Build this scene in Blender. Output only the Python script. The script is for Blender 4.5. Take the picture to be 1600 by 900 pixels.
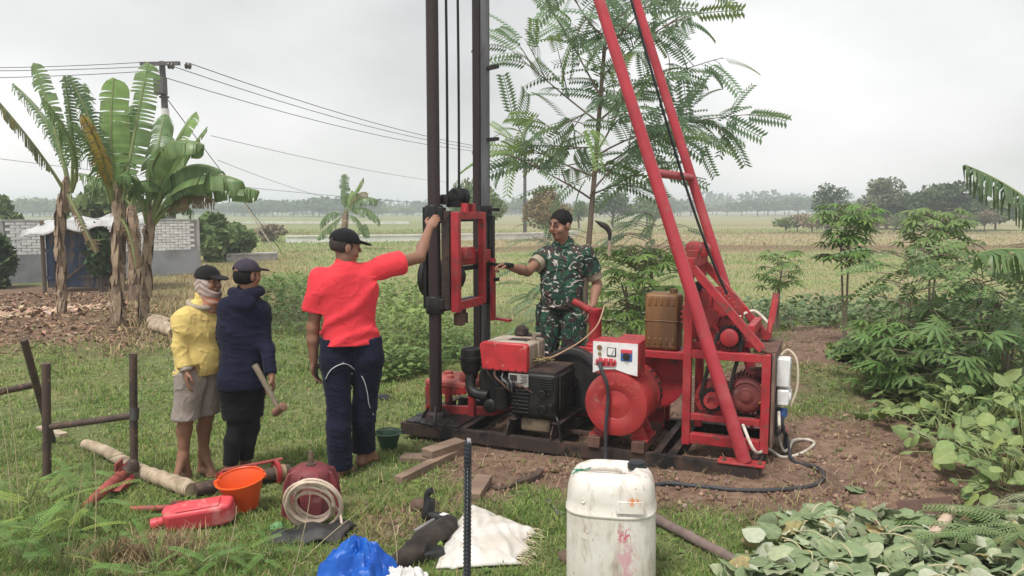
import bpy, bmesh, math, random
import numpy as np
from mathutils import Vector, Matrix, Euler
for o in list(bpy.data.objects): bpy.data.objects.remove(o)
random.seed(7); RNG = np.random.default_rng(11)
scene = bpy.context.scene
COL = scene.collection
R = math.radians

# ------------------------------------------------------------------ camera
CAMH, FPX, PITCH = 1.78, 1200.0, math.atan2(120, 1200)
cd = bpy.data.cameras.new('camera'); cam = bpy.data.objects.new('camera', cd); COL.objects.link(cam)
cd.sensor_width = 36; cd.lens = 27.0; cd.clip_start = 0.05; cd.clip_end = 3000
cam.location = (0, 0, CAMH); cam.rotation_euler = (math.pi/2 - PITCH, 0, 0)
scene.camera = cam
scene.render.resolution_x, scene.render.resolution_y = 1024, 576

# ------------------------------------------------------------------ sky, sun, exposure
w = bpy.data.worlds.new('World'); scene.world = w; w.use_nodes = True
nt = w.node_tree; nt.nodes.clear(); L = nt.links.new
SUN_EL, SUN_AZ = R(62), R(-35)
sky = nt.nodes.new('ShaderNodeTexSky'); sky.sky_type = 'NISHITA'; sky.sun_disc = False
sky.sun_elevation = SUN_EL; sky.sun_rotation = SUN_AZ; sky.dust_density = 3
b1 = nt.nodes.new('ShaderNodeBackground'); b1.inputs[1].default_value = 0.12; L(sky.outputs[0], b1.inputs[0])
tc = nt.nodes.new('ShaderNodeTexCoord'); mp = nt.nodes.new('ShaderNodeMapping'); mp.inputs['Scale'].default_value = (1, 1, 2.2); mp.inputs['Location'].default_value = (.9, .2, .4)
L(tc.outputs['Generated'], mp.inputs[0])
nz = nt.nodes.new('ShaderNodeTexNoise'); nz.inputs['Scale'].default_value = 1.7; nz.inputs['Detail'].default_value = 5; nz.inputs['Roughness'].default_value = .45
L(mp.outputs[0], nz.inputs[0])
cr = nt.nodes.new('ShaderNodeValToRGB'); cr.color_ramp.elements[0].position = .30; cr.color_ramp.elements[1].position = .64
cr.color_ramp.elements[0].color = (.285, .286, .280, 1); cr.color_ramp.elements[1].color = (.495, .488, .482, 1)
L(nz.outputs[0], cr.inputs[0])
b2 = nt.nodes.new('ShaderNodeBackground'); b2.inputs[1].default_value = 1.0; L(cr.outputs[0], b2.inputs[0])
mx = nt.nodes.new('ShaderNodeMixShader'); mx.inputs[0].default_value = .95
L(b1.outputs[0], mx.inputs[1]); L(b2.outputs[0], mx.inputs[2])
wo = nt.nodes.new('ShaderNodeOutputWorld'); L(mx.outputs[0], wo.inputs[0])
sl = bpy.data.lights.new('sun', 'SUN'); sl.energy = 1.5; sl.angle = R(13); sl.color = (1, .97, .92)
sun = bpy.data.objects.new('sun', sl); COL.objects.link(sun)
sd = Vector((math.sin(SUN_AZ)*math.cos(SUN_EL), math.cos(SUN_AZ)*math.cos(SUN_EL)*-1, math.sin(SUN_EL)))
sun.rotation_euler = sd.to_track_quat('Z', 'Y').to_euler(); sun.location = sd*30
sky.sun_rotation = math.atan2(sd.x, sd.y)
vs = scene.view_settings
vs.view_transform = 'Standard'; vs.look = 'None'; vs.exposure = 1.25; vs.gamma = 1; vs.use_curve_mapping = False
scene.render.engine = 'CYCLES'
scene.cycles.max_bounces = 6; scene.cycles.diffuse_bounces = 3; scene.cycles.volume_bounces = 1; scene.cycles.transparent_max_bounces = 8

# ------------------------------------------------------------------ photograph -> place
CP, SP = math.cos(PITCH), math.sin(PITCH)
def ray(px, py):
    a, b = (px-800)/FPX, (450-py)/FPX
    return Vector((a, CP + b*SP, -SP + b*CP))
def at(px, py, Y):                     # point on the line of sight at distance Y ahead
    d = ray(px, py); return Vector((d.x*Y/d.y, Y, CAMH + d.z*Y/d.y))
def hnoise(x, y):
    return (np.sin(x*1.3+.5*np.sin(y*.9))*np.cos(y*1.1+.7*np.sin(x*.7)) + .5*np.sin(x*3.1+1.7)*np.cos(y*2.7+.4))
def hgt(x, y):
    x = np.asarray(x, float); y = np.asarray(y, float)
    h = .020*np.clip(x, -4, 1.2)*np.exp(-np.maximum(y-7, 0)/6) - .012
    rigm = 1-np.exp(-(((x-.5)/1.9)**2 + ((y-5.9)/1.2)**2)**2)
    h = h + .018*hnoise(x, y)*rigm*np.exp(-np.maximum(y-10, 0)/8)
    h = h + .24*np.exp(-(((x+6.2)/2.6)**2 + ((y-11.6)/2.0)**2))          # banana mound
    bank = 1/(1+np.exp(-(y-7.6)*3.0)) * 1/(1+np.exp(-(x-2.3)*3.0)) * np.exp(-np.maximum(y-10.0, 0)/1.2)
    h = h + .22*bank                                                      # low soil bank on the right
    h = h + .28*np.exp(-((y-34.5)/.9)**2) * 1/(1+np.exp(-(x+1)*1.0))      # field bund
    return h
def gz(x, y): return float(hgt(x, y))
def G(px, py):                         # ground point under a pixel of the photograph
    d = ray(px, py)
    if d.z > -1e-3: d.z = -1e-3
    t = CAMH/-d.z
    for _ in range(12):
        p = Vector((d.x*t, d.y*t, 0)); t = (CAMH - gz(p.x, p.y))/-d.z
    p = Vector((d.x*t, d.y*t, 0)); p.z = gz(p.x, p.y); return p

# ------------------------------------------------------------------ materials
MATS = {}
def newmat(name):
    m = bpy.data.materials.new(name); m.use_nodes = True
    n = m.node_tree; b = n.nodes['Principled BSDF']; return m, n, b
def nd(n, t, **kw):
    x = n.nodes.new(t)
    for k, v in kw.items():
        if k in x.inputs: x.inputs[k].default_value = v
        else: setattr(x, k, v)
    return x
def mixc(n, fac, a, b, bt='MIX'):
    x = n.nodes.new('ShaderNodeMix'); x.data_type = 'RGBA'; x.blend_type = bt
    for i, v in ((0, fac), (6, a), (7, b)):
        if isinstance(v, (int, float)): x.inputs[i].default_value = v
        elif isinstance(v, tuple): x.inputs[i].default_value = (*v, 1)[:4]
        else: n.links.new(v, x.inputs[i])
    return x.outputs[2]
def ramp(n, src, lo, hi):
    x = n.nodes.new('ShaderNodeMapRange'); x.inputs[1].default_value = lo; x.inputs[2].default_value = hi
    n.links.new(src, x.inputs[0]); return x.outputs[0]
def noise(n, co, scale, detail=4, rough=.55, dist=0):
    x = nd(n, 'ShaderNodeTexNoise', Scale=scale, Detail=detail, Roughness=rough, Distortion=dist)
    n.links.new(co, x.inputs['Vector']); return x.outputs[0]
def M(name, c1, c2=None, scale=6, rough=.6, metal=0, bump=.2, bscale=40, lo=.42, hi=.62,
      wear=None, wlo=.60, whi=.66, wscale=9, stretch=None, vcol=False, rand=0, transl=0, spec=.4, sheen=0, dust=None):
    """procedural surface: c1 with blotches of c2, chips or stains of wear, fine bump"""
    if name in MATS: return MATS[name]
    m, n, b = newmat(name); l = n.links.new
    t = n.nodes.new('ShaderNodeTexCoord'); co = t.outputs['Object']
    if stretch:
        q = n.nodes.new('ShaderNodeMapping'); q.inputs['Scale'].default_value = stretch; l(co, q.inputs[0]); co = q.outputs[0]
    base = None
    if vcol:
        a = n.nodes.new('ShaderNodeAttribute'); a.attribute_name = 'Col'; base = a.outputs['Color']
        if c1 is not None: base = mixc(n, 1.0, base, c1, 'MULTIPLY')
    else: base = c1
    if c2 is not None:
        f = ramp(n, noise(n, co, scale, 5), lo, hi); base = mixc(n, f, base, c2 if not vcol else mixc(n, 1.0, base, c2, 'MULTIPLY'))
    if rand:
        oi = n.nodes.new('ShaderNodeObjectInfo'); hs = n.nodes.new('ShaderNodeHueSaturation')
        r1 = n.nodes.new('ShaderNodeMapRange'); r1.inputs[3].default_value = 1-rand; r1.inputs[4].default_value = 1+rand
        l(oi.outputs['Random'], r1.inputs[0]); l(r1.outputs[0], hs.inputs['Value'])
        r2 = n.nodes.new('ShaderNodeMapRange'); r2.inputs[3].default_value = .5-rand*.07; r2.inputs[4].default_value = .5+rand*.05
        wn = n.nodes.new('ShaderNodeTexWhiteNoise'); wn.noise_dimensions = '1D'; l(oi.outputs['Random'], wn.inputs['W'])
        l(wn.outputs[0], r2.inputs[0]); l(r2.outputs[0], hs.inputs['Hue'])
        if isinstance(base, tuple): hs.inputs['Color'].default_value = (*base, 1)
        else: l(base, hs.inputs['Color'])
        base = hs.outputs[0]
    if wear is not None:
        f = ramp(n, noise(n, co, wscale, 8, .65, .3), wlo, whi); base = mixc(n, f, base, wear)
        rr = n.nodes.new('ShaderNodeMapRange'); rr.inputs[3].default_value = rough; rr.inputs[4].default_value = .9
        l(f, rr.inputs[0]); l(rr.outputs[0], b.inputs['Roughness'])
    else: b.inputs['Roughness'].default_value = rough
    if dust is not None:
        base = mixc(n, ramp(n, noise(n, co, 3.3, 9, .72, .4), .52, 1.15), base, dust)
        base = mixc(n, ramp(n, noise(n, co, 55, 4, .7), .64, .76), base, (.055, .03, .026))
    if isinstance(base, tuple): b.inputs['Base Color'].default_value = (*base, 1)
    else: l(base, b.inputs['Base Color'])
    b.inputs['Metallic'].default_value = metal; b.inputs['Specular IOR Level'].default_value = spec
    if sheen: b.inputs['Sheen Weight'].default_value = sheen
    if bump:
        bn = n.nodes.new('ShaderNodeBump'); bn.inputs['Strength'].default_value = bump; bn.inputs['Distance'].default_value = .01
        l(noise(n, co, bscale, 6, .6), bn.inputs['Height']); l(bn.outputs[0], b.inputs['Normal'])
    if transl:
        tr = n.nodes.new('ShaderNodeBsdfTranslucent'); ms = n.nodes.new('ShaderNodeMixShader'); ms.inputs[0].default_value = transl
        if isinstance(base, tuple): tr.inputs[0].default_value = (*base, 1)
        else: l(base, tr.inputs[0])
        o = n.nodes['Material Output']; l(b.outputs[0], ms.inputs[1]); l(tr.outputs[0], ms.inputs[2]); l(ms.outputs[0], o.inputs[0])
    MATS[name] = m; return m

# ------------------------------------------------------------------ objects
ROOTM = {}
def tag(o, label=None, cat=None, group=None, kind=None):
    if label: o['label'] = label
    if cat: o['category'] = cat
    if group: o['group'] = group
    if kind: o['kind'] = kind
    return o
def thing(name, loc, label, cat, group=None, rot=(0, 0, 0)):
    o = bpy.data.objects.new(name, None); COL.objects.link(o); o.empty_display_size = .1
    o.location = loc; o.rotation_euler = rot
    ROOTM[o.name] = Matrix.Translation(Vector(loc)) @ Euler(rot).to_matrix().to_4x4()
    return tag(o, label, cat, group)
def mesh_obj(name, verts, faces, mat, parent=None, origin=None, space='world', smooth=True, angle=40, cols=None, bevel=0, seg=2):
    """one mesh object; world-space points are carried into the space of the thing they belong to"""
    V = np.asarray(verts, float).reshape(-1, 3)
    if parent is not None:
        mw = ROOTM[parent.name]
        if space == 'world':
            A = np.array(mw.inverted()); V = V @ A[:3, :3].T + A[:3, 3]
    elif origin is not None:
        V = V - np.asarray(origin, float)
    me = bpy.data.meshes.new(name)
    if isinstance(faces, np.ndarray):
        nf, k = faces.shape
        me.vertices.add(len(V)); me.vertices.foreach_set('co', V.astype(np.float32).ravel())
        me.loops.add(nf*k); me.loops.foreach_set('vertex_index', faces.astype(np.int32).ravel())
        me.polygons.add(nf); me.polygons.foreach_set('loop_start', np.arange(0, nf*k, k, dtype=np.int32))
        me.update(calc_edges=True)
    else:
        me.from_pydata(V.tolist(), [], faces); me.update()
    if cols is not None:
        C = np.asarray(cols, np.float32)
        if C.shape[1] == 3: C = np.hstack([C, np.ones((len(C), 1), np.float32)])
        at_ = me.color_attributes.new('Col', 'FLOAT_COLOR', 'POINT'); at_.data.foreach_set('color', C.astype(np.float32).ravel())
    if smooth:
        me.shade_smooth()
        if angle < 170: me.set_sharp_from_angle(angle=R(angle))
    if mat: me.materials.append(mat)
    o = bpy.data.objects.new(name, me); COL.objects.link(o)
    if parent is not None: o.parent = parent; ROOTM[o.name] = ROOTM[parent.name]
    elif origin is not None:
        o.location = origin; ROOTM[o.name] = Matrix.Translation(Vector(origin))
    else: ROOTM[o.name] = Matrix()
    if bevel:
        bm = o.modifiers.new('bevel', 'BEVEL'); bm.width = bevel; bm.segments = seg; bm.limit_method = 'ANGLE'; bm.angle_limit = R(40)
    return o
def perp(d):
    d = Vector(d).normalized(); a = Vector((0, 0, 1)) if abs(d.z) < .9 else Vector((1, 0, 0))
    x = d.cross(a).normalized(); return x, d.cross(x).normalized()
class MB:
    def __init__(s): s.v = []; s.f = []; s.c = []
    def add(s, vs, fs, col=None):
        o = len(s.v); s.v += [tuple(x) for x in vs]; s.f += [tuple(i+o for i in f) for f in fs]
        if col is not None: s.c += [tuple(col)]*len(vs)
        return s
    def box(s, c, size, rot=None, col=None, taper=1.0):
        hx, hy, hz = size[0]/2, size[1]/2, size[2]/2; P = []
        for z in (-1, 1):
            t = taper if z > 0 else 1
            for x, y in ((-1, -1), (1, -1), (1, 1), (-1, 1)): P.append(Vector((x*hx*t, y*hy*t, z*hz)))
        if rot is not None:
            m = rot if isinstance(rot, Matrix) else Euler(rot).to_matrix()
            P = [m @ p for p in P]
        c = Vector(c)
        return s.add([p+c for p in P], [(0, 3, 2, 1), (4, 5, 6, 7), (0, 1, 5, 4), (1, 2, 6, 5), (2, 3, 7, 6), (3, 0, 4, 7)], col)
    def bar(s, p, q, wd, ht, up=(0, 0, 1), col=None):
        p, q = Vector(p), Vector(q); d = (q-p).normalized(); u = Vector(up)
        if abs(d.dot(u)) > .98: u = Vector((0, 1, 0))
        x = d.cross(u).normalized(); z = x.cross(d); P = []
        for e in (p, q):
            for a, b in ((-1, -1), (1, -1), (1, 1), (-1, 1)): P.append(e + x*a*wd/2 + z*b*ht/2)
        return s.add(P, [(0, 1, 2, 3), (7, 6, 5, 4), (0, 4, 5, 1), (1, 5, 6, 2), (2, 6, 7, 3), (3, 7, 4, 0)], col)
    def tube(s, pts, r, n=10, caps=True, col=None, cols=None):
        pts = [Vector(p) for p in pts]; rs = r if isinstance(r, (list, tuple)) else [r]*len(pts)
        o = len(s.v); k = len(pts); x = None
        for i, p in enumerate(pts):
            d = (pts[min(i+1, k-1)] - pts[max(i-1, 0)])
            d = d.normalized() if d.length > 1e-9 else Vector((0, 0, 1))
            if x is None: x, y = perp(d)
            else:
                x = (x - d*x.dot(d)); x = x.normalized() if x.length > 1e-6 else perp(d)[0]; y = d.cross(x)
            for j in range(n):
                a = 2*math.pi*j/n; s.v.append(tuple(p + (x*math.cos(a) + y*math.sin(a))*rs[i]))
            cc = cols[i] if cols else col
            if cc is not None: s.c += [tuple(cc)]*n
        for i in range(k-1):
            for j in range(n):
                a = o+i*n+j; b = o+i*n+(j+1) % n; s.f.append((a, b, b+n, a+n))
        if caps:
            s.f.append(tuple(o+j for j in range(n-1, -1, -1))); s.f.append(tuple(o+(k-1)*n+j for j in range(n)))
        return s
    def lathe(s, c, axis, prof, n=24, col=None, cap=True):
        """prof: (distance along axis, radius)"""
        ax = Vector(axis).normalized(); x, y = perp(ax); c = Vector(c); o = len(s.v)
        for h, r in prof:
            for j in range(n):
                a = 2*math.pi*j/n; s.v.append(tuple(c + ax*h + (x*math.cos(a) + y*math.sin(a))*r))
            if col is not None: s.c += [tuple(col)]*n
        for i in range(len(prof)-1):
            for j in range(n):
                a = o+i*n+j; b = o+i*n+(j+1) % n; s.f.append((a, b, b+n, a+n))
        if cap:
            s.f.append(tuple(o+j for j in range(n-1, -1, -1))); s.f.append(tuple(o+(len(prof)-1)*n+j for j in range(n)))
        return s
    def prism(s, poly, off, col=None):
        """poly: list of 3-D points, swept by off"""
        n = len(poly); off = Vector(off); P = [Vector(p) for p in poly]
        return s.add(P + [p+off for p in P], [tuple(range(n-1, -1, -1)), tuple(range(n, 2*n))] + [(i, (i+1) % n, (i+1) % n+n, i+n) for i in range(n)], col)
    def build(s, name, mat, parent=None, **kw):
        return mesh_obj(name, s.v, s.f, mat, parent, cols=s.c if s.c else None, **kw)
def bez(p0, p1, p2, n):
    p0, p1, p2 = Vector(p0), Vector(p1), Vector(p2)
    return [p0*(1-t)**2 + p1*2*t*(1-t) + p2*t*t for t in [i/(n-1) for i in range(n)]]
def smooth_path(pts, n=6):
    pts = [Vector(p) for p in pts]; out = []
    for i in range(len(pts)-1):
        p0, p1, p2, p3 = pts[max(i-1, 0)], pts[i], pts[i+1], pts[min(i+2, len(pts)-1)]
        for k in range(n):
            t = k/n
            out.append(.5*((2*p1) + (p2-p0)*t + (2*p0-5*p1+4*p2-p3)*t*t + (3*p1-p0-3*p2+p3)*t**3))
    return out + [pts[-1]]
def copy_tree(o, parent=None):
    c = o.copy(); COL.objects.link(c); c.parent = parent
    for ch in list(o.children): copy_tree(ch, c)
    return c

# ================================================================== GROUND
def poly_sd(x, y, poly):
    """signed distance (negative inside) of points to a polygon given in world metres"""
    P = np.array([(p[0], p[1]) for p in poly]); n = len(P)
    d = np.full(x.shape, 1e9); ins = np.zeros(x.shape, bool)
    for i in range(n):
        ax, ay = P[i]; bx, by = P[(i+1) % n]
        ex, ey = bx-ax, by-ay; wx, wy = x-ax, y-ay
        t = np.clip((wx*ex+wy*ey)/(ex*ex+ey*ey+1e-9), 0, 1)
        d = np.minimum(d, np.hypot(wx-ex*t, wy-ey*t))
        c = ((ay > y) != (by > y)) & (x < (bx-ax)*(y-ay)/(by-ay+1e-12)+ax); ins ^= c
    return np.where(ins, -d, d)
def wob(x, y, s=1.0):
    return (np.sin(2.1*x/s+1.3*np.sin(1.7*y/s))+np.sin(2.9*y/s+1.1*np.sin(2.3*x/s)+1)+.6*np.sin(6.1*x/s+2*np.sin(5.3*y/s))+.6*np.sin(7.3*y/s+2*np.sin(4.9*x/s)))/3.2
def gp(*pp): return [tuple(G(*p))[:2] for p in pp]
SOIL = gp((672, 690), (700, 760), (760, 800), (830, 772), (880, 780), (930, 800), (1045, 800), (1120, 800), (1190, 815), (1420, 860), (1700, 900), (1900, 520), (1235, 508), (1190, 560), (1000, 600), (720, 640))
SOIL2 = gp((560, 800), (690, 800), (700, 830), (600, 850), (540, 830))
TUFT1 = gp((1240, 585), (1350, 575), (1370, 640), (1260, 650))
TUFT2 = gp((1050, 800), (1130, 812), (1180, 860), (1130, 900), (1040, 900))
LITTER = gp((-500, 470), (60, 446), (235, 440), (262, 490), (270, 535), (200, 545), (60, 545), (-500, 580))
DRY = gp((230, 412), (330, 405), (480, 392), (430, 430), (420, 480), (300, 525), (268, 530), (250, 470))
LAWNEDGE = gp((-600, 560), (130, 540), (420, 520), (700, 500), (1240, 500))
def zones(x, y):
    """weights of bare soil, leaf litter, dry grass, field"""
    n = wob(x, y, .55)*.13 + wob(x+5, y-3, .18)*.06
    ss = lambda d, wdt: np.clip(.5 - d/(2*wdt), 0, 1)
    soil = ss(poly_sd(x, y, SOIL)+n*1.3, .16)
    soil = np.maximum(soil, .75*ss(poly_sd(x, y, SOIL2)+n, .15))
    soil = soil*(1-.9*ss(poly_sd(x, y, TUFT1)+n*2, .2))*(1-.85*ss(poly_sd(x, y, TUFT2)+n, .15))
    lit = ss(poly_sd(x, y, LITTER)+n*2, .5)
    dry = ss(poly_sd(x, y, DRY)+n*3, 1.2)
    fld = np.clip((y + n*4 - 13.0 - np.clip(-(x+2), 0, 6)*1.2)/2.5, 0, 1)
    return soil, lit, dry, fld
def field_col(x, y):
    """tan stubble, green strips and paddies further out"""
    n1 = wob(x, y*2, 4.0); n2 = wob(x+20, y, 11.0); n3 = wob(x, y, 1.2)
    tan = np.array([.37, .305, .185]); grn = np.array([.22, .275, .11]); brn = np.array([.19, .13, .085]); pad = np.array([.22, .265, .11])
    g = np.clip(.64+.45*n1+.25*n3, 0, 1)
    g = np.where((y > 34) & (y < 62) & (x > -4), g*.22, g)
    g = np.where((y > 62), np.clip(.55+.5*n2, 0, 1), g)
    left = (x < -.10*y)
    g = np.where(left & (y > 40), np.clip(.85+.3*n2, 0, 1), g)
    c = tan*(1-g[..., None]) + np.where((y > 60)[..., None], pad, grn)*g[..., None]
    b = np.exp(-((y-34.2)/1.0)**2)*(x > -2) + .8*np.exp(-((y-63+.02*x)/2.2)**2) + .6*np.exp(-((y-100+.1*x)/3.0)**2)
    b = np.clip(b, 0, 1)[..., None]
    return c*(1-b)+brn*b
def ground_col(x, y):
    soil, lit, dry, fld = zones(x, y)
    n = wob(x, y, .35); n2 = wob(x-7, y+2, 1.6)
    lawn = np.array([.145, .172, .070])*(1+.25*n[..., None]) + np.array([.07, .045, .02])*np.clip(n2, 0, 1)[..., None]
    c = lawn
    cf = field_col(x, y); c = c*(1-fld[..., None])+cf*fld[..., None]
    cd_ = np.array([.27, .205, .115])*(1+.2*n[..., None]); c = c*(1-dry[..., None])+cd_*dry[..., None]
    cl = np.array([.20, .135, .092])*(1+.25*n[..., None]); c = c*(1-lit[..., None])+cl*lit[..., None]
    cs = np.array([.200, .130, .095])*(1+.20*n[..., None]+.22*n2[..., None]); c = c*(1-soil[..., None])+cs*soil[..., None]
    return np.clip(c, .01, .9)
def make_ground():
    na, nr = 400, 430
    a = np.linspace(R(-80), R(80), na); r = .5*(1500/.5)**np.linspace(0, 1, nr)
    A, Rr = np.meshgrid(a, r); x = np.sin(A)*Rr; y = np.cos(A)*Rr
    soil, lit, dry, fld = zones(x, y)
    z = hgt(x, y) + (soil*.016+lit*.014)*wob(x, y, .12)*np.exp(-Rr/25) + .012*soil*wob(x+3, y, .05)*np.exp(-Rr/12)
    V = np.stack([x, y, z], -1).reshape(-1, 3); C = ground_col(x, y).reshape(-1, 3)
    i = np.arange(na*nr).reshape(nr, na); F = np.stack([i[:-1, :-1], i[:-1, 1:], i[1:, 1:], i[1:, :-1]], -1).reshape(-1, 4)
    m = M('ground_earth', (1, 1, 1), (.66, .62, .60), scale=14, rough=.95, bump=.9, bscale=28, vcol=True, wear=(.26, .20, .13), wlo=.62, whi=.72, wscale=38, spec=.15)
    for q in m.node_tree.nodes:
        if q.type == 'BUMP': q.inputs['Distance'].default_value = .022
    o = mesh_obj('ground', V, F, m, smooth=True, angle=180, cols=C); tag(o, kind='structure')
make_ground()

# ------------------------------------------------------------------ grass and other blades
def blades(name, xy, h, wd, col, mat, lean=.5, label=None, cat=None, zoff=-.004, curl=.6):
    n = len(xy); x, y = xy[:, 0], xy[:, 1]; z = hgt(x, y)+zoff
    az = RNG.uniform(0, 2*np.pi, n); dx, dy = np.cos(az), np.sin(az); ln = np.abs(RNG.normal(lean, .35, n))
    face = az + np.pi/2 + RNG.normal(0, .5, n); fx, fy = np.cos(face)*wd/2, np.sin(face)*wd/2
    l1 = .5*h; l2 = .5*h; t1 = np.clip(ln*.5, 0, 1.3); t2 = np.clip(ln*.5+curl*ln, 0, 2.0)
    mx_, my_, mz = x+dx*np.sin(t1)*l1, y+dy*np.sin(t1)*l1, z+np.cos(t1)*l1
    tx, ty, tz = mx_+dx*np.sin(t2)*l2, my_+dy*np.sin(t2)*l2, np.maximum(mz+np.cos(t2)*l2, z+.004)
    V = np.empty((n, 5, 3))
    V[:, 0] = np.stack([x-fx, y-fy, z], -1); V[:, 1] = np.stack([x+fx, y+fy, z], -1)
    V[:, 2] = np.stack([mx_+fx*.8, my_+fy*.8, mz], -1); V[:, 3] = np.stack([mx_-fx*.8, my_-fy*.8, mz], -1); V[:, 4] = np.stack([tx, ty, tz], -1)
    b = np.arange(n)[:, None]*5
    F = np.concatenate([b+np.array([[0, 1, 2]]), b+np.array([[0, 2, 3]]), b+np.array([[3, 2, 4]])])
    o = mesh_obj(name, V.reshape(-1, 3), F, mat, smooth=True, angle=180, cols=np.repeat(col, 5, 0))
    return tag(o, label, cat, kind='stuff')
def scatter(n, y0, y1, xw=.80, p=1.0):
    """random ground points between two distances, denser near"""
    u = RNG.uniform(0, 1, n); y = (y0**(1-p)+(y1**(1-p)-y0**(1-p))*u)**(1/(1-p)) if p != 1 else y0*(y1/y0)**u
    x = RNG.uniform(-xw, xw, n)*y*1.05; return np.stack([x, y], -1)
def palette(n, cols, wts):
    i = RNG.choice(len(cols), n, p=np.array(wts)/sum(wts)); c = np.array(cols)[i]
    return np.clip(c*RNG.uniform(.7, 1.3, (n, 1))*RNG.normal(1, .06, (n, 3)), .005, .9)
MG = M('grass_blade', None, vcol=True, rough=.75, bump=0, transl=.35, spec=.2)
MSTRAW = M('straw_blade', None, vcol=True, rough=.9, bump=0, transl=.15, spec=.1)
xy = scatter(430000, 2.7, 12.5, .78, 1.6); x, y = xy[:, 0], xy[:, 1]
soil, lit, dry, fld = zones(x, y)
clump = np.clip(.60+.55*wob(x, y, .28)+.45*wob(x+9, y, .9), .06, 1)
SACKP = gp((734, 788), (836, 830), (815, 890), (676, 896))
keep = (poly_sd(x, y, SACKP) > 0) & (RNG.uniform(0, 1, len(xy)) < clump*(1-soil*.97)*(1-lit*.96)*(1-fld*.7)*(1-.75*dry))
xy = xy[keep]; x, y = xy[:, 0], xy[:, 1]
hh = (.028+.050*np.clip(.5+.6*wob(x, y, .5)+.3*wob(x, y, .16), 0, 1.4))*RNG.uniform(.5, 1.5, len(xy))
hh *= np.where((x < -2.1) & (y < 4.6), 1.7, 1)
cc = palette(len(xy), [(.175, .270, .066), (.235, .330, .088), (.33, .375, .14), (.45, .40, .23), (.120, .205, .052), (.25, .17, .105)], [5, 5, 2.0, 1.0, 3.0, .5])
patch = np.clip(wob(x+31, y-13, .42)+.35*wob(x, y, .13)-.15, 0, 1)[:, None]; cc = cc*(1-.4*patch)+np.array([.38, .33, .18])*.4*patch*RNG.uniform(.6, 1.3, (len(xy), 1))
blades('grass', xy, hh*np.where(y < 9, .88, 1), .0052*RNG.uniform(.6, 1.5, len(xy))*np.clip(y/4.5, .8, 2.2), cc, MG, lean=1.0, label='short trampled green lawn grass around the drilling rig', cat='grass')
# dry straw strewn on the lawn and the bare soil
xy = scatter(42000, 2.9, 11, .75, 1.6); x, y = xy[:, 0], xy[:, 1]; soil, lit, dry, fld = zones(x, y)
s2 = np.clip(.5-poly_sd(x, y, SOIL2)/.6, 0, 1)
xy = xy[RNG.uniform(0, 1, len(xy)) < (.08+.42*soil*np.clip(.45+wob(x, y, .4), 0, 1)+.5*lit+.45*dry+.55*s2)]
cc = palette(len(xy), [(.42, .33, .19), (.33, .24, .13), (.23, .15, .08)], [3, 3, 2])
blades('straw', xy, RNG.uniform(.03, .11, len(xy)), .004*RNG.uniform(.6, 1.6, len(xy)), cc, MSTRAW, lean=1.55, label='pale dry straw scattered over lawn and bare soil', cat='straw', zoff=.002, curl=.15)
# dry tan grass between the bananas and the canal, and the edge of the field
xy = scatter(120000, 8.5, 24, .8, 1.5); x, y = xy[:, 0], xy[:, 1]; soil, lit, dry, fld = zones(x, y)
edge = np.clip(1-np.abs(y-13.5)/4, 0, 1)*(1-lit)
xy = xy[RNG.uniform(0, 1, len(xy)) < np.clip(.9*dry+.35*edge*np.clip(.4+wob(x, y, .8), 0, 1), 0, 1)*(1-soil)]
cc = palette(len(xy), [(.44, .36, .215), (.36, .275, .155), (.26, .26, .11)], [4, 3, 2.4])
blades('dry_grass', xy, RNG.uniform(.06, .20, len(xy)), .010*RNG.uniform(.6, 1.6, len(xy)), cc, MSTRAW, lean=.8, label='dry tan grass behind the three men towards the canal', cat='dry grass')
# stubble and sprouts of the field
xy = scatter(230000, 11.5, 75, .85, 1.35); x, y = xy[:, 0], xy[:, 1]; soil, lit, dry, fld = zones(x, y)
row = np.clip(.55+.45*np.sin((y+.06*x)*2*np.pi/.55)*np.exp(-y/40), 0, 1)
green = np.clip(.66+.5*wob(x, y*2, 4.0)+.25*wob(x, y, 1.2), 0, 1); green = np.where((y > 34) & (y < 62) & (x > -4), green*.22, green)
xy_k = (RNG.uniform(0, 1, len(xy)) < fld*row*(1-.9*soil)*(1-lit)); xy = xy[xy_k]; green = green[xy_k]; y = xy[:, 1]
isg = RNG.uniform(0, 1, len(xy)) < green
cc = np.where(isg[:, None], palette(len(xy), [(.21, .30, .075), (.27, .34, .10), (.16, .24, .06)], [3, 3, 2]), palette(len(xy), [(.46, .38, .22), (.38, .30, .17), (.28, .21, .125)], [3, 3, 2]))
blades('field_stubble', xy, np.where(isg, .06, .075)*RNG.uniform(.5, 1.5, len(xy))*np.clip(y/22, .8, 2), np.where(isg, .016, .010)*np.clip(y/18, .7, 4), cc, MSTRAW, lean=.6, label='green sprouts and tan stubble of the wide harvested field', cat='stubble')
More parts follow.
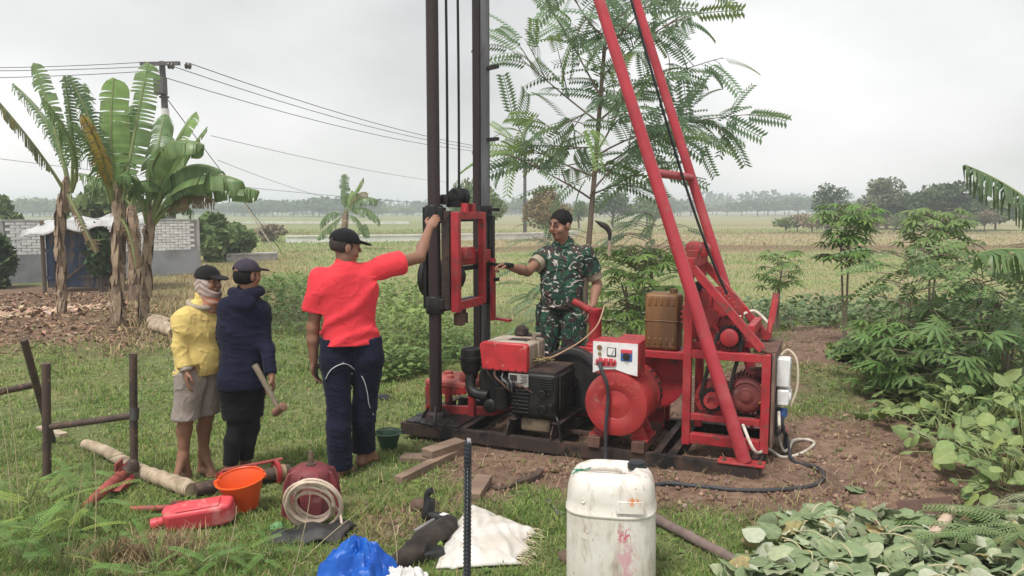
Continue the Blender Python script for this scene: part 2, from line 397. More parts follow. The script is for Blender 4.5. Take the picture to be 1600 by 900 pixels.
# clods on the bare soil, dead leaves on the mound
def chips(name, pts, size, cols, mat, label, cat, flat=False):
    n = len(pts); V = []; F = []; C = []
    base = np.array([(1, 0, 0), (-1, 0, 0), (0, 1, 0), (0, -1, 0), (0, 0, 1), (0, 0, -1)], float)
    fc = np.array([(0, 2, 4), (2, 1, 4), (1, 3, 4), (3, 0, 4), (2, 0, 5), (1, 2, 5), (3, 1, 5), (0, 3, 5)])
    if flat: base = np.array([(1.0, 0, .06), (.3, .36, .0), (-.8, .2, .12), (-1.1, -.06, .0), (-.3, -.38, .15), (.6, -.25, .0)]); fc = np.array([(0, 1, 5), (1, 4, 5), (1, 2, 4), (2, 3, 4)])
    k = len(base)
    J = base[None]*RNG.uniform(.6, 1.3, (n, k, 1))*size[:, None, None]
    a = RNG.uniform(0, 2*np.pi, n); tl = RNG.normal(0, .35, (n, 2))
    ca, sa = np.cos(a)[:, None], np.sin(a)[:, None]
    X = J[..., 0]*ca-J[..., 1]*sa; Y = J[..., 0]*sa+J[..., 1]*ca; Z = J[..., 2]*(1 if flat else .7) + tl[:, :1]*X*(1 if flat else .2) + tl[:, 1:]*Y*(1 if flat else .2)
    z0 = hgt(pts[:, 0], pts[:, 1])
    V = np.stack([X+pts[:, :1], Y+pts[:, 1:2], Z+(z0+size*(.25 if flat else .15))[:, None]], -1).reshape(-1, 3)
    F = (np.arange(n)[:, None, None]*k+fc[None]).reshape(-1, 3)
    o = mesh_obj(name, V, F, mat, smooth=False, cols=np.repeat(cols, k, 0)); return tag(o, label, cat, kind='stuff')
MCL = M('clod_earth', None, vcol=True, rough=.95, bump=.5, bscale=60, spec=.1)
xy = scatter(110000, 3.0, 11, .75, 1.6); soil, lit, dry, fld = zones(xy[:, 0], xy[:, 1])
xy = xy[RNG.uniform(0, 1, len(xy)) < soil*np.clip(.2+.7*wob(xy[:, 0], xy[:, 1], .3), .06, 1)]
chips('soil_clods', xy, RNG.uniform(.15, 1, len(xy))**4*.026+.004, palette(len(xy), [(.21, .14, .098), (.16, .105, .075), (.27, .195, .14)], [4, 3, 2]), MCL, 'loose brown clods of bare soil under and beside the rig', 'soil clods')
xy = np.stack([RNG.uniform(-11, -4.5, 20000), RNG.uniform(9.2, 17, 20000)], -1); soil, lit, dry, fld = zones(xy[:, 0], xy[:, 1])
xy = xy[RNG.uniform(0, 1, len(xy)) < lit*.75]
chips('leaf_litter', xy, RNG.uniform(.012, .055, len(xy)), palette(len(xy), [(.27, .175, .11), (.19, .115, .075), (.40, .29, .19), (.13, .08, .052)], [4, 4, 1.3, 2]), MCL, 'brown dead banana leaves lying on the mound under the banana plants', 'leaf litter', flat=True)
q = G(75, 490); xy = np.stack([RNG.normal(q.x, .75, 700), RNG.normal(q.y+.2, .65, 700)], -1)
chips('husk_heap', xy, RNG.uniform(.05, .12, 700), palette(700, [(.50, .36, .26), (.40, .27, .19), (.30, .19, .13)], [3, 3, 1]), MCL, 'heap of pale pinkish brown dry husks left of the banana stems', 'husks', flat=True)
# small green weeds in the grass: rosettes of broad leaves
xy = scatter(7000, 3.0, 12, .78, 1.6); soil, lit, dry, fld = zones(xy[:, 0], xy[:, 1])
xy = xy[RNG.uniform(0, 1, len(xy)) < (1-soil*.93)*(1-lit*.9)*np.clip(.15+.6*wob(xy[:, 0]+4, xy[:, 1], .6), 0, 1)]
chips('lawn_weeds', np.repeat(xy, 4, 0)+RNG.normal(0, .018, (len(xy)*4, 2)), RNG.uniform(.012, .030, len(xy)*4), palette(len(xy)*4, [(.17, .25, .07), (.22, .29, .085), (.13, .20, .055)], [3, 2, 2]), MG, 'small broad leaved weeds growing in the lawn', 'weeds', flat=True)

# ================================================================== CANAL, WALL, HUT, POLES
MCON = M('concrete', (.44, .43, .41), (.30, .29, .27), scale=2.2, rough=.9, bump=.4, bscale=25, wear=(.17, .16, .14), wlo=.6, whi=.75, wscale=3)
def canal(name, pts, hh_, th, label, mat=MCON):
    """low concrete canal wall following ground points, coping on top"""
    P = [Vector(p) for p in pts]; r = thing(name, (P[0].x, P[0].y, 0), label, 'canal wall')
    b = MB(); c = MB()
    for p, q in zip(P[:-1], P[1:]):
        h1 = gz(p.x, p.y)+hh_
        b.bar((p.x, p.y, h1/2-.15), (q.x, q.y, h1/2-.15), th, h1+.3); c.bar((p.x, p.y, h1+.03), (q.x, q.y, h1+.03), th+.10, .06)
    b.build('wall_body', mat, r); c.build('coping', mat, r)
    return r
MCONW = M('concrete_pale', (.76, .75, .72), (.62, .61, .58), scale=1.2, rough=.9, bump=.3)
canal('canal_wall', [at(447, 380, 44), at(560, 378, 45), at(690, 376, 47), at(830, 374, 50), at(900, 372, 55)], .34, .30, 'long pale concrete canal wall crossing the field behind the red shirt', MCONW)
canal('canal_wall', [at(352, 402, 27.5), at(432, 399, 28.5)], .22, .3, 'grey concrete canal wall right of the white brick wall')
canal('canal_wall', [at(300, 350, 115), at(420, 350, 116), at(640, 352, 112)], .25, .5, 'thin pale irrigation channel far off across the green paddies', MCONW)

# white brick wall
wl, wr = Vector((-12.55, 19.0, 0)), Vector((-9.0, 22.0, 0)); wdir = (wr-wl).normalized(); wn = Vector((wdir.y, -wdir.x, 0)); wlen = (wr-wl).length
MPL = M('grey_render', (.30, .31, .33), (.22, .22, .23), scale=1.6, rough=.95, bump=.5, bscale=18)
MBR = M('white_brick', (.80, .79, .78), (.68, .66, .64), scale=5, rough=.9, bump=.5, bscale=30, rand=.10)
MMORT = M('mortar', (.36, .35, .34), None, rough=.95, bump=.4)
wall = thing('brick_wall', (wl.x, wl.y, 0), 'low wall of white bricks on a grey rendered base, behind the banana plants', 'wall', rot=(0, 0, math.atan2(wdir.y, wdir.x)))
b = MB(); b.box((wlen/2, .10, .12), (wlen, .24, 1.14)); b.build('rendered_base', MPL, wall, space='local')
b = MB(); b.box((wlen/2, .11, 1.10), (wlen-.02, .14, .85)); b.build('mortar_core', MMORT, wall, space='local')
b = MB(); b.box((wlen/2, .11, 1.545), (wlen+.06, .24, .05)); b.build('coping', MCON, wall, space='local')
b = MB(); b.box((wlen+.03, .11, .78), (.08, .22, 1.52)); b.box((-.04, .11, .78), (.08, .22, 1.52)); b.build('end_pier', MCON, wall, space='local')
bm_ = MB(); bm_.box((0, 0, 0), (.206, .06, .064)); first = None; cnt = 0
for j in range(11):
    k = 0; xx = .03 + (.11 if j % 2 else 0)
    while xx+.20 < wlen-.03:
        if first is None:
            first = bm_.build('brick', MBR, wall, space='local', bevel=.006); o = first
        else:
            o = first.copy(); COL.objects.link(o); o.parent = wall
        o.location = (xx+.105+random.uniform(-.004, .004), .035+random.uniform(-.008, .006), .725+j*.0745+random.uniform(-.003, .003)); o.rotation_euler = (0, random.uniform(-.012, .012), random.uniform(-.02, .02))
        xx += .222

# hut of old doors with a tarpaulin roof
hp = G(118, 452); hp.y = 17.3; hp.x = (120-800)/1200*17.3; hz_ = -.05
hut = thing('garden_hut', (hp.x, hp.y, hz_), 'small shack of blue boards under a sagging grey tarpaulin roof', 'hut', rot=(0, 0, .25))
MBLU = M('blue_board', (.060, .095, .17), (.04, .055, .10), scale=6, rough=.8, bump=.5, stretch=(1, 1, .2), wear=(.19, .15, .12), wlo=.50, whi=.60, wscale=8)
MWOOD = M('old_wood', (.20, .15, .11), (.11, .085, .065), scale=7, rough=.9, bump=.6, bscale=50, stretch=(1, 1, .15))
MTARP = M('tarpaulin', (.45, .45, .45), (.30, .29, .28), scale=3, rough=.55, bump=.3, bscale=12)
for i in range(5):
    b = MB(); b.box((-.52+i*.21, 0, .78+random.uniform(-.03, .02)), (.20, .025, 1.32)); b.build('board', MBLU, hut, space='local', bevel=.004)
for xx, hh_ in ((-.68, 1.62), (.50, 1.66), (1.25, 1.55)):
    b = MB(); b.tube([(xx, -.06, -.25), (xx+random.uniform(-.03, .03), -.06, hh_)], .045, 8); b.build('post', MWOOD, hut, space='local')
for zz in (.35, .95, 1.36):
    b = MB(); b.bar((-.66, -.04, zz), (.52, -.04, zz+.02), .03, .07); b.build('rail', MBLU if zz < 1 else MWOOD, hut, space='local')
b = MB(); b.bar((-.5, -.10, .1), (.3, -.12, .75), .02, .05); b.bar((.52, -.08, .2), (1.4, -.3, .35), .04, .05); b.build('brace', MWOOD, hut, space='local')
b = MB(); b.box((-.05, .6, .72), (1.05, .03, 1.3)); b.build('back_panel', MWOOD, hut, space='local')
n = 22; V = []; F = []
for j in range(n):
    for i in range(n):
        u, v = i/(n-1), j/(n-1)
        V.append((-.98+2.5*u, -.55+1.6*v, 1.52+.22*u-.12*math.cos(v*math.pi*2)*.4-.10*math.sin(u*9)**2*.5+.035*math.sin(u*23+v*9)-.16*max(0, .12-u)/.12-.12*max(0, .1-v)/.1+.10*v))
for j in range(n-1):
    for i in range(n-1): a = j*n+i; F.append((a, a+1, a+n+1, a+n))
tp = mesh_obj('tarpaulin_roof', V, F, MTARP, hut, space='local', angle=180)
md = tp.modifiers.new('thick', 'SOLIDIFY'); md.thickness = .012

# utility poles and lines
MPOLE = M('pole_dark', (.115, .10, .10), (.075, .065, .065), scale=3, rough=.85, bump=.3)
MBAND = M('pole_white', (.72, .72, .70), (.55, .54, .52), scale=8, rough=.8)
MWIRE = M('wire_black', (.035, .035, .04), None, rough=.6, bump=0)
MINS = M('insulator', (.07, .05, .045), None, rough=.3, bump=0)
pb = at(273, 416, 24.5); pz = gz(pb.x, pb.y); ptop = at(253, 96, 24.5).z
pole = thing('utility_pole', (pb.x, pb.y, pz), 'dark utility pole with white band and crossarm, rising behind the banana plants', 'utility pole')
px_, py_ = pb.x, pb.y; lx = at(253, 96, 24.5).x - px_
def onpole(z): return Vector((px_+lx*(z-pz)/(ptop-pz), py_, z))
b = MB(); b.tube([onpole(pz-.3), onpole(pz+2.5), onpole(ptop)], [.15, .125, .09], 14); b.build('shaft', MPOLE, pole)
z0, z1 = at(256, 185, 24.5).z, at(256, 170, 24.5).z
b = MB(); b.tube([onpole(z0), onpole(z1)], .128, 14); b.build('white_band', MBAND, pole)
zc = at(250, 101, 24.5).z
b = MB(); b.bar(onpole(zc)+Vector((-.62, -.12, 0)), onpole(zc)+Vector((.62, -.16, .01)), .09, .11); b.build('crossarm', MPOLE, pole)
for xx, pyy in ((.35, 107), (.88, 106)):
    c = onpole(zc)+Vector((xx, -.18, -.06)); b = MB(); b.lathe(c-Vector((.1, 0, 0)), (1, 0, -.1), [(0, .04), (.03, .10), (.07, .10), (.08, .05), (.12, .05), (.13, .10), (.17, .10), (.20, .04)], 14); b.build('insulator', MINS, pole)
zt0, zt1 = at(256, 148, 24.5).z, at(256, 122, 24.5).z
b = MB(); b.box(onpole((zt0+zt1)/2)+Vector((-.05, -.1, 0)), (.32, .30, (zt1-zt0))); b.lathe(onpole(zt0-.1), (0, 0, 1), [(0, .15), (.06, .15)], 12); b.build('bracket_box', MPOLE, pole, bevel=.02)
p2 = at(820, 372, 52); p3 = at(965, 345, 130)
for p, tp_, nm in ((p2, 233, 'thin utility pole with small crossarm between mast and brown tree'), (p3, 280, 'distant utility pole seen above the round green tree')):
    g0 = gz(p.x, p.y); zt = at(820, tp_, p.y).z; u = thing('utility_pole', (p.x, p.y, g0), nm, 'utility pole')
    b = MB(); b.tube([(p.x, p.y, g0-.2), (p.x, p.y, zt)], [.14, .09], 10); b.build('shaft', MPOLE, u)
    b = MB(); b.bar((p.x-.5, p.y, zt-.15), (p.x+.5, p.y, zt-.1), .09, .1); b.build('crossarm', MPOLE, u)
def wire(p, q, sag, r, label):
    p, q = Vector(p), Vector(q); pts = [p.lerp(q, t)-Vector((0, 0, sag*4*t*(1-t))) for t in [i/14 for i in range(15)]]
    b = MB(); b.tube(pts, r, 5); o = b.build('power_line', MWIRE, None, origin=p); tag(o, label, 'power line', 'power lines over the field'); return o
ct = onpole(zc)
zt2 = at(820, 238, 52).z
wire(ct+Vector((.95, -.16, 0)), (p2.x+.5, p2.y, zt2), .55, .014, 'topmost power line running from the crossarm to the far pole')
wire(ct+Vector((.45, -.16, -.1)), (p2.x, p2.y, zt2-.05), .55, .013, 'middle power line running from the crossarm to the far pole')
wire(ct+Vector((-.1, -.16, -.35)), (p2.x-.5, p2.y, zt2-.1), .55, .013, 'lowest of the three power lines running to the far pole')
for i, (py0, py1, nm) in enumerate(((112, 122, 'topmost'), (116, 128, 'middle'), (129, 134, 'lowest'))):
    wire(at(-120, py0-6, 24.8), ct+Vector((-.6+.3*i, -.1, .05-.12*i)), .06, .011, nm+' power line coming from the left edge to the crossarm')
wire(onpole(at(256, 148, 24.5).z), G(440, 395)+Vector((0, 0, .05)), .0, .014, 'slack guy wire from the pole down to the ground by the canal')
wire(at(-80, 238, 60), at(1000, 330, 120), 1.2, .022, 'faint far power line low over the field behind the bananas')
wire(at(330, 212, 60), at(700, 285, 110), .4, .022, 'faint upper power line far behind the mast')
wire(at(340, 250, 60), at(560, 320, 100), .4, .02, 'faint lower power line ending at the distant banana plant')
# leaning bare stakes near the wall
MSTICK = M('bare_stick', (.42, .36, .29), (.28, .23, .18), scale=9, rough=.9, bump=.4)
for a_, b_, r_, nm in (((437, 398), (375, 305), .035, 'long pale bare branch leaning beside the canal'), ((382, 402), (350, 345), .02, 'thin stake leaning left of the pale branch')):
    p = G(*a_); q = at(b_[0], b_[1], p.y+.4); bb = MB(); bb.tube(smooth_path([p-Vector((0, 0, .1)), p.lerp(q, .5)-Vector((0, 0, .12)), q], 4), [r_*(1-.06*i) for i in range(9)], 7)
    tag(bb.build('leaning_stake', MSTICK, None, origin=p), nm, 'stake')

# ================================================================== DRILLING RIG
RA = at(626, 675, 5.99); RB = at(1185, 757, 4.90)
RA.z = RB.z = .012; RL_, RW = (RB-RA).length, 1.0
RYAW = math.atan2(RB.y-RA.y, RB.x-RA.x); RROT = (0, -math.asin((RB.z-RA.z)/RL_), RYAW)
RMAT = Matrix.Translation(RA) @ Euler(RROT).to_matrix().to_4x4()
def RP(u, v, w): return RMAT @ Vector((u, v, w))
RED = M('red_paint', (.38, .026, .034), (.20, .018, .022), scale=7, lo=.46, hi=.74, rough=.45, bump=.25, bscale=60, wear=(.13, .065, .05), wlo=.56, whi=.66, wscale=16, dust=(.34, .20, .15))
REDPIPE = M('red_pipe_paint', (.40, .034, .048), (.28, .026, .036), scale=3.5, lo=.42, hi=.75, rough=.42, bump=.12, bscale=40, wear=(.22, .09, .075), wlo=.62, whi=.70, wscale=16, dust=(.50, .20, .19))
REDD = M('red_paint_oily', (.33, .028, .030), (.20, .022, .022), scale=7, rough=.4, bump=.3, bscale=45, wear=(.06, .04, .035), wlo=.56, whi=.68, wscale=12, dust=(.16, .10, .08))
REDFADE = M('red_paint_faded', (.36, .085, .068), (.28, .055, .046), scale=7, rough=.65, bump=.3, bscale=45, wear=(.22, .11, .08), wlo=.56, whi=.66, wscale=16)
BLK = M('black_grease', (.009, .0085, .009), (.018, .016, .015), scale=8, rough=.42, bump=.25, bscale=30, spec=.3)
BLKM = M('black_casting', (.008, .0075, .0075), (.018, .016, .015), scale=9, rough=.45, bump=.5, bscale=35, spec=.3, wear=(.055, .044, .036), wlo=.62, whi=.72, wscale=11)
RUST = M('rusty_beam', (.034, .024, .021), (.065, .039, .029), scale=6, rough=.7, bump=.35, bscale=40, spec=.3, wear=(.011, .010, .010), wlo=.52, whi=.62, wscale=4)
RUSTL = M('rust_bracket', (.14, .07, .05), (.08, .042, .032), scale=8, rough=.8, bump=.4, bscale=40)
STEEL = M('old_steel', (.15, .15, .155), (.07, .07, .073), scale=4, rough=.42, metal=.5, bump=.15, stretch=(1, 1, .2), wear=(.09, .07, .065), wlo=.58, whi=.70, wscale=7)
MASTM = M('mast_pipe', (.034, .022, .021), (.018, .013, .013), scale=4, rough=.5, bump=.2, spec=.3, stretch=(1, 1, .12), wear=(.007, .0065, .007), wlo=.5, whi=.62, wscale=3)
rig = thing('drilling_rig', RA, 'red and black well drilling rig on a steel skid, two mast pipes, red legs', 'drilling rig', rot=RROT)
def part(mb, name, mat, parent=rig, **kw): return mb.build(name, mat, parent, space='local', **kw)
def cbeam(p, q, h, wd, open_, t=.010):
    """channel section between p and q (top at p.z), open_ is the unit direction of the flanges"""
    p, q, o = Vector(p), Vector(q), Vector(open_); b = MB()
    b.bar(p+o*t/2-Vector((0, 0, h/2)), q+o*t/2-Vector((0, 0, h/2)), t, h-2*t)
    for z in (-t/2, -h+t/2): b.bar(p+o*wd/2+Vector((0, 0, z)), q+o*wd/2+Vector((0, 0, z)), wd, t)
    return b
SH = .092
part(cbeam((0, 0, SH), (RL_, 0, SH), SH, .06, (0, 1, 0)), 'beam', RUST, bevel=.002)
part(cbeam((0, RW, SH), (RL_, RW, SH), SH, .06, (0, -1, 0)), 'beam', RUST, bevel=.002)
part(cbeam((0, .06, SH-.001), (0, RW-.06, SH-.001), SH-.004, .06, (1, 0, 0)), 'end_beam', RUST, bevel=.002)
part(cbeam((RL_, .06, SH-.001), (RL_, RW-.06, SH-.001), SH-.004, .07, (-1, 0, 0)), 'end_beam', RUST, bevel=.002)
for u in (.50, .86, 1.28, 1.56, 2.02, 2.13):
    part(cbeam((u, .06, SH-.002), (u, RW-.06, SH-.002), SH-.006, .05, (1, 0, 0)), 'cross_member', RUST, bevel=.002)
part(MB().box((.27, .22, SH+.006), (.46, .40, .012)), 'mast_base_plate', BLK, bevel=.002)
part(MB().bar((.99, .30, SH+.004), (1.55, .30, SH+.004), .05, .02), 'cross_member', RUST)
# masts
MTOP = 7.5; ML = (.236, .157); MR = (.300, .945)
b = MB(); b.lathe((ML[0], ML[1], SH+.012), (0, 0, 1), [(0, .12), (.012, .12), (.014, .085), (.05, .078), (.07, .050), (3.6, .048), (MTOP, .046)], 22); part(b, 'mast_pipe', MASTM)
for a in (0, 90, 180, 270):
    b = MB(); c, s_ = math.cos(R(a+20)), math.sin(R(a+20)); x0, y0 = ML[0]+c*.055, ML[1]+s_*.055
    b.prism([(x0, y0, SH+.012), (x0+c*.075, y0+s_*.075, SH+.012), (x0, y0, SH+.13)], Vector((-s_, c, 0))*.010); part(b, 'gusset', BLK)
b = MB()
for i in range(14):
    a = i*.45; rr = random.uniform(.10, .20); b.lathe((ML[0]+rr*math.cos(a), ML[1]+rr*math.sin(a)*.8, SH+.010), (0, 0, 1), [(0, .045), (.010, .04), (.016, .02)], 9)
part(b, 'grease_smear', BLK)
b = MB(); b.lathe((MR[0], MR[1], SH), (0, 0, 1), [(0, .10), (.012, .10), (.013, .047), (MTOP, .045)], 20); part(b, 'mast_pipe', STEEL)
b = MB(); b.bar((MR[0]-.055, MR[1]-.035, SH+.3), (MR[0]-.055, MR[1]-.035, MTOP), .035, .07, up=(1, 0, 0)); part(b, 'mast_guide_rail', MASTM, bevel=.003)
for k in range(8):
    wz = .62+k*.60+.56
    b = MB(); b.bar((MR[0]+.02, MR[1]+.0, wz), (MR[0]+.155, MR[1]-.07, wz), .04, .028); part(b, 'rung', MASTM)
b = MB(); b.bar((ML[0]-.05, ML[1]-.1, MTOP+.03), (MR[0]+.05, MR[1]+.1, MTOP+.03), .12, .08); part(b, 'crown_beam', BLK)
b = MB(); b.lathe((.25, .48, MTOP-.1), (1, 0, 0), [(0, .11), (.02, .11), (.03, .09), (.05, .09), (.06, .11), (.08, .11)], 20); part(b, 'crown_pulley', BLK)
# legs of the mast
LF0, LF1 = (2.64, .05, SH+.012), (ML[0]-.10, ML[1], MTOP-.05); LB0, LB1 = (2.72, .965, SH+.012), (MR[0]-.03, MR[1], MTOP-.05)
for p, q in ((LF0, LF1), (LB0, LB1)):
    b = MB(); b.tube([p, Vector(p).lerp(Vector(q), .5), q], [.047, .037, .027] if p is LF0 else [.040, .034, .028], 20); part(b, 'leg', REDPIPE)
    b = MB(); b.box((p[0]-.02, p[1], SH+.006), (.30, .12, .012)); pl = part(b, 'foot_plate', RED, bevel=.002)
    for s_ in (-.13, .10):
        b = MB(); b.lathe((p[0]+s_, p[1]-.02, SH+.012), (0, 0, 1), [(0, .016), (.014, .016), (.015, .008), (.026, .008)], 6); part(b, 'bolt', RUSTL, pl)
t_ = .262; p, q = Vector(LF0).lerp(Vector(LF1), t_), Vector(LB0).lerp(Vector(LB1), t_)
b = MB(); b.tube([p, q], .030, 16); part(b, 'leg_strut', REDPIPE)
# mast carriage: red square-tube frame, slides, swivel gearbox, chuck
CU = .42
z0, z1, v0, v1 = 1.00, 1.76, .17, .64; T = .052
b = MB(); b.bar((CU, v0, z0-.02), (CU, v0, z1), .065, T, up=(0, 1, 0)); part(b, 'carriage_post', RED, bevel=.003)
b = MB(); b.bar((CU-.075, v0-.012, z0), (CU-.075, v0-.012, z1+.01), .07, .05, up=(0, 1, 0)); part(b, 'carriage_guide', RUST, bevel=.003)
b = MB(); b.bar((CU, v1, z0), (CU, v1, z1), T, T, up=(0, 1, 0)); part(b, 'carriage_post', RED, bevel=.003)
b = MB(); b.bar((CU, v0+T/2, z1-T/2), (CU, v1-T/2, z1-T/2), T, .06); part(b, 'carriage_rail', RED, bevel=.003)
b = MB(); b.bar((CU, v0+T/2, z0+T/2), (CU, v1-T/2, z0+T/2), T, .065); part(b, 'carriage_rail', RED, bevel=.003)
for vv in (.33, .46):
    b = MB(); b.prism([(CU-.04, vv, z1), (CU-.04, vv+.055, z1), (CU-.04, vv+.045, z1+.07), (CU-.04, vv+.01, z1+.07)], (.05, 0, 0)); part(b, 'lug', RED, bevel=.003)
for wz in (1.735, 1.02):
    b = MB(); b.bar((ML[0]+.02, ML[1]-.0, wz+.02), (CU-.1, v0+.0, wz+.02), .10, .085); b.bar((ML[0], ML[1]+.05, wz-.015), (MR[0], MR[1]-.04, wz-.015), .07, .075); part(b, 'slide_crosshead', BLK, bevel=.004)
    b = MB(); b.lathe((ML[0], ML[1], wz-.06), (0, 0, 1), [(0, .066), (.01, .072), (.13, .072), (.14, .066)], 20); part(b, 'slide_collar', BLK)
    b = MB(); b.lathe((MR[0], MR[1], wz-.06), (0, 0, 1), [(0, .062), (.01, .066), (.13, .066), (.14, .062)], 20); part(b, 'slide_collar', BLK)
b = MB(); b.bar((ML[0]-.07, ML[1]-.01, 1.0), (ML[0]-.07, ML[1]-.01, 1.80), .03, .05, up=(0, 1, 0)); part(b, 'slide_rail', BLK, bevel=.003)
b = MB(); b.bar((MR[0]+.075, MR[1]-.01, .98), (MR[0]+.075, MR[1]-.01, 1.73), .035, .05, up=(0, 1, 0)); part(b, 'slide_rail', BLK, bevel=.003)
b = MB(); b.bar((MR[0]+.10, MR[1]-.05, .82), (MR[0]+.10, MR[1]-.05, 1.36), .03, .06, up=(0, 1, 0)); b.bar((MR[0]+.1, MR[1]-.05, .84), (MR[0]+.28, MR[1]-.08, .83), .05, .02); part(b, 'guard_strip', RED, bevel=.002)
b = MB(); b.bar((ML[0]+.06, ML[1]+.1, 1.385), (MR[0]+.04, MR[1]-.06, 1.385), .10, .115); part(b, 'yoke_beam', REDD, bevel=.006)
b = MB(); b.box((ML[0]+.10, ML[1]+.34, 1.425), (.10, .16, .10)); part(b, 'yoke_bracket', RED, bevel=.008)
b = MB(); b.bar((ML[0]+.06, ML[1]+.1, 1.30), (MR[0]+.05, MR[1]-.05, 1.30), .09, .03); part(b, 'yoke_plate', BLK, bevel=.004)
gc = Vector((.10, .40, 1.24))
b = MB(); b.lathe(gc, (.9, 0, 0), [(-.03, .05), (-.02, .10), (.05, .125), (.13, .132), (.20, .12), (.24, .09), (.27, .04)], 28); part(b, 'swivel_gearbox', BLKM)
b = MB(); b.lathe(gc+Vector((-.05, -.04, -.01)), (1, 0, 0), [(0, .08), (.005, .165), (.05, .17), (.06, .08)], 32); part(b, 'belt_wheel', BLK)
b = MB(); b.lathe(gc+Vector((-.02, -.10, -.06)), (1, -.5, 0), [(0, .07), (.06, .065), (.10, .03)], 20); part(b, 'wheel_hub', REDFADE)
b = MB(); b.tube([gc+Vector((.05, 0, -.13)), gc+Vector((.05, 0, -.28))], .055, 16); b.tube([gc+Vector((.1, -.10, -.18)), gc+Vector((.1, -.10, -.27))], .03, 10); part(b, 'spindle', BLK)
cp_ = Vector((CU-.02, .26, 0))
b = MB(); b.lathe(cp_+Vector((0, 0, .86)), (0, 0, 1), [(0, .025), (.005, .045), (.09, .045), (.10, .028), (.17, .028)], 14); part(b, 'chuck', RUSTL)
b = MB(); b.lathe(cp_+Vector((0, .075, .87)), (0, 0, 1), [(0, .02), (.005, .035), (.08, .035), (.09, .02), (.16, .02)], 12); b.box(cp_+Vector((-.02, .04, 1.01)), (.10, .20, .035)); part(b, 'chuck_jaw', RUST)
b = MB(); b.lathe((.33, .40, 1.88), (.3, 1, 0), [(-.07, .035), (-.06, .07), (-.03, .075), (-.02, .05), (.02, .05), (.03, .075), (.06, .07), (.07, .035)], 18); b.box((.33, .38, 1.825), (.10, .2, .05)); b.lathe((.27, .27, 1.85), (0, 0, 1), [(-.03, .04), (.03, .045), (.05, .03)], 12); part(b, 'travelling_block', BLKM)
for k, (vv, uu) in enumerate(((.30, .28), (.46, .30))):
    b = MB(); pts = [(uu, vv, 1.90+.35*i) for i in range(17)]
    pts = [(p[0]-.002*i, p[1]+.004*i+.006*math.sin(i*.7), p[2]) for i, p in enumerate(pts)]; b.tube(pts, .011, 8); part(b, 'hoist_rope', BLK)
# control rod held by the soldier
ROD0 = RP(MR[0]+.07, MR[1]-.10, 1.325); ROD1 = at(790, 414, 6.40)
b = MB(); b.tube([ROD0, ROD0.lerp(ROD1, .5)+Vector((0, 0, -.01)), ROD1], .016, 10); b.build('control_rod', BLK, rig)
b = MB(); b.tube([ROD1, ROD1+(ROD1-ROD0).normalized()*.09], .022, 10); b.build('control_grip', BLK, rig)
# red support casting behind the left mast
b = MB(); b.box((.25, .55, .345), (.46, .40, .055)); part(b, 'gear_table', REDFADE, bevel=.015)
for uu, vv in ((.05, .38), (.45, .38), (.05, .72), (.45, .72)):
    b = MB(); b.box((uu, vv, .205), (.06, .05, .225)); part(b, 'table_leg', REDD, bevel=.008)
b = MB()
for i in range(9):
    a = i/8; b.box((.08+.34*a, .355, .30+.03*abs(2*a-1)**2-.012), (.05, .03, .05))
part(b, 'table_apron', REDD)
b = MB()
for i in range(6): b.lathe((.09+random.uniform(0, .32), .42+random.uniform(0, .24), .372), (0, 0, 1), [(0, .035), (.02, .032), (.03, .012)], 10)
part(b, 'table_bolt', REDFADE)
b = MB(); b.bar((.20, .32, SH+.05), (.62, .44, SH+.05), .03, .07); b.bar((.62, .44, SH+.05), (.66, .9, SH+.05), .03, .07); part(b, 'skid_bracket', REDD, bevel=.003)
b = MB(); b.lathe((.40, .42, .42), (.4, -.2, .35), [(-.08, .03), (-.06, .06), (.05, .065), (.08, .04)], 14); part(b, 'gear_cap', REDFADE)
# winch tower
TF, TB = .345, .93; U0, U1 = 2.195, 2.735; TT = .785
for uu, vv, zt in ((U0, TF, 1.44), (U1, TF, TT), (U0, .85, 1.42), (U1, TB, TT)):
    b = MB(); b.bar((uu, vv, SH), (uu, vv, zt), .058, .058, up=(0, 1, 0)); part(b, 'tower_post', RED, bevel=.003)
for p, q, s_ in (((U0+.03, TF, TT-.03), (U1-.03, TF, TT-.03), .056), ((U0+.03, TB, TT-.03), (U1-.03, TB, TT-.03), .056), ((U0, TF+.03, TT-.03), (U0, .82, TT-.03), .05), ((U1, TF+.03, TT-.03), (U1, TB-.03, TT-.03), .05),
                 ((U0+.03, TF, .30), (U1-.03, TF, .30), .045), ((U0+.03, TF, SH+.05), (U1-.03, TF, SH+.05), .07), ((U0+.03, TB, .30), (U1-.03, TB, .30), .045)):
    b = MB(); b.bar(p, q, s_, s_); part(b, 'tower_rail', RED, bevel=.003)
for p, q in (((U0+.05, .40, .275), (U1-.04, .40, .275)), ((U0+.05, .62, .275), (U1-.04, .62, .275))):
    b = MB(); b.bar(p, q, .07, .012); part(b, 'motor_rail', RUSTL, bevel=.002)
for vv in (TF, .85):
    b = MB(); b.bar((U0+.02, vv, 1.37), (U1-.03, vv, TT+.03), .055, .05, up=(0, 1, 0)); part(b, 'tower_brace', RED, bevel=.003)
b = MB(); b.bar((U0, TF-.03, 1.405), (U0, .90, 1.405), .07, .07); part(b, 'head_beam', RED, bevel=.004)
b = MB(); b.bar((2.62, TF+.03, .94), (2.62, .85, .94), .05, .07); part(b, 'brace_tie', RED, bevel=.003)
b = MB(); b.lathe((U0, .42, 1.50), (0, 1, 0), [(0, .03), (.01, .055), (.09, .055), (.10, .03)], 16); b.box((U0, .47, 1.46), (.08, .12, .06)); part(b, 'pillow_block', REDD, bevel=.003)
b = MB(); b.lathe((U0+.02, .62, 1.48), (0, 1, 0), [(0, .03), (.01, .06), (.16, .06), (.17, .03)], 16); part(b, 'head_sheave', REDD)
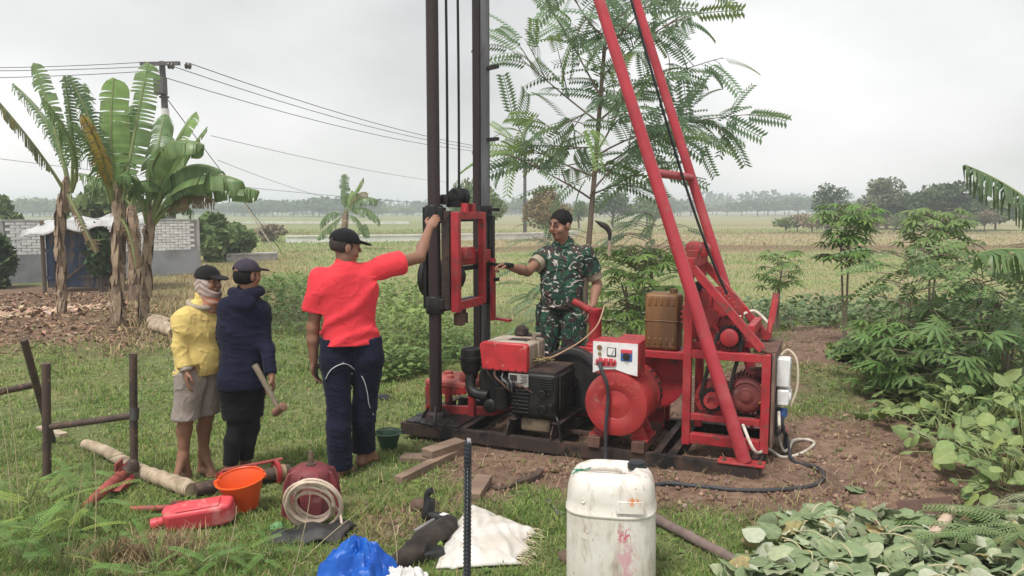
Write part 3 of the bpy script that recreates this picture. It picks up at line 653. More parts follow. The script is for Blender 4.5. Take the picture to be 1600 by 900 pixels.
b = MB(); b.box((U0+.03, .60, 1.13), (.07, .10, .24)); part(b, 'bearing_block', BLK, bevel=.008)
def sprocket(c, r, teeth, th):
    b = MB(); c = Vector(c); poly = []
    for i in range(teeth*4):
        a = 2*math.pi*i/(teeth*4); rr = r if i % 4 in (0, 1) else r*.90; poly.append(c+Vector((rr*math.cos(a), 0, rr*math.sin(a))))
    return b.prism(poly, (0, th, 0))
part(sprocket((2.32, .50, 1.00), .215, 34, .02), 'gear_wheel', REDD, bevel=.001)
b = MB(); b.lathe((2.32, .46, 1.00), (0, 1, 0), [(0, .03), (.005, .07), (.04, .075), (.06, .12), (.065, .12), (.09, .19), (.11, .19), (.12, .13), (.32, .13), (.33, .20), (.35, .20)], 30); part(b, 'winch_drum', REDD)
for i in range(5):
    a = i*2*math.pi/5+.3; b = MB(); b.bar((2.32+.06*math.cos(a), .48, 1.0+.06*math.sin(a)), (2.32+.18*math.cos(a), .49, 1.0+.18*math.sin(a)), .02, .035, up=(0, 1, 0)); part(b, 'wheel_spoke', RED)
SP2 = (2.48, .385, .885)
part(sprocket(SP2, .088, 17, .018), 'chain_sprocket', BLK)
b = MB(); b.lathe((SP2[0], SP2[1]-.07, SP2[2]), (0, 1, 0), [(0, .018), (.003, .045), (.012, .062), (.10, .062), (.2, .03)], 20); part(b, 'sprocket_hub', RED)
b = MB(); b.box((2.48, .46, .80), (.14, .10, .06)); b.box((2.32, .46, .80), (.34, .05, .05)); part(b, 'pillow_block', REDD, bevel=.004)
LH = (2.375, .40, .43)
b = MB(); b.lathe((LH[0], LH[1]-.02, LH[2]), (0, 1, 0), [(0, .105), (.004, .13), (.02, .135), (.14, .135), (.15, .11), (.26, .11)], 28); part(b, 'chain_case', REDD)
b = MB(); b.lathe((LH[0], LH[1]-.10, LH[2]), (0, 1, 0), [(.02, .026), (0, .030), (0, .055), (.01, .058), (.08, .058)], 20); part(b, 'case_hub', RED)
part(sprocket((LH[0], LH[1]-.045, LH[2]), .09, 18, .016), 'chain_sprocket', BLK)
b = MB()
for i in range(8):
    a = i*math.pi/4; b.lathe((LH[0]+.112*math.cos(a), LH[1]-.018, LH[2]+.112*math.sin(a)), (0, -1, 0), [(0, .010), (.012, .009)], 6)
part(b, 'case_bolt', REDD)
b = MB(); b.box((LH[0], LH[1]+.10, .295), (.24, .18, .035)); part(b, 'case_foot', REDD, bevel=.004)
link = MB(); link.box((0, 0, 0), (.026, .022, .034)); lk = None
A1, A2 = Vector((SP2[0], SP2[1]+.009, SP2[2])), Vector((LH[0], LH[1]-.037, LH[2])); n = 22
for s_ in (-1, 1):
    for i in range(n):
        d = (A2-A1).normalized(); sd_ = Vector((-d.z, 0, d.x))*s_
        p = (A1+sd_*.088).lerp(A2+sd_*.09, (i+.5)/n)
        if lk is None: lk = part(link, 'chain_link', BLK, bevel=.003); o = lk
        else: o = lk.copy(); COL.objects.link(o); o.parent = rig
        o.location = p; o.rotation_euler = (0, math.atan2(d.x, d.z), 0)
b = MB(); b.bar((U1-.12, .80, .84), (U1-.05, .82, .87), .05, .05); b.lathe((U1-.05, .78, .85), (0, 1, 0), [(0, .035), (.1, .035)], 14); part(b, 'brake_pivot', REDD)
b = MB(); q0 = RP(U1-.03, .80, .86); q1 = at(1213, 458, 5.75); b.tube([q0, q0.lerp(q1, .25)], .022, 10); b.bar(q0.lerp(q1, .25), q1, .045, .016, up=(0, 1, 0)); b.build('brake_lever', RED, rig)
b = MB(); b.tube(smooth_path([RP(2.45, .75, .95), RP(2.58, .86, 1.02), RP(2.70, .84, .93), q0.lerp(q1, .2)], 5), .012, 8); b.build('brake_hose', M('hose_white', (.62, .58, .50), (.45, .40, .33), scale=20, rough=.6), rig)
# hoist rope coming down along the front leg to the winch
b = MB(); b.tube(smooth_path([RP(.40, .42, MTOP-.2), RP(1.35, .50, 4.4), RP(1.95, .56, 2.45), RP(2.14, .6, 1.85), RP(2.30, .62, 1.42), RP(2.44, .62, 1.12)], 6), .010, 8); b.build('hoist_rope', BLK, rig)
b = MB(); b.box((U1+.045, .64, .46), (.02, .60, .66)); pn = part(b, 'panel_board', M('panel_wood', (.20, .13, .10), (.12, .08, .06), scale=6, rough=.85, bump=.4), bevel=.003)
b = MB(); b.box((U1-.02, .66, TT+.008), (.16, .56, .016)); part(b, 'deck_plate', RUSTL, bevel=.002)

# ------------------------------------------------------------------ machines standing on the skid
def on_rig(name, u, v, w_, label, cat, dyaw=0):
    return thing(name, RP(u, v, w_), label, cat, rot=(RROT[0], RROT[1], RROT[2]+dyaw))
# electric motor
MOTC = M('motor_casting', (.20, .045, .040), (.13, .032, .03), scale=9, rough=.6, bump=.35, bscale=50, wear=(.17, .10, .08), wlo=.57, whi=.66, wscale=14)
em = on_rig('electric_motor', 2.60, .42, .281, 'finned dark red electric motor inside the red winch tower', 'motor')
def lp(mb, name, mat, par, **kw): return mb.build(name, mat, par, space='local', **kw)
b = MB(); b.lathe((0, -.03, .19), (0, 1, 0), [(0, .03), (0, .05), (.006, .055), (.006, .10), (.014, .118), (.03, .132), (.32, .128), (.34, .09), (.36, .03)], 30); lp(b, 'housing', MOTC, em)
b = MB()
for i in range(30):
    a = 2*math.pi*i/30; b.box((.137*math.cos(a), .14, .19+.137*math.sin(a)), (.022, .26, .006), rot=(0, -a, 0))
lp(b, 'cooling_fins', MOTC, em)
b = MB(); b.lathe((0, -.045, .19), (0, 1, 0), [(0, .022), (.004, .036), (.02, .036)], 18); b.lathe((0, -.032, .19), (0, 1, 0), [(0, .098), (.004, .108), (.012, .108)], 28, cap=False); lp(b, 'end_cap', MOTC, em)
for s_ in (-1, 1):
    b = MB(); b.box((s_*.09, .13, .025), (.06, .22, .05)); lp(b, 'foot', MOTC, em, bevel=.004)
b = MB(); b.box((.05, .12, .335), (.11, .12, .06)); lp(b, 'terminal_box', MOTC, em, bevel=.006)
b = MB()
for i in range(9):
    p0 = Vector((.10+random.uniform(-.01, .02), -.02, .28)); b.tube(smooth_path([p0, p0+Vector((.03, -.03, -.03+random.uniform(-.02, .02))), p0+Vector((.045+random.uniform(-.02, .02), -.03, -.09)), p0+Vector((.02+random.uniform(-.03, .02), -.02, -.13))], 4), .004, 6)
lp(b, 'yellow_tie', M('yellow_cord', (.50, .28, .05), None, rough=.7), em)
# generator
GEN = M('generator_paint', (.37, .034, .034), (.24, .026, .026), scale=5, lo=.42, hi=.74, rough=.4, bump=.15, wear=(.30, .13, .10), wlo=.60, whi=.70, wscale=11, dust=(.34, .20, .15))
ge = on_rig('generator', 1.77, .0, SH+.06, 'red drum generator with white control panel on top', 'generator')
GZ, GR = .27, .228
b = MB(); b.lathe((0, -.035, GZ), (0, 1, 0), [(0, .018), (.004, .028), (.004, .075), (.008, .10), (.004, .105), (.004, .195), (.012, GR-.006), (.03, GR), (.045, GR)], 44); lp(b, 'end_cover', GEN, ge)
b = MB(); b.lathe((0, .012, GZ), (0, 1, 0), [(0, GR-.012), (.005, GR-.008), (.33, GR-.012), (.335, GR-.03), (.35, GR-.03)], 44); lp(b, 'drum', GEN, ge)
b = MB(); b.lathe((0, .34, GZ), (0, 1, 0), [(0, GR-.02), (.004, GR), (.10, GR), (.11, GR-.03), (.16, .05)], 40); lp(b, 'bearing_housing', REDD, ge)
VENT = M('vent_dark', (.03, .02, .02), None, rough=.8)
for i in range(7):
    a = R(-30+i*13); b = MB(); b.box((GR*1.0*math.cos(a), .395, GZ+GR*math.sin(a)), (.008, .07, .014), rot=(0, -a, 0)); lp(b, 'vent_slot', VENT, ge)
for s_ in (-1, 1):
    b = MB(); b.prism([(s_*.08, .08, .0), (s_*.20, .08, 0), (s_*.20, .08, .03), (s_*.15, .08, .14), (s_*.10, .08, .11)], (0, .02, 0)); b.prism([(s_*.08, .24, .0), (s_*.20, .24, 0), (s_*.20, .24, .03), (s_*.15, .24, .14), (s_*.10, .24, .11)], (0, .02, 0)); b.box((s_*.16, .17, .01), (.11, .26, .02)); lp(b, 'foot', GEN, ge, bevel=.002)
# faded print ring on the end cover
PRINT = M('faded_print', (.62, .14, .11), (.50, .045, .045), scale=30, rough=.5, bump=0, lo=.35, hi=.6)
for i in range(19):
    if i in (9,): continue
    a = R(158-i*7.4); c = Vector((.155*math.cos(a), -.0335, GZ+.155*math.sin(a)))
    b = MB(); k = i % 4; sx = .006
    tx = Vector((math.sin(a), 0, -math.cos(a))); rd = Vector((math.cos(a), 0, math.sin(a)))
    b.bar(c-rd*.014-tx*sx, c+rd*.014-tx*sx, .003, .0015, up=(0, 1, 0)); b.bar(c-rd*.014+tx*sx, c+rd*.014+tx*sx, .003, .0015, up=(0, 1, 0)) if k != 1 else None
    if k != 3: b.bar(c+rd*(.013 if k else 0)-tx*sx, c+rd*(.013 if k else 0)+tx*sx, .003, .0015, up=(0, 1, 0))
    lp(b, 'print_letter', PRINT, ge)
# control box
CBW = M('panel_white', (.72, .71, .70), (.62, .60, .58), scale=14, rough=.5, bump=.05)
BX, BY, BZ = -.01, .085, GZ+.235+.09
b = MB(); b.box((BX, BY, BZ), (.33, .20, .235)); cb = lp(b, 'control_box', RED, ge, bevel=.006)
b = MB(); b.prism([(BX-.160, BY-.101, BZ-.112), (BX-.10, BY-.101, BZ-.085), (BX, BY-.101, BZ-.075), (BX+.09, BY-.101, BZ-.10), (BX+.160, BY-.101, BZ-.112), (BX+.160, BY-.101, BZ+.112), (BX-.160, BY-.101, BZ+.112)], (0, -.004, 0)); lp(b, 'front_panel', CBW, cb)
YF = BY-.106
b = MB(); b.box((BX-.025, YF, BZ+.045), (.066, .010, .062)); lp(b, 'meter_frame', VENT, cb, bevel=.003)
b = MB(); b.box((BX-.025, YF-.006, BZ+.047), (.052, .003, .048)); lp(b, 'meter_face', CBW, cb)
b = MB(); b.bar((BX-.020, YF-.009, BZ+.028), (BX-.008, YF-.009, BZ+.062), .003, .002, up=(0, 1, 0)); lp(b, 'meter_needle', VENT, cb)
MRED = M('signal_red', (.60, .06, .08), None, rough=.4, bump=0); MBLUE = M('label_blue', (.05, .11, .30), None, rough=.4, bump=0)
b = MB(); b.box((BX+.082, YF, BZ+.028), (.082, .006, .082)); lp(b, 'breaker_plate', MBLUE, cb, bevel=.008)
b = MB(); b.box((BX+.082, YF-.003, BZ+.056), (.078, .004, .026)); lp(b, 'breaker_label', MRED, cb, bevel=.004)
b = MB(); b.lathe((BX+.082, YF-.004, BZ+.022), (0, -1, 0), [(0, .026), (.010, .024), (.012, .012)], 20); b.box((BX+.082, YF-.018, BZ+.024), (.008, .014, .03)); lp(b, 'breaker_knob', VENT, cb)
b = MB(); b.lathe((BX-.112, YF, BZ+.072), (0, -1, 0), [(0, .018), (.008, .017), (.010, .008)], 16); lp(b, 'pilot_lamp', M('lamp_brown', (.20, .10, .05), None, rough=.3), cb)
b = MB(); b.lathe((BX-.110, YF, BZ+.028), (0, -1, 0), [(0, .012), (.014, .011)], 14); lp(b, 'selector_knob', M('brass_knob', (.32, .24, .10), None, rough=.4, metal=.6), cb)
b = MB(); pl_ = []
for i in range(24):
    a = 2*math.pi*i/24; pl_.append((BX-.063+.055*(1 if math.cos(a) > 0 else -1)*.9+.026*math.cos(a), YF, BZ-.030+.028*math.sin(a)))
b.prism(pl_, (0, -.006, 0)); lp(b, 'terminal_plate', MRED, cb)
for i in range(4):
    b = MB(); b.lathe((BX-.118+i*.037, YF-.006, BZ-.030), (0, -1, 0), [(0, .013), (.010, .012), (.014, .006)], 14); lp(b, 'terminal_post', REDD if i % 2 else M('terminal_dark', (.22, .04, .04), None, rough=.4), cb)
    b = MB(); b.box((BX-.118+i*.037, YF-.010, BZ-.008), (.005, .004, .014)); lp(b, 'terminal_mark', CBW, cb)
b = MB(); b.prism([(BX-.150, YF+.002, BZ-.045), (BX-.150, YF+.002, BZ-.050), (BX-.09, YF+.002, BZ-.062), (BX-.09, YF+.002, BZ-.067)], (0, -.003, 0)); lp(b, 'panel_text', VENT, cb)
for i in range(12):
    b = MB(); b.box((BX+.166, BY-.04+.05*(i % 2)+.02, BZ-.05+.02*(i//2)), (.004, .035, .007)); lp(b, 'louvre', REDD, cb)
b = MB(); b.tube(smooth_path([(BX-.10, YF-.02, BZ-.03), (BX-.085, YF-.05, BZ-.07), (BX-.04, YF-.06, BZ-.16), (BX-.035, -.06, GZ+.05), (BX-.045, -.07, GZ-.15), (BX-.04, -.09, -.10), (BX-.04, -.16, -.145)], 6), .0125, 10); lp(b, 'output_cable', MWIRE, ge)
b = MB()
for s_ in (-1, 1): b.bar((s_*.16, -.02, -.022), (s_*.16, .55, -.022), .09, .075)
gm = lp(b, 'mounting_rail', RUSTL, ge, bevel=.003)
# big drive pulley with red fuel tank behind
pu = on_rig('drive_pulley', 1.87, .62, SH, 'large red drive pulley behind the generator', 'pulley')
b = MB(); b.lathe((0, 0, .42), (0, 1, 0), [(0, .24), (.004, .262), (.02, .262), (.035, .245), (.05, .262), (.066, .262), (.07, .24)], 40, cap=False); b.lathe((0, .02, .42), (0, 1, 0), [(0, .25), (.0, .03), (.03, .03), (.03, .25)], 40, cap=False); lp(b, 'rim', RED, pu)
b = MB(); b.lathe((0, -.05, .42), (0, 1, 0), [(0, .03), (.003, .05), (.12, .05)], 20); lp(b, 'hub', REDD, pu)
b = MB(); b.box((0, .12, .20), (.14, .14, .40)); lp(b, 'pedestal', REDD, pu, bevel=.006)
ft = on_rig('fuel_tank', 1.72, .80, SH, 'red painted rectangular fuel tank behind the generator', 'fuel tank')
b = MB(); b.box((.05, 0, .58), (.42, .28, .17)); lp(b, 'tank', RED, ft, bevel=.025, seg=3)
b = MB(); b.box((.05, 0, .668), (.40, .26, .02)); lp(b, 'lid', RED, ft, bevel=.01)
b = MB(); b.lathe((.12, 0, .675), (0, 0, 1), [(0, .04), (.02, .04), (.022, .03)], 16); lp(b, 'filler_cap', RUSTL, ft)
b = MB()
for xx in (-.12, .22):
    for yy in (-.1, .1): b.bar((xx, yy, 0), (xx, yy, .50), .04, .04, up=(0, 1, 0))
lp(b, 'stand', REDD, ft)
# amber jerrycan on a red shelf
sh_ = on_rig('shelf', 1.97, .66, SH, 'red steel shelf carrying the amber jerrycan', 'shelf')
b = MB(); b.box((0, 0, .604), (.34, .30, .055)); lp(b, 'shelf_top', RED, sh_, bevel=.004)
for s_ in (-1, 1):
    b = MB(); b.bar((s_*.15, .13, 0), (s_*.15, .13, .575), .035, .035, up=(0, 1, 0)); lp(b, 'leg', REDD, sh_)
AMB = M('amber_plastic', (.20, .095, .034), (.11, .055, .024), scale=5, rough=.45, bump=.1, stretch=(1, 1, .35), wear=(.27, .19, .10), wlo=.60, whi=.75, wscale=4)
jc = on_rig('jerrycan', 1.955, .64, SH+.632, 'translucent amber plastic jerrycan on the red shelf by the winch', 'jerrycan')
b = MB(); b.box((0, 0, .215), (.255, .21, .43)); lp(b, 'body', AMB, jc, bevel=.028, seg=3)
for j in (0, 1):
    for i in range(5):
        b = MB(); b.box((-.09+i*.045, -.105, .07 if j == 0 else .37), (.022, .012, .06 if j else .05)); lp(b, 'rib', AMB, jc, bevel=.005)
b = MB(); b.bar((-.127, 0, .43), (-.10, 0, .36), .001, .001); b.lathe((.07, 0, .43), (0, 0, 1), [(0, .03), (.03, .03), (.032, .02)], 16); lp(b, 'cap', AMB, jc)
b = MB(); b.box((0, -.003, .225), (.259, .214, .008)); lp(b, 'seam', AMB, jc, bevel=.003)
# hand pump / gear pump
pmp = on_rig('water_pump', 1.31, .80, SH, 'red cast pump with tall neck and side arm, behind the engine', 'pump')
b = MB(); b.lathe((0, 0, .02), (0, 0, 1), [(0, .14), (.02, .14), (.03, .10), (.20, .10), (.24, .13)], 22); lp(b, 'pedestal', REDD, pmp)
b = MB(); b.box((0, 0, .49), (.26, .22, .13)); lp(b, 'valve_chest', RED, pmp, bevel=.02, seg=3)
b = MB(); b.lathe((-.01, -.09, .345), (0, -.7, .5), [(-.06, .12), (0, .125), (.05, .11), (.085, .06)], 22); lp(b, 'bowl', RED, pmp)
for k in range(5):
    b = MB(); b.lathe((-.10+k*.05, -.112, .50), (0, -1, 0), [(0, .012), (.012, .010)], 6); lp(b, 'bolt', REDD, pmp)
b = MB(); b.lathe((.05, 0, .55), (0, 0, 1), [(0, .085), (.02, .085), (.03, .07), (.05, .07), (.06, .055), (.30, .052), (.31, .058), (.34, .058)], 20); lp(b, 'neck', RED, pmp)
b = MB(); b.tube([(.05, 0, .85), (-.10, .06, .91), (-.16, .09, .925)], .03, 12); lp(b, 'arm', REDD, pmp)
PUMPTOP = RP(1.58, .80, SH+.90)
# diesel engine
en = on_rig('diesel_engine', 1.02, .04, SH, 'greasy black single cylinder diesel engine with red hopper', 'engine')
EB = .13
b = MB(); b.box((.10, .24, EB+.18), (.36, .44, .34)); blk = lp(b, 'crankcase', BLKM, en, bevel=.03, seg=3)
for k in range(7):
    b = MB(); b.box((-.005+.03*0, .012, EB+.05+.028*k), (.14, .02, .010)); lp(b, 'rib', BLKM, blk, bevel=.003)
for k in range(5):
    b = MB(); b.box((.20, .012, EB+.315-.018*k), (.11, .02, .008)); lp(b, 'rib', BLKM, blk, bevel=.003)
for x_, z_, r_ in ((.17, .20, .034), (.17, .085, .034), (.235, .115, .018), (-.03, .10, .016), (.22, .20, .014)):
    b = MB(); b.lathe((x_, .02, EB+z_), (0, -1, 0), [(0, r_), (.018, r_), (.022, r_*.75), (.016, r_*.7), (.016, r_*.3), (.024, r_*.28)], 16); lp(b, 'cover_cap', BLKM, blk)
for x_ in (-.06, .26):
    for z_ in (.03, .12, .22, .32):
        b = MB(); b.lathe((x_, .018, EB+z_), (0, -1, 0), [(0, .010), (.010, .009)], 6); lp(b, 'bolt', BLKM, blk)
PLATE = M('name_plate', (.52, .51, .48), (.40, .39, .36), scale=30, rough=.35, metal=.5, bump=.05)
b = MB(); b.box((-.02, .012, EB+.290), (.16, .006, .095)); np_ = lp(b, 'name_plate', PLATE, blk)
b = MB(); b.box((-.06, .008, EB+.305), (.058, .003, .045)); lp(b, 'plate_emblem', VENT, np_)
for k in range(6):
    b = MB(); b.box((.025+random.uniform(-.004, .004), .008, EB+.327-.012*k), (.058-.012*(k % 3), .003, .004)); lp(b, 'plate_text', VENT, np_)
for k in range(2):
    b = MB(); b.box((-.035, .008, EB+.269-.010*k), (.10-.03*k, .003, .004)); lp(b, 'plate_text', VENT, np_)
# right-hand face: window cover and side ribs
b = MB(); b.box((.285, .20, EB+.21), (.02, .26, .26)); lp(b, 'side_cover', BLKM, blk, bevel=.02)
for k in range(5):
    b = MB(); b.box((.298, .11+.045*k, EB+.20), (.008, .012, .20)); lp(b, 'rib', BLKM, blk, bevel=.002)
b = MB(); b.box((.10, .24, EB+.357), (.34, .40, .025)); lp(b, 'deck', RUST, blk, bevel=.006)
# cylinder head and pipes at the left
b = MB(); b.box((-.235, .24, EB+.19), (.32, .30, .26)); lp(b, 'cylinder_head', BLKM, en, bevel=.03, seg=3)
b = MB(); b.lathe((-.16, .03, EB+.05), (0, 0, 1), [(0, .03), (.01, .05), (.15, .05), (.17, .06), (.18, .03)], 16); lp(b, 'fuel_filter', BLKM, en)
b = MB(); b.tube(smooth_path([(-.465, .12, EB+.30), (-.465, .10, EB+.20), (-.42, .08, EB+.14), (-.30, .08, EB+.13)], 5), .042, 14); lp(b, 'intake_elbow', BLKM, en)
b = MB(); b.lathe((-.475, .13, EB+.24), (0, 0, 1), [(0, .04), (.03, .045), (.07, .075), (.08, .078), (.145, .080), (.15, .088), (.175, .088), (.18, .080), (.235, .080), (.245, .07), (.252, .03)], 26); lp(b, 'air_cleaner', BLK, en)
for k in range(4):
    b = MB(); b.tube(smooth_path([(-.17+.03*k, .03, EB+.30), (-.11+.02*k, -.01, EB+.27), (-.09+.01*k, .0, EB+.22-.01*k), (-.06, .02, EB+.18)], 4), .006, 7); lp(b, 'fuel_line', BLK if k % 2 else STEEL, en)
b = MB(); b.tube(smooth_path([(-.20, .40, EB+.30), (-.22, .44, EB+.42), (-.20, .50, EB+.50), (-.14, .56, EB+.54)], 5), .028, 12); b.lathe((-.18, .42, EB+.52), (.2, .1, 1), [(0, .03), (.05, .06), (.10, .05), (.12, .02)], 14); lp(b, 'exhaust_pipe', RUST, en)
# hopper
HOPM = M('hopper_side', (.42, .37, .30), (.26, .20, .15), scale=6, rough=.7, bump=.3, stretch=(1, 1, .25), wear=(.12, .085, .06), wlo=.55, whi=.68, wscale=9)
HX, HY, HZ = -.125, .22, EB+.345
poly = [(-.20, 0), (.17, 0), (.17, .20), (.15, .215), (-.20, .215), (-.225, .19)]
b = MB(); b.prism([(HX+p[0], HY-.20, HZ+p[1]) for p in poly], (0, .06, 0)); hp_ = lp(b, 'hopper_front', M('hopper_red', (.48, .032, .038), (.36, .027, .032), scale=6, rough=.35, bump=.08, wear=(.42, .27, .21), wlo=.62, whi=.70, wscale=13), en, bevel=.010, seg=3)
b = MB(); b.prism([(HX+p[0]*.985, HY-.14, HZ+p[1]*.985) for p in poly], (0, .32, 0)); lp(b, 'hopper_tank', HOPM, en, bevel=.008, seg=2)
b = MB(); b.box((HX+.02, HY+.01, HZ+.213), (.15, .09, .006)); lp(b, 'hopper_mouth', VENT, en)
b = MB(); b.box((HX+.172, HY+.03, HZ+.11), (.02, .03, .19)); b.tube([(HX+.13, HY+.04, HZ+.20), (HX+.13, HY+.04, HZ+.265)], .018, 12); b.tube([(HX+.13, HY+.04, HZ+.255), (HX+.17, HY+.07, HZ+.255)], .014, 10); lp(b, 'float_gauge', HOPM, en)
for k in range(6):
    a = k*1.05; b = MB(); b.lathe((HX-.17+.062*k, HY-.203, HZ+.012), (0, -1, 0), [(0, .008), (.008, .007)], 6); lp(b, 'bolt', RUST, en)
for k in range(5):
    b = MB(); b.tube(smooth_path([(-.30+.07*k, .06, EB+.36), (-.27+.06*k, .0, EB+.33-.02*k), (-.20+.05*k, -.005, EB+.26), (-.15+.06*k, .02, EB+.20)], 4), .008 if k % 2 else .005, 8); lp(b, 'fuel_line', (BLK, RUSTL, STEEL)[k % 3], en)
b = MB(); b.lathe((-.27, .06, EB+.06), (0, -1, 0), [(0, .055), (.02, .055), (.03, .045), (.035, .015)], 18); lp(b, 'valve_cover', BLKM, en)
b = MB(); b.box((-.28, .10, EB+.335), (.16, .10, .05)); lp(b, 'rocker_box', BLKM, en, bevel=.015)
b = MB(); b.tube(smooth_path([(.27, .02, EB+.05), (.31, -.03, EB+.02), (.34, -.03, -.01), (.36, .0, -.06)], 4), .010, 8); lp(b, 'drain_hose', BLK, en)
# flywheel behind
FW = M('flywheel_iron', (.05, .048, .047), (.028, .027, .026), scale=5, rough=.45, metal=.4, bump=.2)
b = MB(); b.lathe((.22, .50, EB+.20), (0, 1, 0), [(0, .22), (0, .262), (.006, .27), (.085, .27), (.09, .262), (.09, .22)], 48, cap=False); b.lathe((.22, .53, EB+.20), (0, 1, 0), [(0, .23), (0, .04), (.03, .04), (.03, .23)], 40, cap=False); fw_ = lp(b, 'flywheel', FW, en)
b = MB(); b.lathe((.22, .42, EB+.20), (0, 1, 0), [(0, .03), (.005, .06), (.13, .06)], 20); lp(b, 'hub', FW, fw_)
for s_ in (0, .36):
    b = MB(); b.prism([(-.10+s_*.98, -.045, 0), (-.10+s_*.98, .50, 0), (-.10+s_*.98, .50, .115), (-.10+s_*.98, .02, .115), (-.10+s_*.98, -.045, .05)], (.012, 0, 0)); b.box((-.07+s_*.98, .25, .12), (.07, .50, .012)); lp(b, 'mount', RUST, en, bevel=.002)
b = MB(); b.box((.10, .20, .075), (.24, .30, .10)); lp(b, 'sump', M('sump_grime', (.16, .12, .075), (.08, .06, .04), scale=8, rough=.7), en, bevel=.015)
b = MB()
for k in range(16): b.tube([(.10+random.uniform(-.1, .08), .2+random.uniform(-.08, .1), EB+.41), (.10+random.uniform(-.14, .1), .2+random.uniform(-.14, .1), EB+.44)], .005, 5)
lp(b, 'starter_cord', M('frayed_cord', (.30, .24, .10), (.16, .13, .06), scale=20, rough=.9), en)
b = MB(); b.tube(smooth_path([(.12, .2, EB+.43), (.22, .16, EB+.47), (.36, .32, EB+.56), (.43, .52, EB+.66), (.44, .68, EB+.80)], 6), .006, 7); lp(b, 'pull_wire', M('copper_wire', (.40, .24, .15), None, rough=.5), en)
b = MB(); b.box((.62, .01, .02), (.05, .03, .025)); o = b.build('rag_scrap', CBW, None, space='world') if False else None
# switches and sockets on the panel board
so = on_rig('switch_box', U1+.055, .62, .42, 'white breaker box and sockets on the end board of the rig', 'switch box')
WP = M('white_plastic', (.74, .74, .73), (.62, .61, .59), scale=10, rough=.4, bump=.03)
b = MB(); b.box((.045, -.09, .22), (.09, .13, .20)); lp(b, 'breaker_box', WP, so, bevel=.008)
b = MB(); b.box((.092, -.09, .26), (.006, .07, .07)); lp(b, 'breaker_cover', M('smoke_plastic', (.42, .43, .45), None, rough=.2, bump=0), so, bevel=.002)
for k in range(2):
    b = MB(); b.box((.05, -.12+.11*k, .045), (.08, .10, .11)); s1 = lp(b, 'socket', WP, so, bevel=.010)
    b = MB(); b.lathe((.088, -.12+.11*k, .045), (1, 0, 0), [(0, .036), (.012, .034), (.006, .028)], 18); lp(b, 'socket_face', WP, s1)
b = MB(); b.lathe((.05, -.10, -.04), (0, -.2, -1), [(0, .03), (.05, .032), (.07, .018)], 14); lp(b, 'blue_plug', MBLUE, so)
b = MB(); b.tube(smooth_path([(.02, -.05, .33), (.07, -.05, .37), (.13, -.08, .30), (.14, -.10, .12), (.10, -.12, -.02)], 5), .008, 8); lp(b, 'lead', M('lead_cream', (.50, .42, .33), None, rough=.6), so)
def ground_cable(name, pts, r, mat, label):
    P = [Vector(p) for p in pts]; b = MB(); b.tube(smooth_path(P, 7), r, 9); return tag(b.build(name, mat, None, origin=P[0]), label, 'cable')
def gup(px, py, h=.014): p = G(px, py); p.z += h; return p
sp = RP(U1+.10, .52, .38)
ground_cable('power_cable', [sp, sp+Vector((.0, -.02, -.15)), gup(1228, 700, .10), gup(1238, 722), gup(1275, 733), gup(1287, 748), gup(1270, 762), gup(1215, 769), gup(1150, 769), gup(1080, 762), gup(1030, 760), gup(960, 790), gup(900, 830)], .014, MWIRE, 'black power cable looping over the soil from the switch box to the white drum')
ground_cable('drop_cable', [sp+Vector((-.03, .02, 0)), sp+Vector((-.03, 0, -.2)), gup(1224, 690, .12), gup(1226, 715)], .010, MWIRE, 'short black cable hanging from the blue plug down to the soil')
HOSE = M('hose_white', (.62, .58, .50))
ground_cable('white_cable', [RP(2.60, .25, .30), RP(2.70, .12, .16), gup(1200, 712, .05), gup(1222, 717), gup(1250, 712), gup(1272, 697), gup(1262, 690), gup(1240, 694, .03), gup(1232, 710, .04), gup(1222, 712, .05), gup(1212, 690, .13), gup(1216, 683, .17), RP(U1+.09, .45, .25), RP(U1+.08, .48, .36)], .011, HOSE, 'white cable looped on the soil at the right end of the skid')

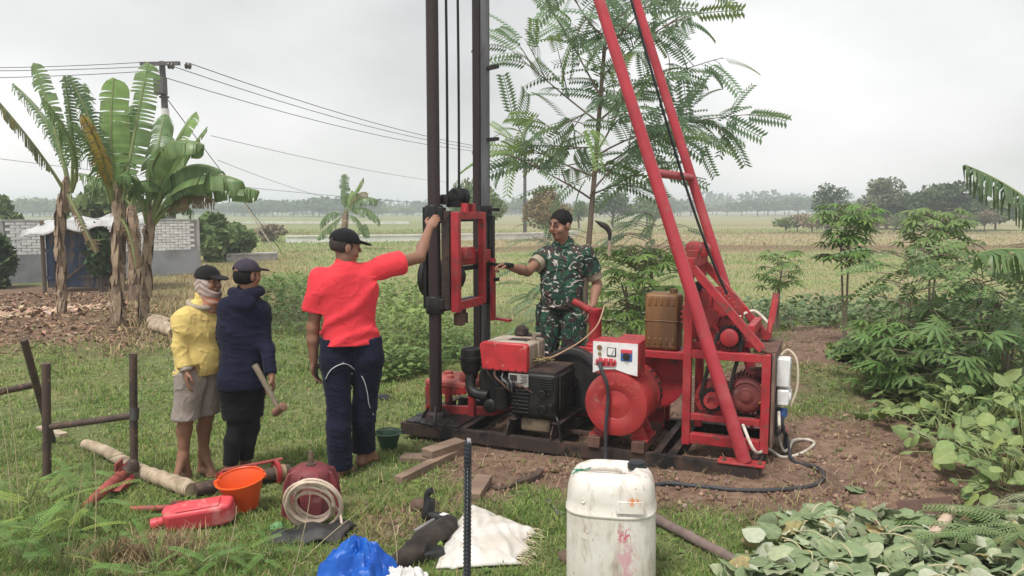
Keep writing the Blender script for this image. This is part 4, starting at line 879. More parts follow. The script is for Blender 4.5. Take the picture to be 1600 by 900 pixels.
# ================================================================== PEOPLE
class SDF:
    """distance field on a grid, built from tapered limbs and ellipsoids, turned into one mesh"""
    def __init__(s, lo, hi, h):
        s.h = h; s.lo = np.array(lo, float); s.n = np.ceil((np.array(hi)-s.lo)/h).astype(int)+1
        s.f = np.full(s.n, .5)
    def sub(s, a, b):
        i0 = np.clip(np.floor((np.array(a)-s.lo)/s.h).astype(int), 0, s.n-1); i1 = np.clip(np.ceil((np.array(b)-s.lo)/s.h).astype(int)+1, 1, s.n)
        sl_ = tuple(slice(p, q) for p, q in zip(i0, i1))
        g = np.meshgrid(*[s.lo[k]+s.h*np.arange(i0[k], i1[k]) for k in range(3)], indexing='ij'); return sl_, np.stack(g, -1)
    def put(s, sl_, d, k, cut=False):
        f = s.f[sl_]
        if cut: d = -d; hh_ = np.clip(.5-.5*(f-d)/k, 0, 1); s.f[sl_] = f*(1-hh_)+d*hh_+k*hh_*(1-hh_) if k > 0 else np.maximum(f, d); return
        hh_ = np.clip(.5+.5*(f-d)/k, 0, 1); s.f[sl_] = f*(1-hh_)+d*hh_-k*hh_*(1-hh_)
    def cone(s, a, b, ra, rb, k=.02, cut=False):
        a, b = np.array(a, float), np.array(b, float); m = max(ra, rb)+2*k+.02
        sl_, P = s.sub(np.minimum(a, b)-m, np.maximum(a, b)+m)
        ba = b-a; t = np.clip(((P-a)@ba)/(ba@ba+1e-12), 0, 1); d = np.linalg.norm(P-a-t[..., None]*ba, axis=-1)-(ra+(rb-ra)*t); s.put(sl_, d, k, cut)
    def chain(s, pts, rs, k=.02):
        for i in range(len(pts)-1): s.cone(pts[i], pts[i+1], rs[i], rs[i+1], k)
    def ell(s, c, r, ax=None, k=.02, cut=False):
        """ax: 3x3 rows = local axes"""
        c = np.array(c, float); r = np.array(r, float); m = r.max()+2*k+.02
        sl_, P = s.sub(c-m, c+m); Q = P-c
        if ax is not None: Q = Q @ np.array(ax, float).T
        k0 = np.linalg.norm(Q/r, axis=-1); k1 = np.linalg.norm(Q/(r*r), axis=-1)+1e-9
        s.put(sl_, k0*(k0-1)/k1, k, cut)
    def plane(s, p, nrm):                   # keep the side that nrm points away from
        g = np.meshgrid(*[s.lo[k]+s.h*np.arange(s.n[k]) for k in range(3)], indexing='ij')
        n = np.array(nrm, float); n /= np.linalg.norm(n)
        s.f = np.maximum(s.f, sum((g[k]-p[k])*n[k] for k in range(3)))
    def fold(s, fn):
        g = np.meshgrid(*[s.lo[k]+s.h*np.arange(s.n[k]) for k in range(3)], indexing='ij'); near = np.abs(s.f) < .06
        P = np.stack([q[near] for q in g], -1); s.f[near] += fn(P)
    def sample(s, P):
        I = np.clip(np.round((P-s.lo)/s.h).astype(int), 0, s.n-1); return s.f[I[:, 0], I[:, 1], I[:, 2]]
    def hit(s, px, py, y0, y1):             # first point of the surface along a line of sight
        for Y in np.arange(y0, y1, .004):
            p = np.array(at(px, py, Y)); 
            if s.sample(p[None])[0] < 0: return Vector(p)
        return None
    def mesh(s):
        f = s.f; sg = f < 0; n = s.n
        c = [sg[i:n[0]-1+i, j:n[1]-1+j, k:n[2]-1+k] for i in (0, 1) for j in (0, 1) for k in (0, 1)]
        tot = sum(x.astype(np.int8) for x in c); act = (tot > 0) & (tot < 8); idx = np.full(act.shape, -1); I = np.argwhere(act); idx[act] = np.arange(len(I))
        acc = np.zeros((len(I), 3)); cnt_ = np.zeros(len(I))
        co = [(i, j, k) for i in (0, 1) for j in (0, 1) for k in (0, 1)]
        for a in range(8):
            for b_ in range(a+1, 8):
                A, B = np.array(co[a]), np.array(co[b_])
                if abs(A-B).sum() != 1: continue
                fa = f[I[:, 0]+A[0], I[:, 1]+A[1], I[:, 2]+A[2]]; fb = f[I[:, 0]+B[0], I[:, 1]+B[1], I[:, 2]+B[2]]
                x = (fa < 0) != (fb < 0); t = np.where(x, fa/np.where(x, fa-fb, 1), 0)
                acc += np.where(x[:, None], A+(B-A)*t[:, None], 0); cnt_ += x
        V = s.lo+(I+acc/cnt_[:, None])*s.h; F = []
        for ax in range(3):
            e = [slice(None)]*3; e2 = [slice(None)]*3; e[ax] = slice(0, -1); e2[ax] = slice(1, None)
            x = sg[tuple(e)] != sg[tuple(e2)]; J = np.argwhere(x); o1, o2 = (ax+1) % 3, (ax+2) % 3
            ok = (J[:, o1] > 0) & (J[:, o2] > 0) & (J[:, o1] < n[o1]-1) & (J[:, o2] < n[o2]-1); J = J[ok]
            q = []
            for d1, d2 in ((0, 0), (-1, 0), (-1, -1), (0, -1)):
                K = J.copy(); K[:, o1] += d1; K[:, o2] += d2; q.append(idx[K[:, 0], K[:, 1], K[:, 2]])
            q = np.stack(q, -1); ins = sg[J[:, 0], J[:, 1], J[:, 2]]; q[~ins] = q[~ins][:, ::-1]
            F.append(q[:, ::-1] if False else q)
        F = np.concatenate(F); F = F[(F >= 0).all(1)]
        return V, F
def vn(v): v = np.array(v, float); return v/(np.linalg.norm(v)+1e-12)
def frame(fwd, up=(0, 0, 1)):
    f = vn(fwd); r = vn(np.cross(f, up)); u = np.cross(r, f); return r, f, u        # right, forward, up
def warp(P, seed, freq):
    g = np.random.default_rng(seed); o = np.zeros(len(P))
    for i in range(5):
        d = g.normal(size=3); d /= np.linalg.norm(d); o += np.sin(P@d*freq*(1+.35*i)+g.uniform(0, 6.3)+.9*np.sin(P@g.normal(size=3)*freq*.5))/(1+.3*i)
    return o/2.6
def hand(S, wrist, dirn, palm, thumb, sc=1.0, curl=.5, k=.006, spread=.0):
    """palm with four unequal bent fingers and a thumb that leaves the side near the wrist"""
    d, pn_, th = vn(dirn), vn(palm), vn(thumb); wv = np.array(wrist, float)
    th = vn(th-d*(th@d)); pn_ = vn(pn_-d*(pn_@d)-th*(pn_@th)); ax = np.stack([th, d, pn_])
    S.ell(wv+d*.045*sc, np.array([.041, .052, .017])*sc, ax, k=.012)
    for i, (off, ln, rr) in enumerate(((.028, .074, .0088), (.0095, .082, .0090), (-.0095, .077, .0086), (-.027, .061, .0078))):
        p = wv+d*(.082-.006*abs(i-1))*sc+th*off*sc; ang = 0
        for sg_, fr in enumerate((.45, .32, .25)):
            ang += curl*(.7 if sg_ == 0 else 1.0)*(1+.08*i); q = p+(d*math.cos(ang)+pn_*math.sin(ang)+th*spread*off*12)*ln*fr*sc
            S.cone(p, q, rr*sc*(1-.06*sg_), rr*sc*(1-.06*(sg_+1)), k=.003); p = q
    p = wv+d*.022*sc+th*.030*sc; q = p+(d*.55+th*.7+pn_*.35)*.036*sc; S.cone(p, q, .014*sc, .011*sc, k=.008)
    q2 = q+(d*.85+th*.15+pn_*.5*curl*2)*.032*sc; S.cone(q, q2, .011*sc, .010*sc, k=.003); S.cone(q2, q2+(d*.8+pn_*curl)*.022*sc, .010*sc, .008*sc, k=.003)
def foot(S, ankle, dirn, gz_, sc=1.0):
    a = np.array(ankle, float); d = vn((dirn[0], dirn[1], 0)); sd_ = np.array([d[1], -d[0], 0]); z = gz_
    heel = np.array([a[0], a[1], z+.030*sc])-d*.035*sc
    S.cone(a, heel, .036*sc, .032*sc, .02); S.cone(heel, heel+d*.13*sc+np.array([0, 0, -.004]), .031*sc, .030*sc, .02)
    S.cone(a+d*.01, heel+d*.15*sc+np.array([0, 0, -.006]), .034*sc, .024*sc, .03)
    for i in range(5):
        o = (i-2)*.0165*sc; b_ = heel+d*(.150-.008*abs(i-1))*sc+sd_*o; b_[2] = z+.018*sc; e = b_+d*(.052-.006*i)*sc; e[2] = z+.012*sc
        S.cone(b_, e, .014*sc, (.0125 if i == 0 else .0095)*sc, .006)
def head(S, c, fwd, sc=1.0, tilt=0, chin=1.0):
    r, f, u = frame((fwd[0], fwd[1], tilt)); A = np.stack([r, f, u]); P = lambda x, y, z: np.array(c)+(r*x+f*y+u*z)*sc
    E = lambda p, rr, k=.02, cut=False: S.ell(p, np.array(rr)*sc, A, k*sc, cut)
    E(P(0, -.012, .035), (.074, .094, .085)); E(P(0, .012, -.045), (.058, .070, .070), .03); E(P(0, .05, -.085*chin), (.030, .030, .024), .02)
    for s_ in (-1, 1):
        E(P(s_*.040, .055, -.030), (.026, .026, .026), .02)                       # cheekbones
        E(P(s_*.032, .094, .012), (.017, .014, .011), .008, True)                 # eye sockets
        E(P(s_*.032, .079, .011), (.013, .012, .010), .003)                       # eyeballs
        E(P(s_*.076, -.008, -.010), (.010, .022, .034), .006)                     # ears
        E(P(s_*.030, .083, .030), (.024, .012, .008), .008)                       # brows
    S.cone(P(0, .088, .018), P(0, .106, -.020), .008*sc, .0125*sc, .008*sc)         # nose
    for s_ in (-1, 1): E(P(s_*.012, .096, -.023), (.009, .011, .008), .005)
    E(P(0, .084, -.050), (.024, .012, .007), .005); E(P(0, .082, -.062), (.021, .012, .007), .004)
    return P, A
def face_paint(V, C, P, A, sc, lip=(.20, .075, .055), brow=(.012, .010, .009)):
    Q = (V-P(0, 0, 0))@A.T/sc
    def blob(c, r): return (((Q-np.array(c))/np.array(r))**2).sum(1) < 1
    for s_ in (-1, 1):
        C[blob((s_*.033, .088, .034), (.024, .03, .0065))] = brow
        C[blob((s_*.032, .094, .011), (.012, .014, .006))] = (.03, .022, .02)
        C[blob((s_*.032, .094, .0095), (.014, .014, .0035))] = (.20, .17, .15)
        C[blob((s_*.032, .096, .011), (.006, .016, .0055))] = (.012, .01, .009)
    C[blob((0, .092, -.050), (.025, .02, .0065))] = lip; C[blob((0, .092, -.062), (.021, .02, .0065))] = lip
    C[blob((0, .095, -.0562), (.023, .02, .0022))] = (.05, .02, .018)
    for s_ in (-1, 1): C[blob((s_*.007, .112, -.031), (.004, .008, .004))] = (.04, .02, .015)
    return C
SKIN = M('skin', None, vcol=True, rough=.55, bump=.10, bscale=160, spec=.35)
def cloth(name, c1, c2, scale=9, bump=.25, rough=.85, wear=None, **kw): return M(name, c1, c2, scale=scale, rough=rough, bump=bump, bscale=260, sheen=.05, spec=.15, wear=wear, **kw)
def skin_cols(V, base, seed): n = warp(V, seed, 14); return np.clip(np.array(base)[None]*(1+.10*n[:, None]), .005, 1)
def grid_for(pts, m, h): P = np.array([tuple(p) for p in pts]); return SDF(P.min(0)-m, P.max(0)+m, h)
def emit(S, name, mat, parent, colf=None):
    V, F = S.mesh(); return mesh_obj(name, V, F, mat, parent, cols=None if colf is None else colf(V), angle=180)
def cap(parent, P, A, sc, mat, brim_dir=1, hole=False, name='cap'):
    """baseball cap on a head frame: crown, brim, button"""
    r, f, u = A; c = P(0, 0, 0); S = SDF(c-.20, c+.20, .006)
    S.ell(P(0, -.012, .042), np.array([.086, .106, .088])*sc, A, .01)
    S.plane(P(0, 0, .030), -(u)+.10*f*-1)
    S.ell(P(0, .115, .040), np.array([.070, .072, .010])*sc, np.stack([r, vn(f-.22*u), vn(u+.22*f)]), .012)
    S.ell(P(0, -.012, .130), np.array([.010, .010, .006])*sc, A, .003)
    if hole: S.ell(P(0, -.118, .046), np.array([.034, .03, .018])*sc, A, .003, True)
    return emit(S, name, mat, parent)
PROF = [(-.10, .06, .055, -.01), (-.03, .085, .07, -.01), (.03, .145, .085, -.01), (.10, .185, .100, 0), (.22, .195, .112, .005), (.40, .185, .112, .005), (.60, .170, .106, .005), (.78, .172, .110, 0), (.92, .182, .118, -.005), (1.08, .182, .118, -.005), (1.25, .16, .10, 0)]
def torso(S, J, grow, k, W, D, belly=0, flare=0, tmax=1.25):
    """elliptical sections from the neck root to the hips; W, D scale width and depth"""
    top = J['neck']-np.array([0, 0, .015]); bot = (J['hpL']+J['hpR'])/2; ax = bot-top; Ln = np.linalg.norm(ax); ax = ax/Ln
    lat = vn((J['shR']-J['shL'])*np.array([1, 1, .25])+(J['hpR']-J['hpL'])*2); lat = vn(lat-ax*(lat@ax)); fw = np.cross(ax, lat); fw = fw if fw@J['fwd'] > 0 else -fw
    m = .36; sl_, P = S.sub(np.minimum(top, bot)-m, np.maximum(top, bot)+m); Q = P-top
    t = (Q@ax)/Ln; T = [p[0] for p in PROF]; tc = np.clip(t, T[0], tmax)
    a = np.interp(tc, T, [p[1] for p in PROF])*W+grow+flare*np.clip(t-.5, 0, 1); b_ = np.interp(tc, T, [p[2] for p in PROF])*D+grow+flare*.5*np.clip(t-.5, 0, 1); yo = np.interp(tc, T, [p[3] for p in PROF])
    b_ = b_+belly*np.exp(-((tc-.68)/.22)**2); x = Q@lat; y = Q@fw-yo-belly*.8*np.exp(-((tc-.68)/.22)**2)
    d = (((np.abs(x)/a)**2.3+(np.abs(y)/b_)**2.3)**(1/2.3)-1)*np.minimum(a, b_)*.9
    d = np.maximum(d, np.abs(t-tc)*Ln-.0+np.where(t == tc, -1, 0)) if False else np.where(t == tc, d, np.sqrt(np.maximum(d, 0)**2+((t-tc)*Ln)**2))
    S.put(sl_, d, k)
    for s_ in 'LR':
        sh, nk = J['sh'+s_], J['neck']; S.cone(nk*.80+sh*.20-np.array([0, 0, .02]), sh-np.array([0, 0, .012]), .046+grow*.5, .052+grow*.5, k*.9)
def J3(d, Y, sh=(0, 0)):
    """joints given as photo position plus depth offset"""
    return {k: np.array(at(v[0]+sh[0], v[1]+sh[1], Y+(v[2] if len(v) > 2 else 0))) for k, v in d.items()}
def person(spec):
    J = J3(spec['J'], spec['Y']); J['fwd'] = np.array((*vn((*spec['fwd'], 0))[:2], 0)); s = spec['s']; gzs = gz(J['anL'][0], J['anL'][1])
    base = (J['anL']+J['anR'])/2; root = thing('person', (base[0], base[1], gz(base[0], base[1])), spec['label'], 'person', 'people around the drilling rig')
    pts = [v for k, v in J.items() if k != 'fwd']; pts += [J['head']+np.array([0, 0, .16])]
    for q in 'LR': pts += [np.array([J['an'+q][0], J['an'+q][1], gz(J['an'+q][0], J['an'+q][1])])]
    S = grid_for(pts, .17, .0062)
    torso(S, J, -.020, .04, spec['W'], spec['D'], spec.get('belly', 0), tmax=.86)
    S.cone(J['neck']-np.array([0, 0, .04]), J['head']-np.array([0, 0, .07*s])-J['fwd']*.012, .058*s, .052*s, .03)
    P, A = head(S, J['head'], spec['look'], s*spec.get('hs', 1), spec.get('tilt', 0))
    for q in 'LR':
        S.chain([J['sh'+q], J['el'+q]], [.050*s, .040*s], .03); S.chain([J['el'+q], J['el'+q]*.65+J['wr'+q]*.35, J['wr'+q]], [.040*s, .041*s, .027*s], .02)
        h_ = spec['hand'+q]; hand(S, J['wr'+q], *h_[:3], sc=s*1.0, curl=h_[3])
        S.chain([J['hp'+q]+np.array([0, 0, .06]), J['hp'+q]-np.array([0, 0, .02]), J['kn'+q]], [.075*s, .084*s, .056*s], .04); kn, an = J['kn'+q], J['an'+q]
        S.chain([kn, kn*.68+an*.32-J['fwd']*.018, an], [.054*s, .054*s, .036*s], .025)
        foot(S, an, spec['foot'+q], gz(an[0], an[1]), s)
    V, F = S.mesh(); C = skin_cols(V, spec['skin'], spec['seed']); C = face_paint(V, C, P, A, s*spec.get('hs', 1))
    if spec.get('scalp'):                             # cropped hairline and sideburns under the hair
        Q = (V-P(0, 0, 0))@A.T/(s*spec.get('hs', 1)); up_ = Q[:, 2]+.012*warp(V, 6, 60)
        C[(np.abs(Q[:, 0]) < .12) & (np.abs(Q[:, 1]) < .13) & (np.abs(Q[:, 2]) < .16) & ((up_ > .068) | ((Q[:, 1] < .038) & (up_ > .020) & (np.abs(Q[:, 0]) < .079)) | ((Q[:, 1] < -.02) & (up_ > -.045)))] = (.012, .010, .009)
    mesh_obj('body', V, F, SKIN, root, cols=C, angle=180)
    return root, J, P, A, S
def shirt(root, J, s, mat, seed, sleeve, hem, h=.0075, grow=.016, amp=.006, belly=0, freq=26, name='shirt', neckz=.0, flare=0, slv=(.060, .054), W=1, D=1, extra=None):
    """sleeve: fraction of the arm covered per side; hem: height where it ends"""
    pts = [v for k, v in J.items() if k[:2] in ('sh', 'el', 'hp', 'ne', 'wr')]; S = grid_for(pts, .20, h)
    torso(S, J, grow, .05, W, D, belly, flare)
    low = hem; S.plane((0, 0, low), (0, 0, -1))
    for q in 'LR':
        sh, el, wr = J['sh'+q], J['el'+q], J['wr'+q]; t = sleeve[q]
        if t <= 1: S.cone(sh, sh+(el-sh)*t, slv[0]*s+.008, slv[1]*s+.012, .035)
        else:
            S.cone(sh, el, slv[0]*s+.006, slv[1]*s, .035); S.cone(el, el+(wr-el)*(t-1), slv[1]*s, .049*s, .02)
    S.cone(J['neck'], J['neck']+(J['head']-J['neck'])*.30, .066*s, .066*s, .02)
    S.fold(lambda P_: amp*.7*warp(P_*np.array([1, 1, .55]), seed, freq)-amp*1.3*np.exp(-(warp(P_*np.array([1, 1, 1.5]), seed+1, freq*1.3)/.10)**2)+amp*.6)
    if extra: S.fold(extra)
    S.plane((0, 0, low), (0, 0, -1))
    for q in 'LR':                                    # clean sleeve ends
        sh, el, wr = J['sh'+q], J['el'+q], J['wr'+q]; t = sleeve[q]
        e = sh+(el-sh)*t if t <= 1 else el+(wr-el)*(t-1); d = vn(el-sh) if t <= 1 else vn(wr-el)
        a, b_ = e-.12, e+.12; sl_, G_ = S.sub(a, b_); D = (G_-e)@d; rad = np.linalg.norm(G_-e-D[..., None]*d, axis=-1)
        S.f[sl_] = np.where((rad < .10*s) & (D > -.03), np.maximum(S.f[sl_], D), S.f[sl_])
    return emit(S, name, mat, root), S
def trousers(root, J, s, mat, seed, top, ends, rk, ra, h=.0075, amp=.006, name='trousers', hipr=.100, freq=24, loose=0):
    """ends: fraction of hip->knee->ankle (0..2) covered"""
    pts = [v for k, v in J.items() if k[:2] in ('hp', 'kn', 'an')]; S = grid_for(pts, .22, h)
    for q in 'LR':
        hp2, kn, an = J['hp'+q], J['kn'+q], J['an'+q]; up = hp2+np.array([0, 0, .16])
        S.cone(up, hp2-np.array([0, 0, .03]), hipr*s*.97, hipr*s, .05)
        if ends <= 1: S.cone(hp2-np.array([0, 0, .03]), hp2+(kn-hp2)*ends, hipr*s, rk*s, .03+loose)
        else:
            S.cone(hp2-np.array([0, 0, .03]), kn, hipr*s, rk*s, .03); ca = kn*.68+an*.32-J['fwd']*.018; S.cone(kn, ca, rk*s, (rk*.72+ra*.28)*s, .02); S.cone(ca, kn+(an-kn)*(ends-1), (rk*.72+ra*.28)*s, ra*s, .02)
    S.plane((0, 0, top), (0, 0, 1))
    S.fold(lambda P_: amp*.7*warp(P_*np.array([1, 1, .4]), seed, freq)-amp*1.2*np.exp(-(warp(P_*np.array([1, 1, 1.3]), seed+1, freq*1.3)/.10)**2)+amp*.5)
    for q in 'LR':
        hp2, kn, an = J['hp'+q], J['kn'+q], J['an'+q]; e = hp2+(kn-hp2)*ends if ends <= 1 else kn+(an-kn)*(ends-1); d = np.array([0, 0, -1.0])
        sl_, G_ = S.sub(e-.2, e+.2); D = (G_-e)@d; S.f[sl_] = np.maximum(S.f[sl_], D)
    return emit(S, name, mat, root), S
HAIR = M('black_hair', (.006, .005, .005), (.012, .011, .010), scale=60, rough=.7, bump=.5, bscale=220, spec=.2)
SK1, SK2 = (.235, .118, .074), (.265, .135, .088)
# --- man in red shirt, back to us, hand on the mast
HANDP = at(683, 342, 6.02)
red_m = dict(Y=5.18, s=1.01, hs=.98, W=.98, D=.98, fwd=(.25, .97), look=(.85, .52), tilt=-.10, skin=SK1, seed=3,
    label='man seen from behind in red shirt, navy trousers and black cap, touching the mast',
    J=dict(head=(540, 386, .0), neck=(538, 421, .0), shL=(500, 434, -.02), shR=(596, 418, .10), elL=(489, 512, -.02), wrL=(490, 566, .0), elR=(655, 402, .30), wrR=(671, 356, .54),
           hpL=(524, 556, -.02), hpR=(575, 554, .03), knL=(530, 640, -.02), knR=(570, 632, .10), anL=(532, 722, -.03), anR=(568, 697, .20)),
    handL=((.02, .1, -1), (1, .1, 0), (.2, 1, 0), .32), handR=((.35, .35, .55), (.2, .6, -.6), (-.8, .1, .3), .45), footL=(.35, .9), footR=(.5, .85))
root, J, P, A, SB = person(red_m); hs = 1.01*.98
cap(root, P, A, hs, cloth('black_cap_cloth', (.009, .009, .011), (.014, .014, .016)), hole=True)
S = SDF(P(0, 0, 0)-.18, P(0, 0, 0)+.18, .006); S.ell(P(0, -.022, .020), np.array([.0785, .092, .085])*hs, A, .01); S.plane(P(0, .035, 0), A[1]); S.plane(P(0, 0, -.055), -A[2]-.3*A[1]); emit(S, 'hair', M('cropped_hair', (.045, .030, .024), (.025, .018, .015), scale=70, rough=.7), root)
REDS = cloth('red_shirt_cloth', (.70, .046, .060), (.62, .038, .052), scale=5)
_, SS = shirt(root, J, 1.01, REDS, 21, dict(L=.68, R=.52), at(560, 537, 5.18).z, grow=.014, amp=.0024, freq=20, slv=(.066, .072), W=.98, D=.98, flare=.0, extra=lambda P_: -.011*np.abs(np.sin(P_@np.array([-9., 4, 13])+1.3*warp(P_, 77, 6)))**6*np.clip(1.3-(P_[:, 2]-.95)*1.5, .2, 1))
NAVY = cloth('navy_trouser_cloth', (.0065, .008, .021), (.010, .012, .029), scale=6)
tr, ST = trousers(root, J, 1.01, NAVY, 31, at(560, 527, 5.18).z, 2.12, .084, .082, hipr=.104, amp=.0045)
WHT = M('white_piping', (.70, .70, .72), None, rough=.7, bump=0)
for pp in (((501, 684), (504, 650), (503, 620), (509, 592), (518, 577), (536, 568), (550, 572)), ((536, 566), (552, 575), (567, 590), (574, 612), (577, 632), (584, 648), (590, 654))):
    W_ = [ST.hit(x_, y_, 4.7, 5.9) for x_, y_ in pp]; W_ = [q-Vector((0, .007, 0)) for q in W_ if q is not None]
    if len(W_) > 2: b = MB(); b.tube(smooth_path(W_, 6), .0022, 6); b.build('piping', WHT, root)
q = J['wrL']; b = MB(); b.box((q[0]+.015, q[1]+.03, q[2]-.085), (.012, .075, .125), rot=(.1, 0, .2)); ph = b.build('phone', M('phone_black', (.02, .02, .022), None, rough=.25, bump=0), None, origin=(q[0], q[1], q[2]-.10), bevel=.004)
tag(ph, 'dark phone in the lowered hand of the man in red', 'phone')
# --- man in navy hooded top, back to us, holding a mallet
nav = dict(Y=5.10, s=.89, hs=.98, W=.76, D=.82, fwd=(.35, .93), look=(.62, .78), skin=SK1, seed=5,
    label='slim person seen from behind in navy hooded top, black shorts and leggings, holding a mallet',
    J=dict(head=(387, 430, .0), neck=(383, 463, .0), shL=(357, 480, -.03), shR=(402, 482, .04), elL=(348, 540, .06), wrL=(358, 582, .20), elR=(417, 545, .0), wrR=(424, 589, -.08),
           hpL=(364, 604, -.01), hpR=(391, 604, .03), knL=(370, 668, .0), knR=(392, 668, .06), anL=(360, 729, -.04), anR=(383, 727, .08)),
    handL=((0, .7, -.6), (1, 0, 0), (0, .3, 1), .4), handR=((.25, -.1, -1), (-1, .15, -.1), (.2, -.9, 0), .75), footL=(.05, -.3), footR=(.5, .5))
nav['footL'] = (.35, .9)
root, J, P, A, SB = person(nav); hs = .89*.98
cap(root, P, A, hs, cloth('plum_cap_cloth', (.050, .040, .057), (.036, .030, .043)), hole=True)
S = SDF(P(0, 0, 0)-.18, P(0, 0, 0)+.18, .006); S.ell(P(0, -.024, -.002), np.array([.0805, .092, .088])*hs, A, .01); S.plane(P(0, .030, 0), A[1]); S.plane(P(0, 0, -.078), -A[2]-.2*A[1]); emit(S, 'hair', HAIR, root)
NAVT = cloth('navy_top_cloth', (.0075, .009, .025), (.011, .0125, .033), scale=6)
_, SS = shirt(root, J, .89, NAVT, 41, dict(L=1.9, R=1.9), at(380, 606, 5.10).z, grow=.014, amp=.0035, name='hooded_top', slv=(.060, .050), freq=22, W=.76, D=.82, flare=.015, extra=lambda P_: -.008*np.abs(np.sin(P_@np.array([5., 3, 12])+1.3*warp(P_, 78, 6)))**6)
S = SDF(J['neck']-.25, J['neck']+.25, .007); n0 = J['neck']
for t in np.linspace(-1.9, 1.9, 15):
    c = n0+np.array([.080*math.sin(t)*1.05+.02*0, -.075*math.cos(t)+.02, .004+.025*abs(math.sin(t))]); c2 = n0+np.array([.080*math.sin(t+.26)*1.05, -.075*math.cos(t+.26)+.02, .004+.025*abs(math.sin(t+.26))]); S.cone(c, c2, .034, .034, .012)
S.ell(n0+np.array([.0, -.082, -.045]), (.092, .034, .062), None, .04)
S.fold(lambda P_: .006*warp(P_, 9, 45)); emit(S, 'hood', NAVT, root)
BLKC = cloth('black_short_cloth', (.006, .006, .0065), (.010, .010, .011), scale=7)
trousers(root, J, .89, BLKC, 51, at(380, 585, 5.10).z, .78, .098, .08, hipr=.108, name='shorts')
trousers(root, J, .89, cloth('black_legging', (.007, .007, .008), (.010, .010, .011)), 52, at(380, 640, 5.10).z, 1.93, .066, .058, amp=.0015, hipr=.085, name='leggings')
b = MB(); h0, h1 = at(398, 570, 4.97), at(436, 640, 4.91); b.tube([h0, h0.lerp(h1, .5), h1], [.021, .018, .017], 12)
mal = thing('mallet', tuple(h1), 'wooden mallet with pale round handle held by the person in navy', 'mallet')
b.build('handle', M('mallet_wood', (.20, .165, .115), (.13, .105, .075), scale=10, rough=.8, bump=.3), mal)
b = MB(); d_ = at(446, 630, 4.88)-at(426, 645, 4.94); b.lathe(h1-d_.normalized()*.055, d_, [(0, .018), (.005, .026), (.04, .028), (.07, .026), (.105, .032), (.11, .024)], 14); b.build('hammer_head', M('mallet_head', (.24, .13, .08), (.15, .08, .055), scale=9, rough=.8), mal)
# --- man in yellow pullover
yel = dict(Y=5.14, s=.89, hs=1.0, W=.88, D=.92, belly=.02, fwd=(.72, -.69), look=(.90, -.44), skin=SK1, seed=8,
    label='barefoot man in yellow pullover, grey shorts, black cap and striped face scarf',
    J=dict(head=(326, 441, .0), neck=(315, 477, .0), shR=(289, 496, -.12), shL=(345, 490, .10), elR=(281, 543, -.16), wrR=(291, 580, -.20), elL=(360, 540, .14), wrL=(366, 582, .10),
           hpR=(297, 588, -.06), hpL=(327, 586, .07), knR=(291, 652, -.08), knL=(322, 650, .06), anR=(287, 712, -.06), anL=(318, 706, .09)),
    handR=((.06, -.1, -1), (.8, .6, 0), (.6, -.8, 0), .28), handL=((.0, -.1, -1), (-.8, -.6, 0), (.6, -.8, 0), .3), footR=(-.25, -.95), footL=(.80, -.55))
root, J, P, A, SB = person(yel); hs = .89
cap(root, P, A, hs, cloth('black_cap_worn', (.008, .0075, .008), (.016, .015, .015)))
S = SDF(P(0, 0, -.05)-.22, P(0, 0, -.05)+.22, .006)
S.ell(P(0, -.010, -.020), np.array([.088, .100, .110])*hs, A, .01); S.ell(P(0, .03, -.085), np.array([.066, .072, .042])*hs, A, .03); S.cone(P(0, -.01, -.10), P(.0, .0, -.175), .075*hs, .078*hs, .03); S.ell(P(.0, .045, -.150), np.array([.052, .05, .03]), A, .02)
S.ell(P(0, .110, .010), np.array([.060, .090, .084])*hs, A, .012, True); S.plane(P(0, 0, .04), A[2]); S.fold(lambda P_: .004*warp(P_, 4, 60))
def scarf_col(V):
    q = (V-P(0, 0, 0))@A.T/hs; st = np.sin(q[:, 2]*150+np.abs(q[:, 1])*90+1.2*warp(V, 3, 20)); c = np.where((st > .25)[:, None], np.array([.27, .18, .155]), np.array([.43, .36, .32])); lw = np.clip((-.085-q[:, 2])/.03, 0, 1)[:, None]
    return c*(1-lw)+np.where((st > -.1)[:, None], np.array([.42, .16, .095]), np.array([.40, .26, .20]))*lw
emit(S, 'face_scarf', M('scarf_cloth', (1, 1, 1), (.82, .80, .8), vcol=True, scale=12, rough=.9, bump=.2, bscale=200), root, scarf_col)
YEL = cloth('yellow_pullover', (.62, .47, .16), (.54, .40, .14), scale=5, wear=(.30, .21, .07), wlo=.68, whi=.76, wscale=7)
_, SS = shirt(root, J, .89, YEL, 61, dict(L=1.86, R=1.86), at(310, 583, 5.14).z, grow=.014, amp=.0040, belly=.02, freq=22, name='pullover', slv=(.064, .055), W=.88, D=.92, flare=.01, extra=lambda P_: -.010*np.abs(np.sin(P_@np.array([4., -3, 13])+1.3*warp(P_, 79, 6)))**6)
for q in 'R':
    el, wr = J['el'+q], J['wr'+q]; S = grid_for([el, wr], .1, .006); S.cone(el+(wr-el)*.80, el+(wr-el)*.99, .041, .039, .003); S.plane(tuple(el+(wr-el)*.99), vn(wr-el)); S.plane(tuple(el+(wr-el)*.74), -vn(wr-el)); emit(S, 'cuff', cloth('grey_cuff', (.36, .31, .26), (.28, .24, .2)), root)
b = MB(); zp = [SS.hit(x_, y_, 4.6, 5.8) for x_, y_ in ((337, 468), (339, 477), (342, 486), (343, 494))]; zp = [p for p in zp if p]
if len(zp) > 1: b.tube(smooth_path([p-Vector((0, .002, 0)) for p in zp], 4), .005, 6); b.build('zip', M('zip_grey', (.16, .14, .12), None, rough=.5), root)
S = SDF(J['neck']-.16, J['neck']+.16, .006)
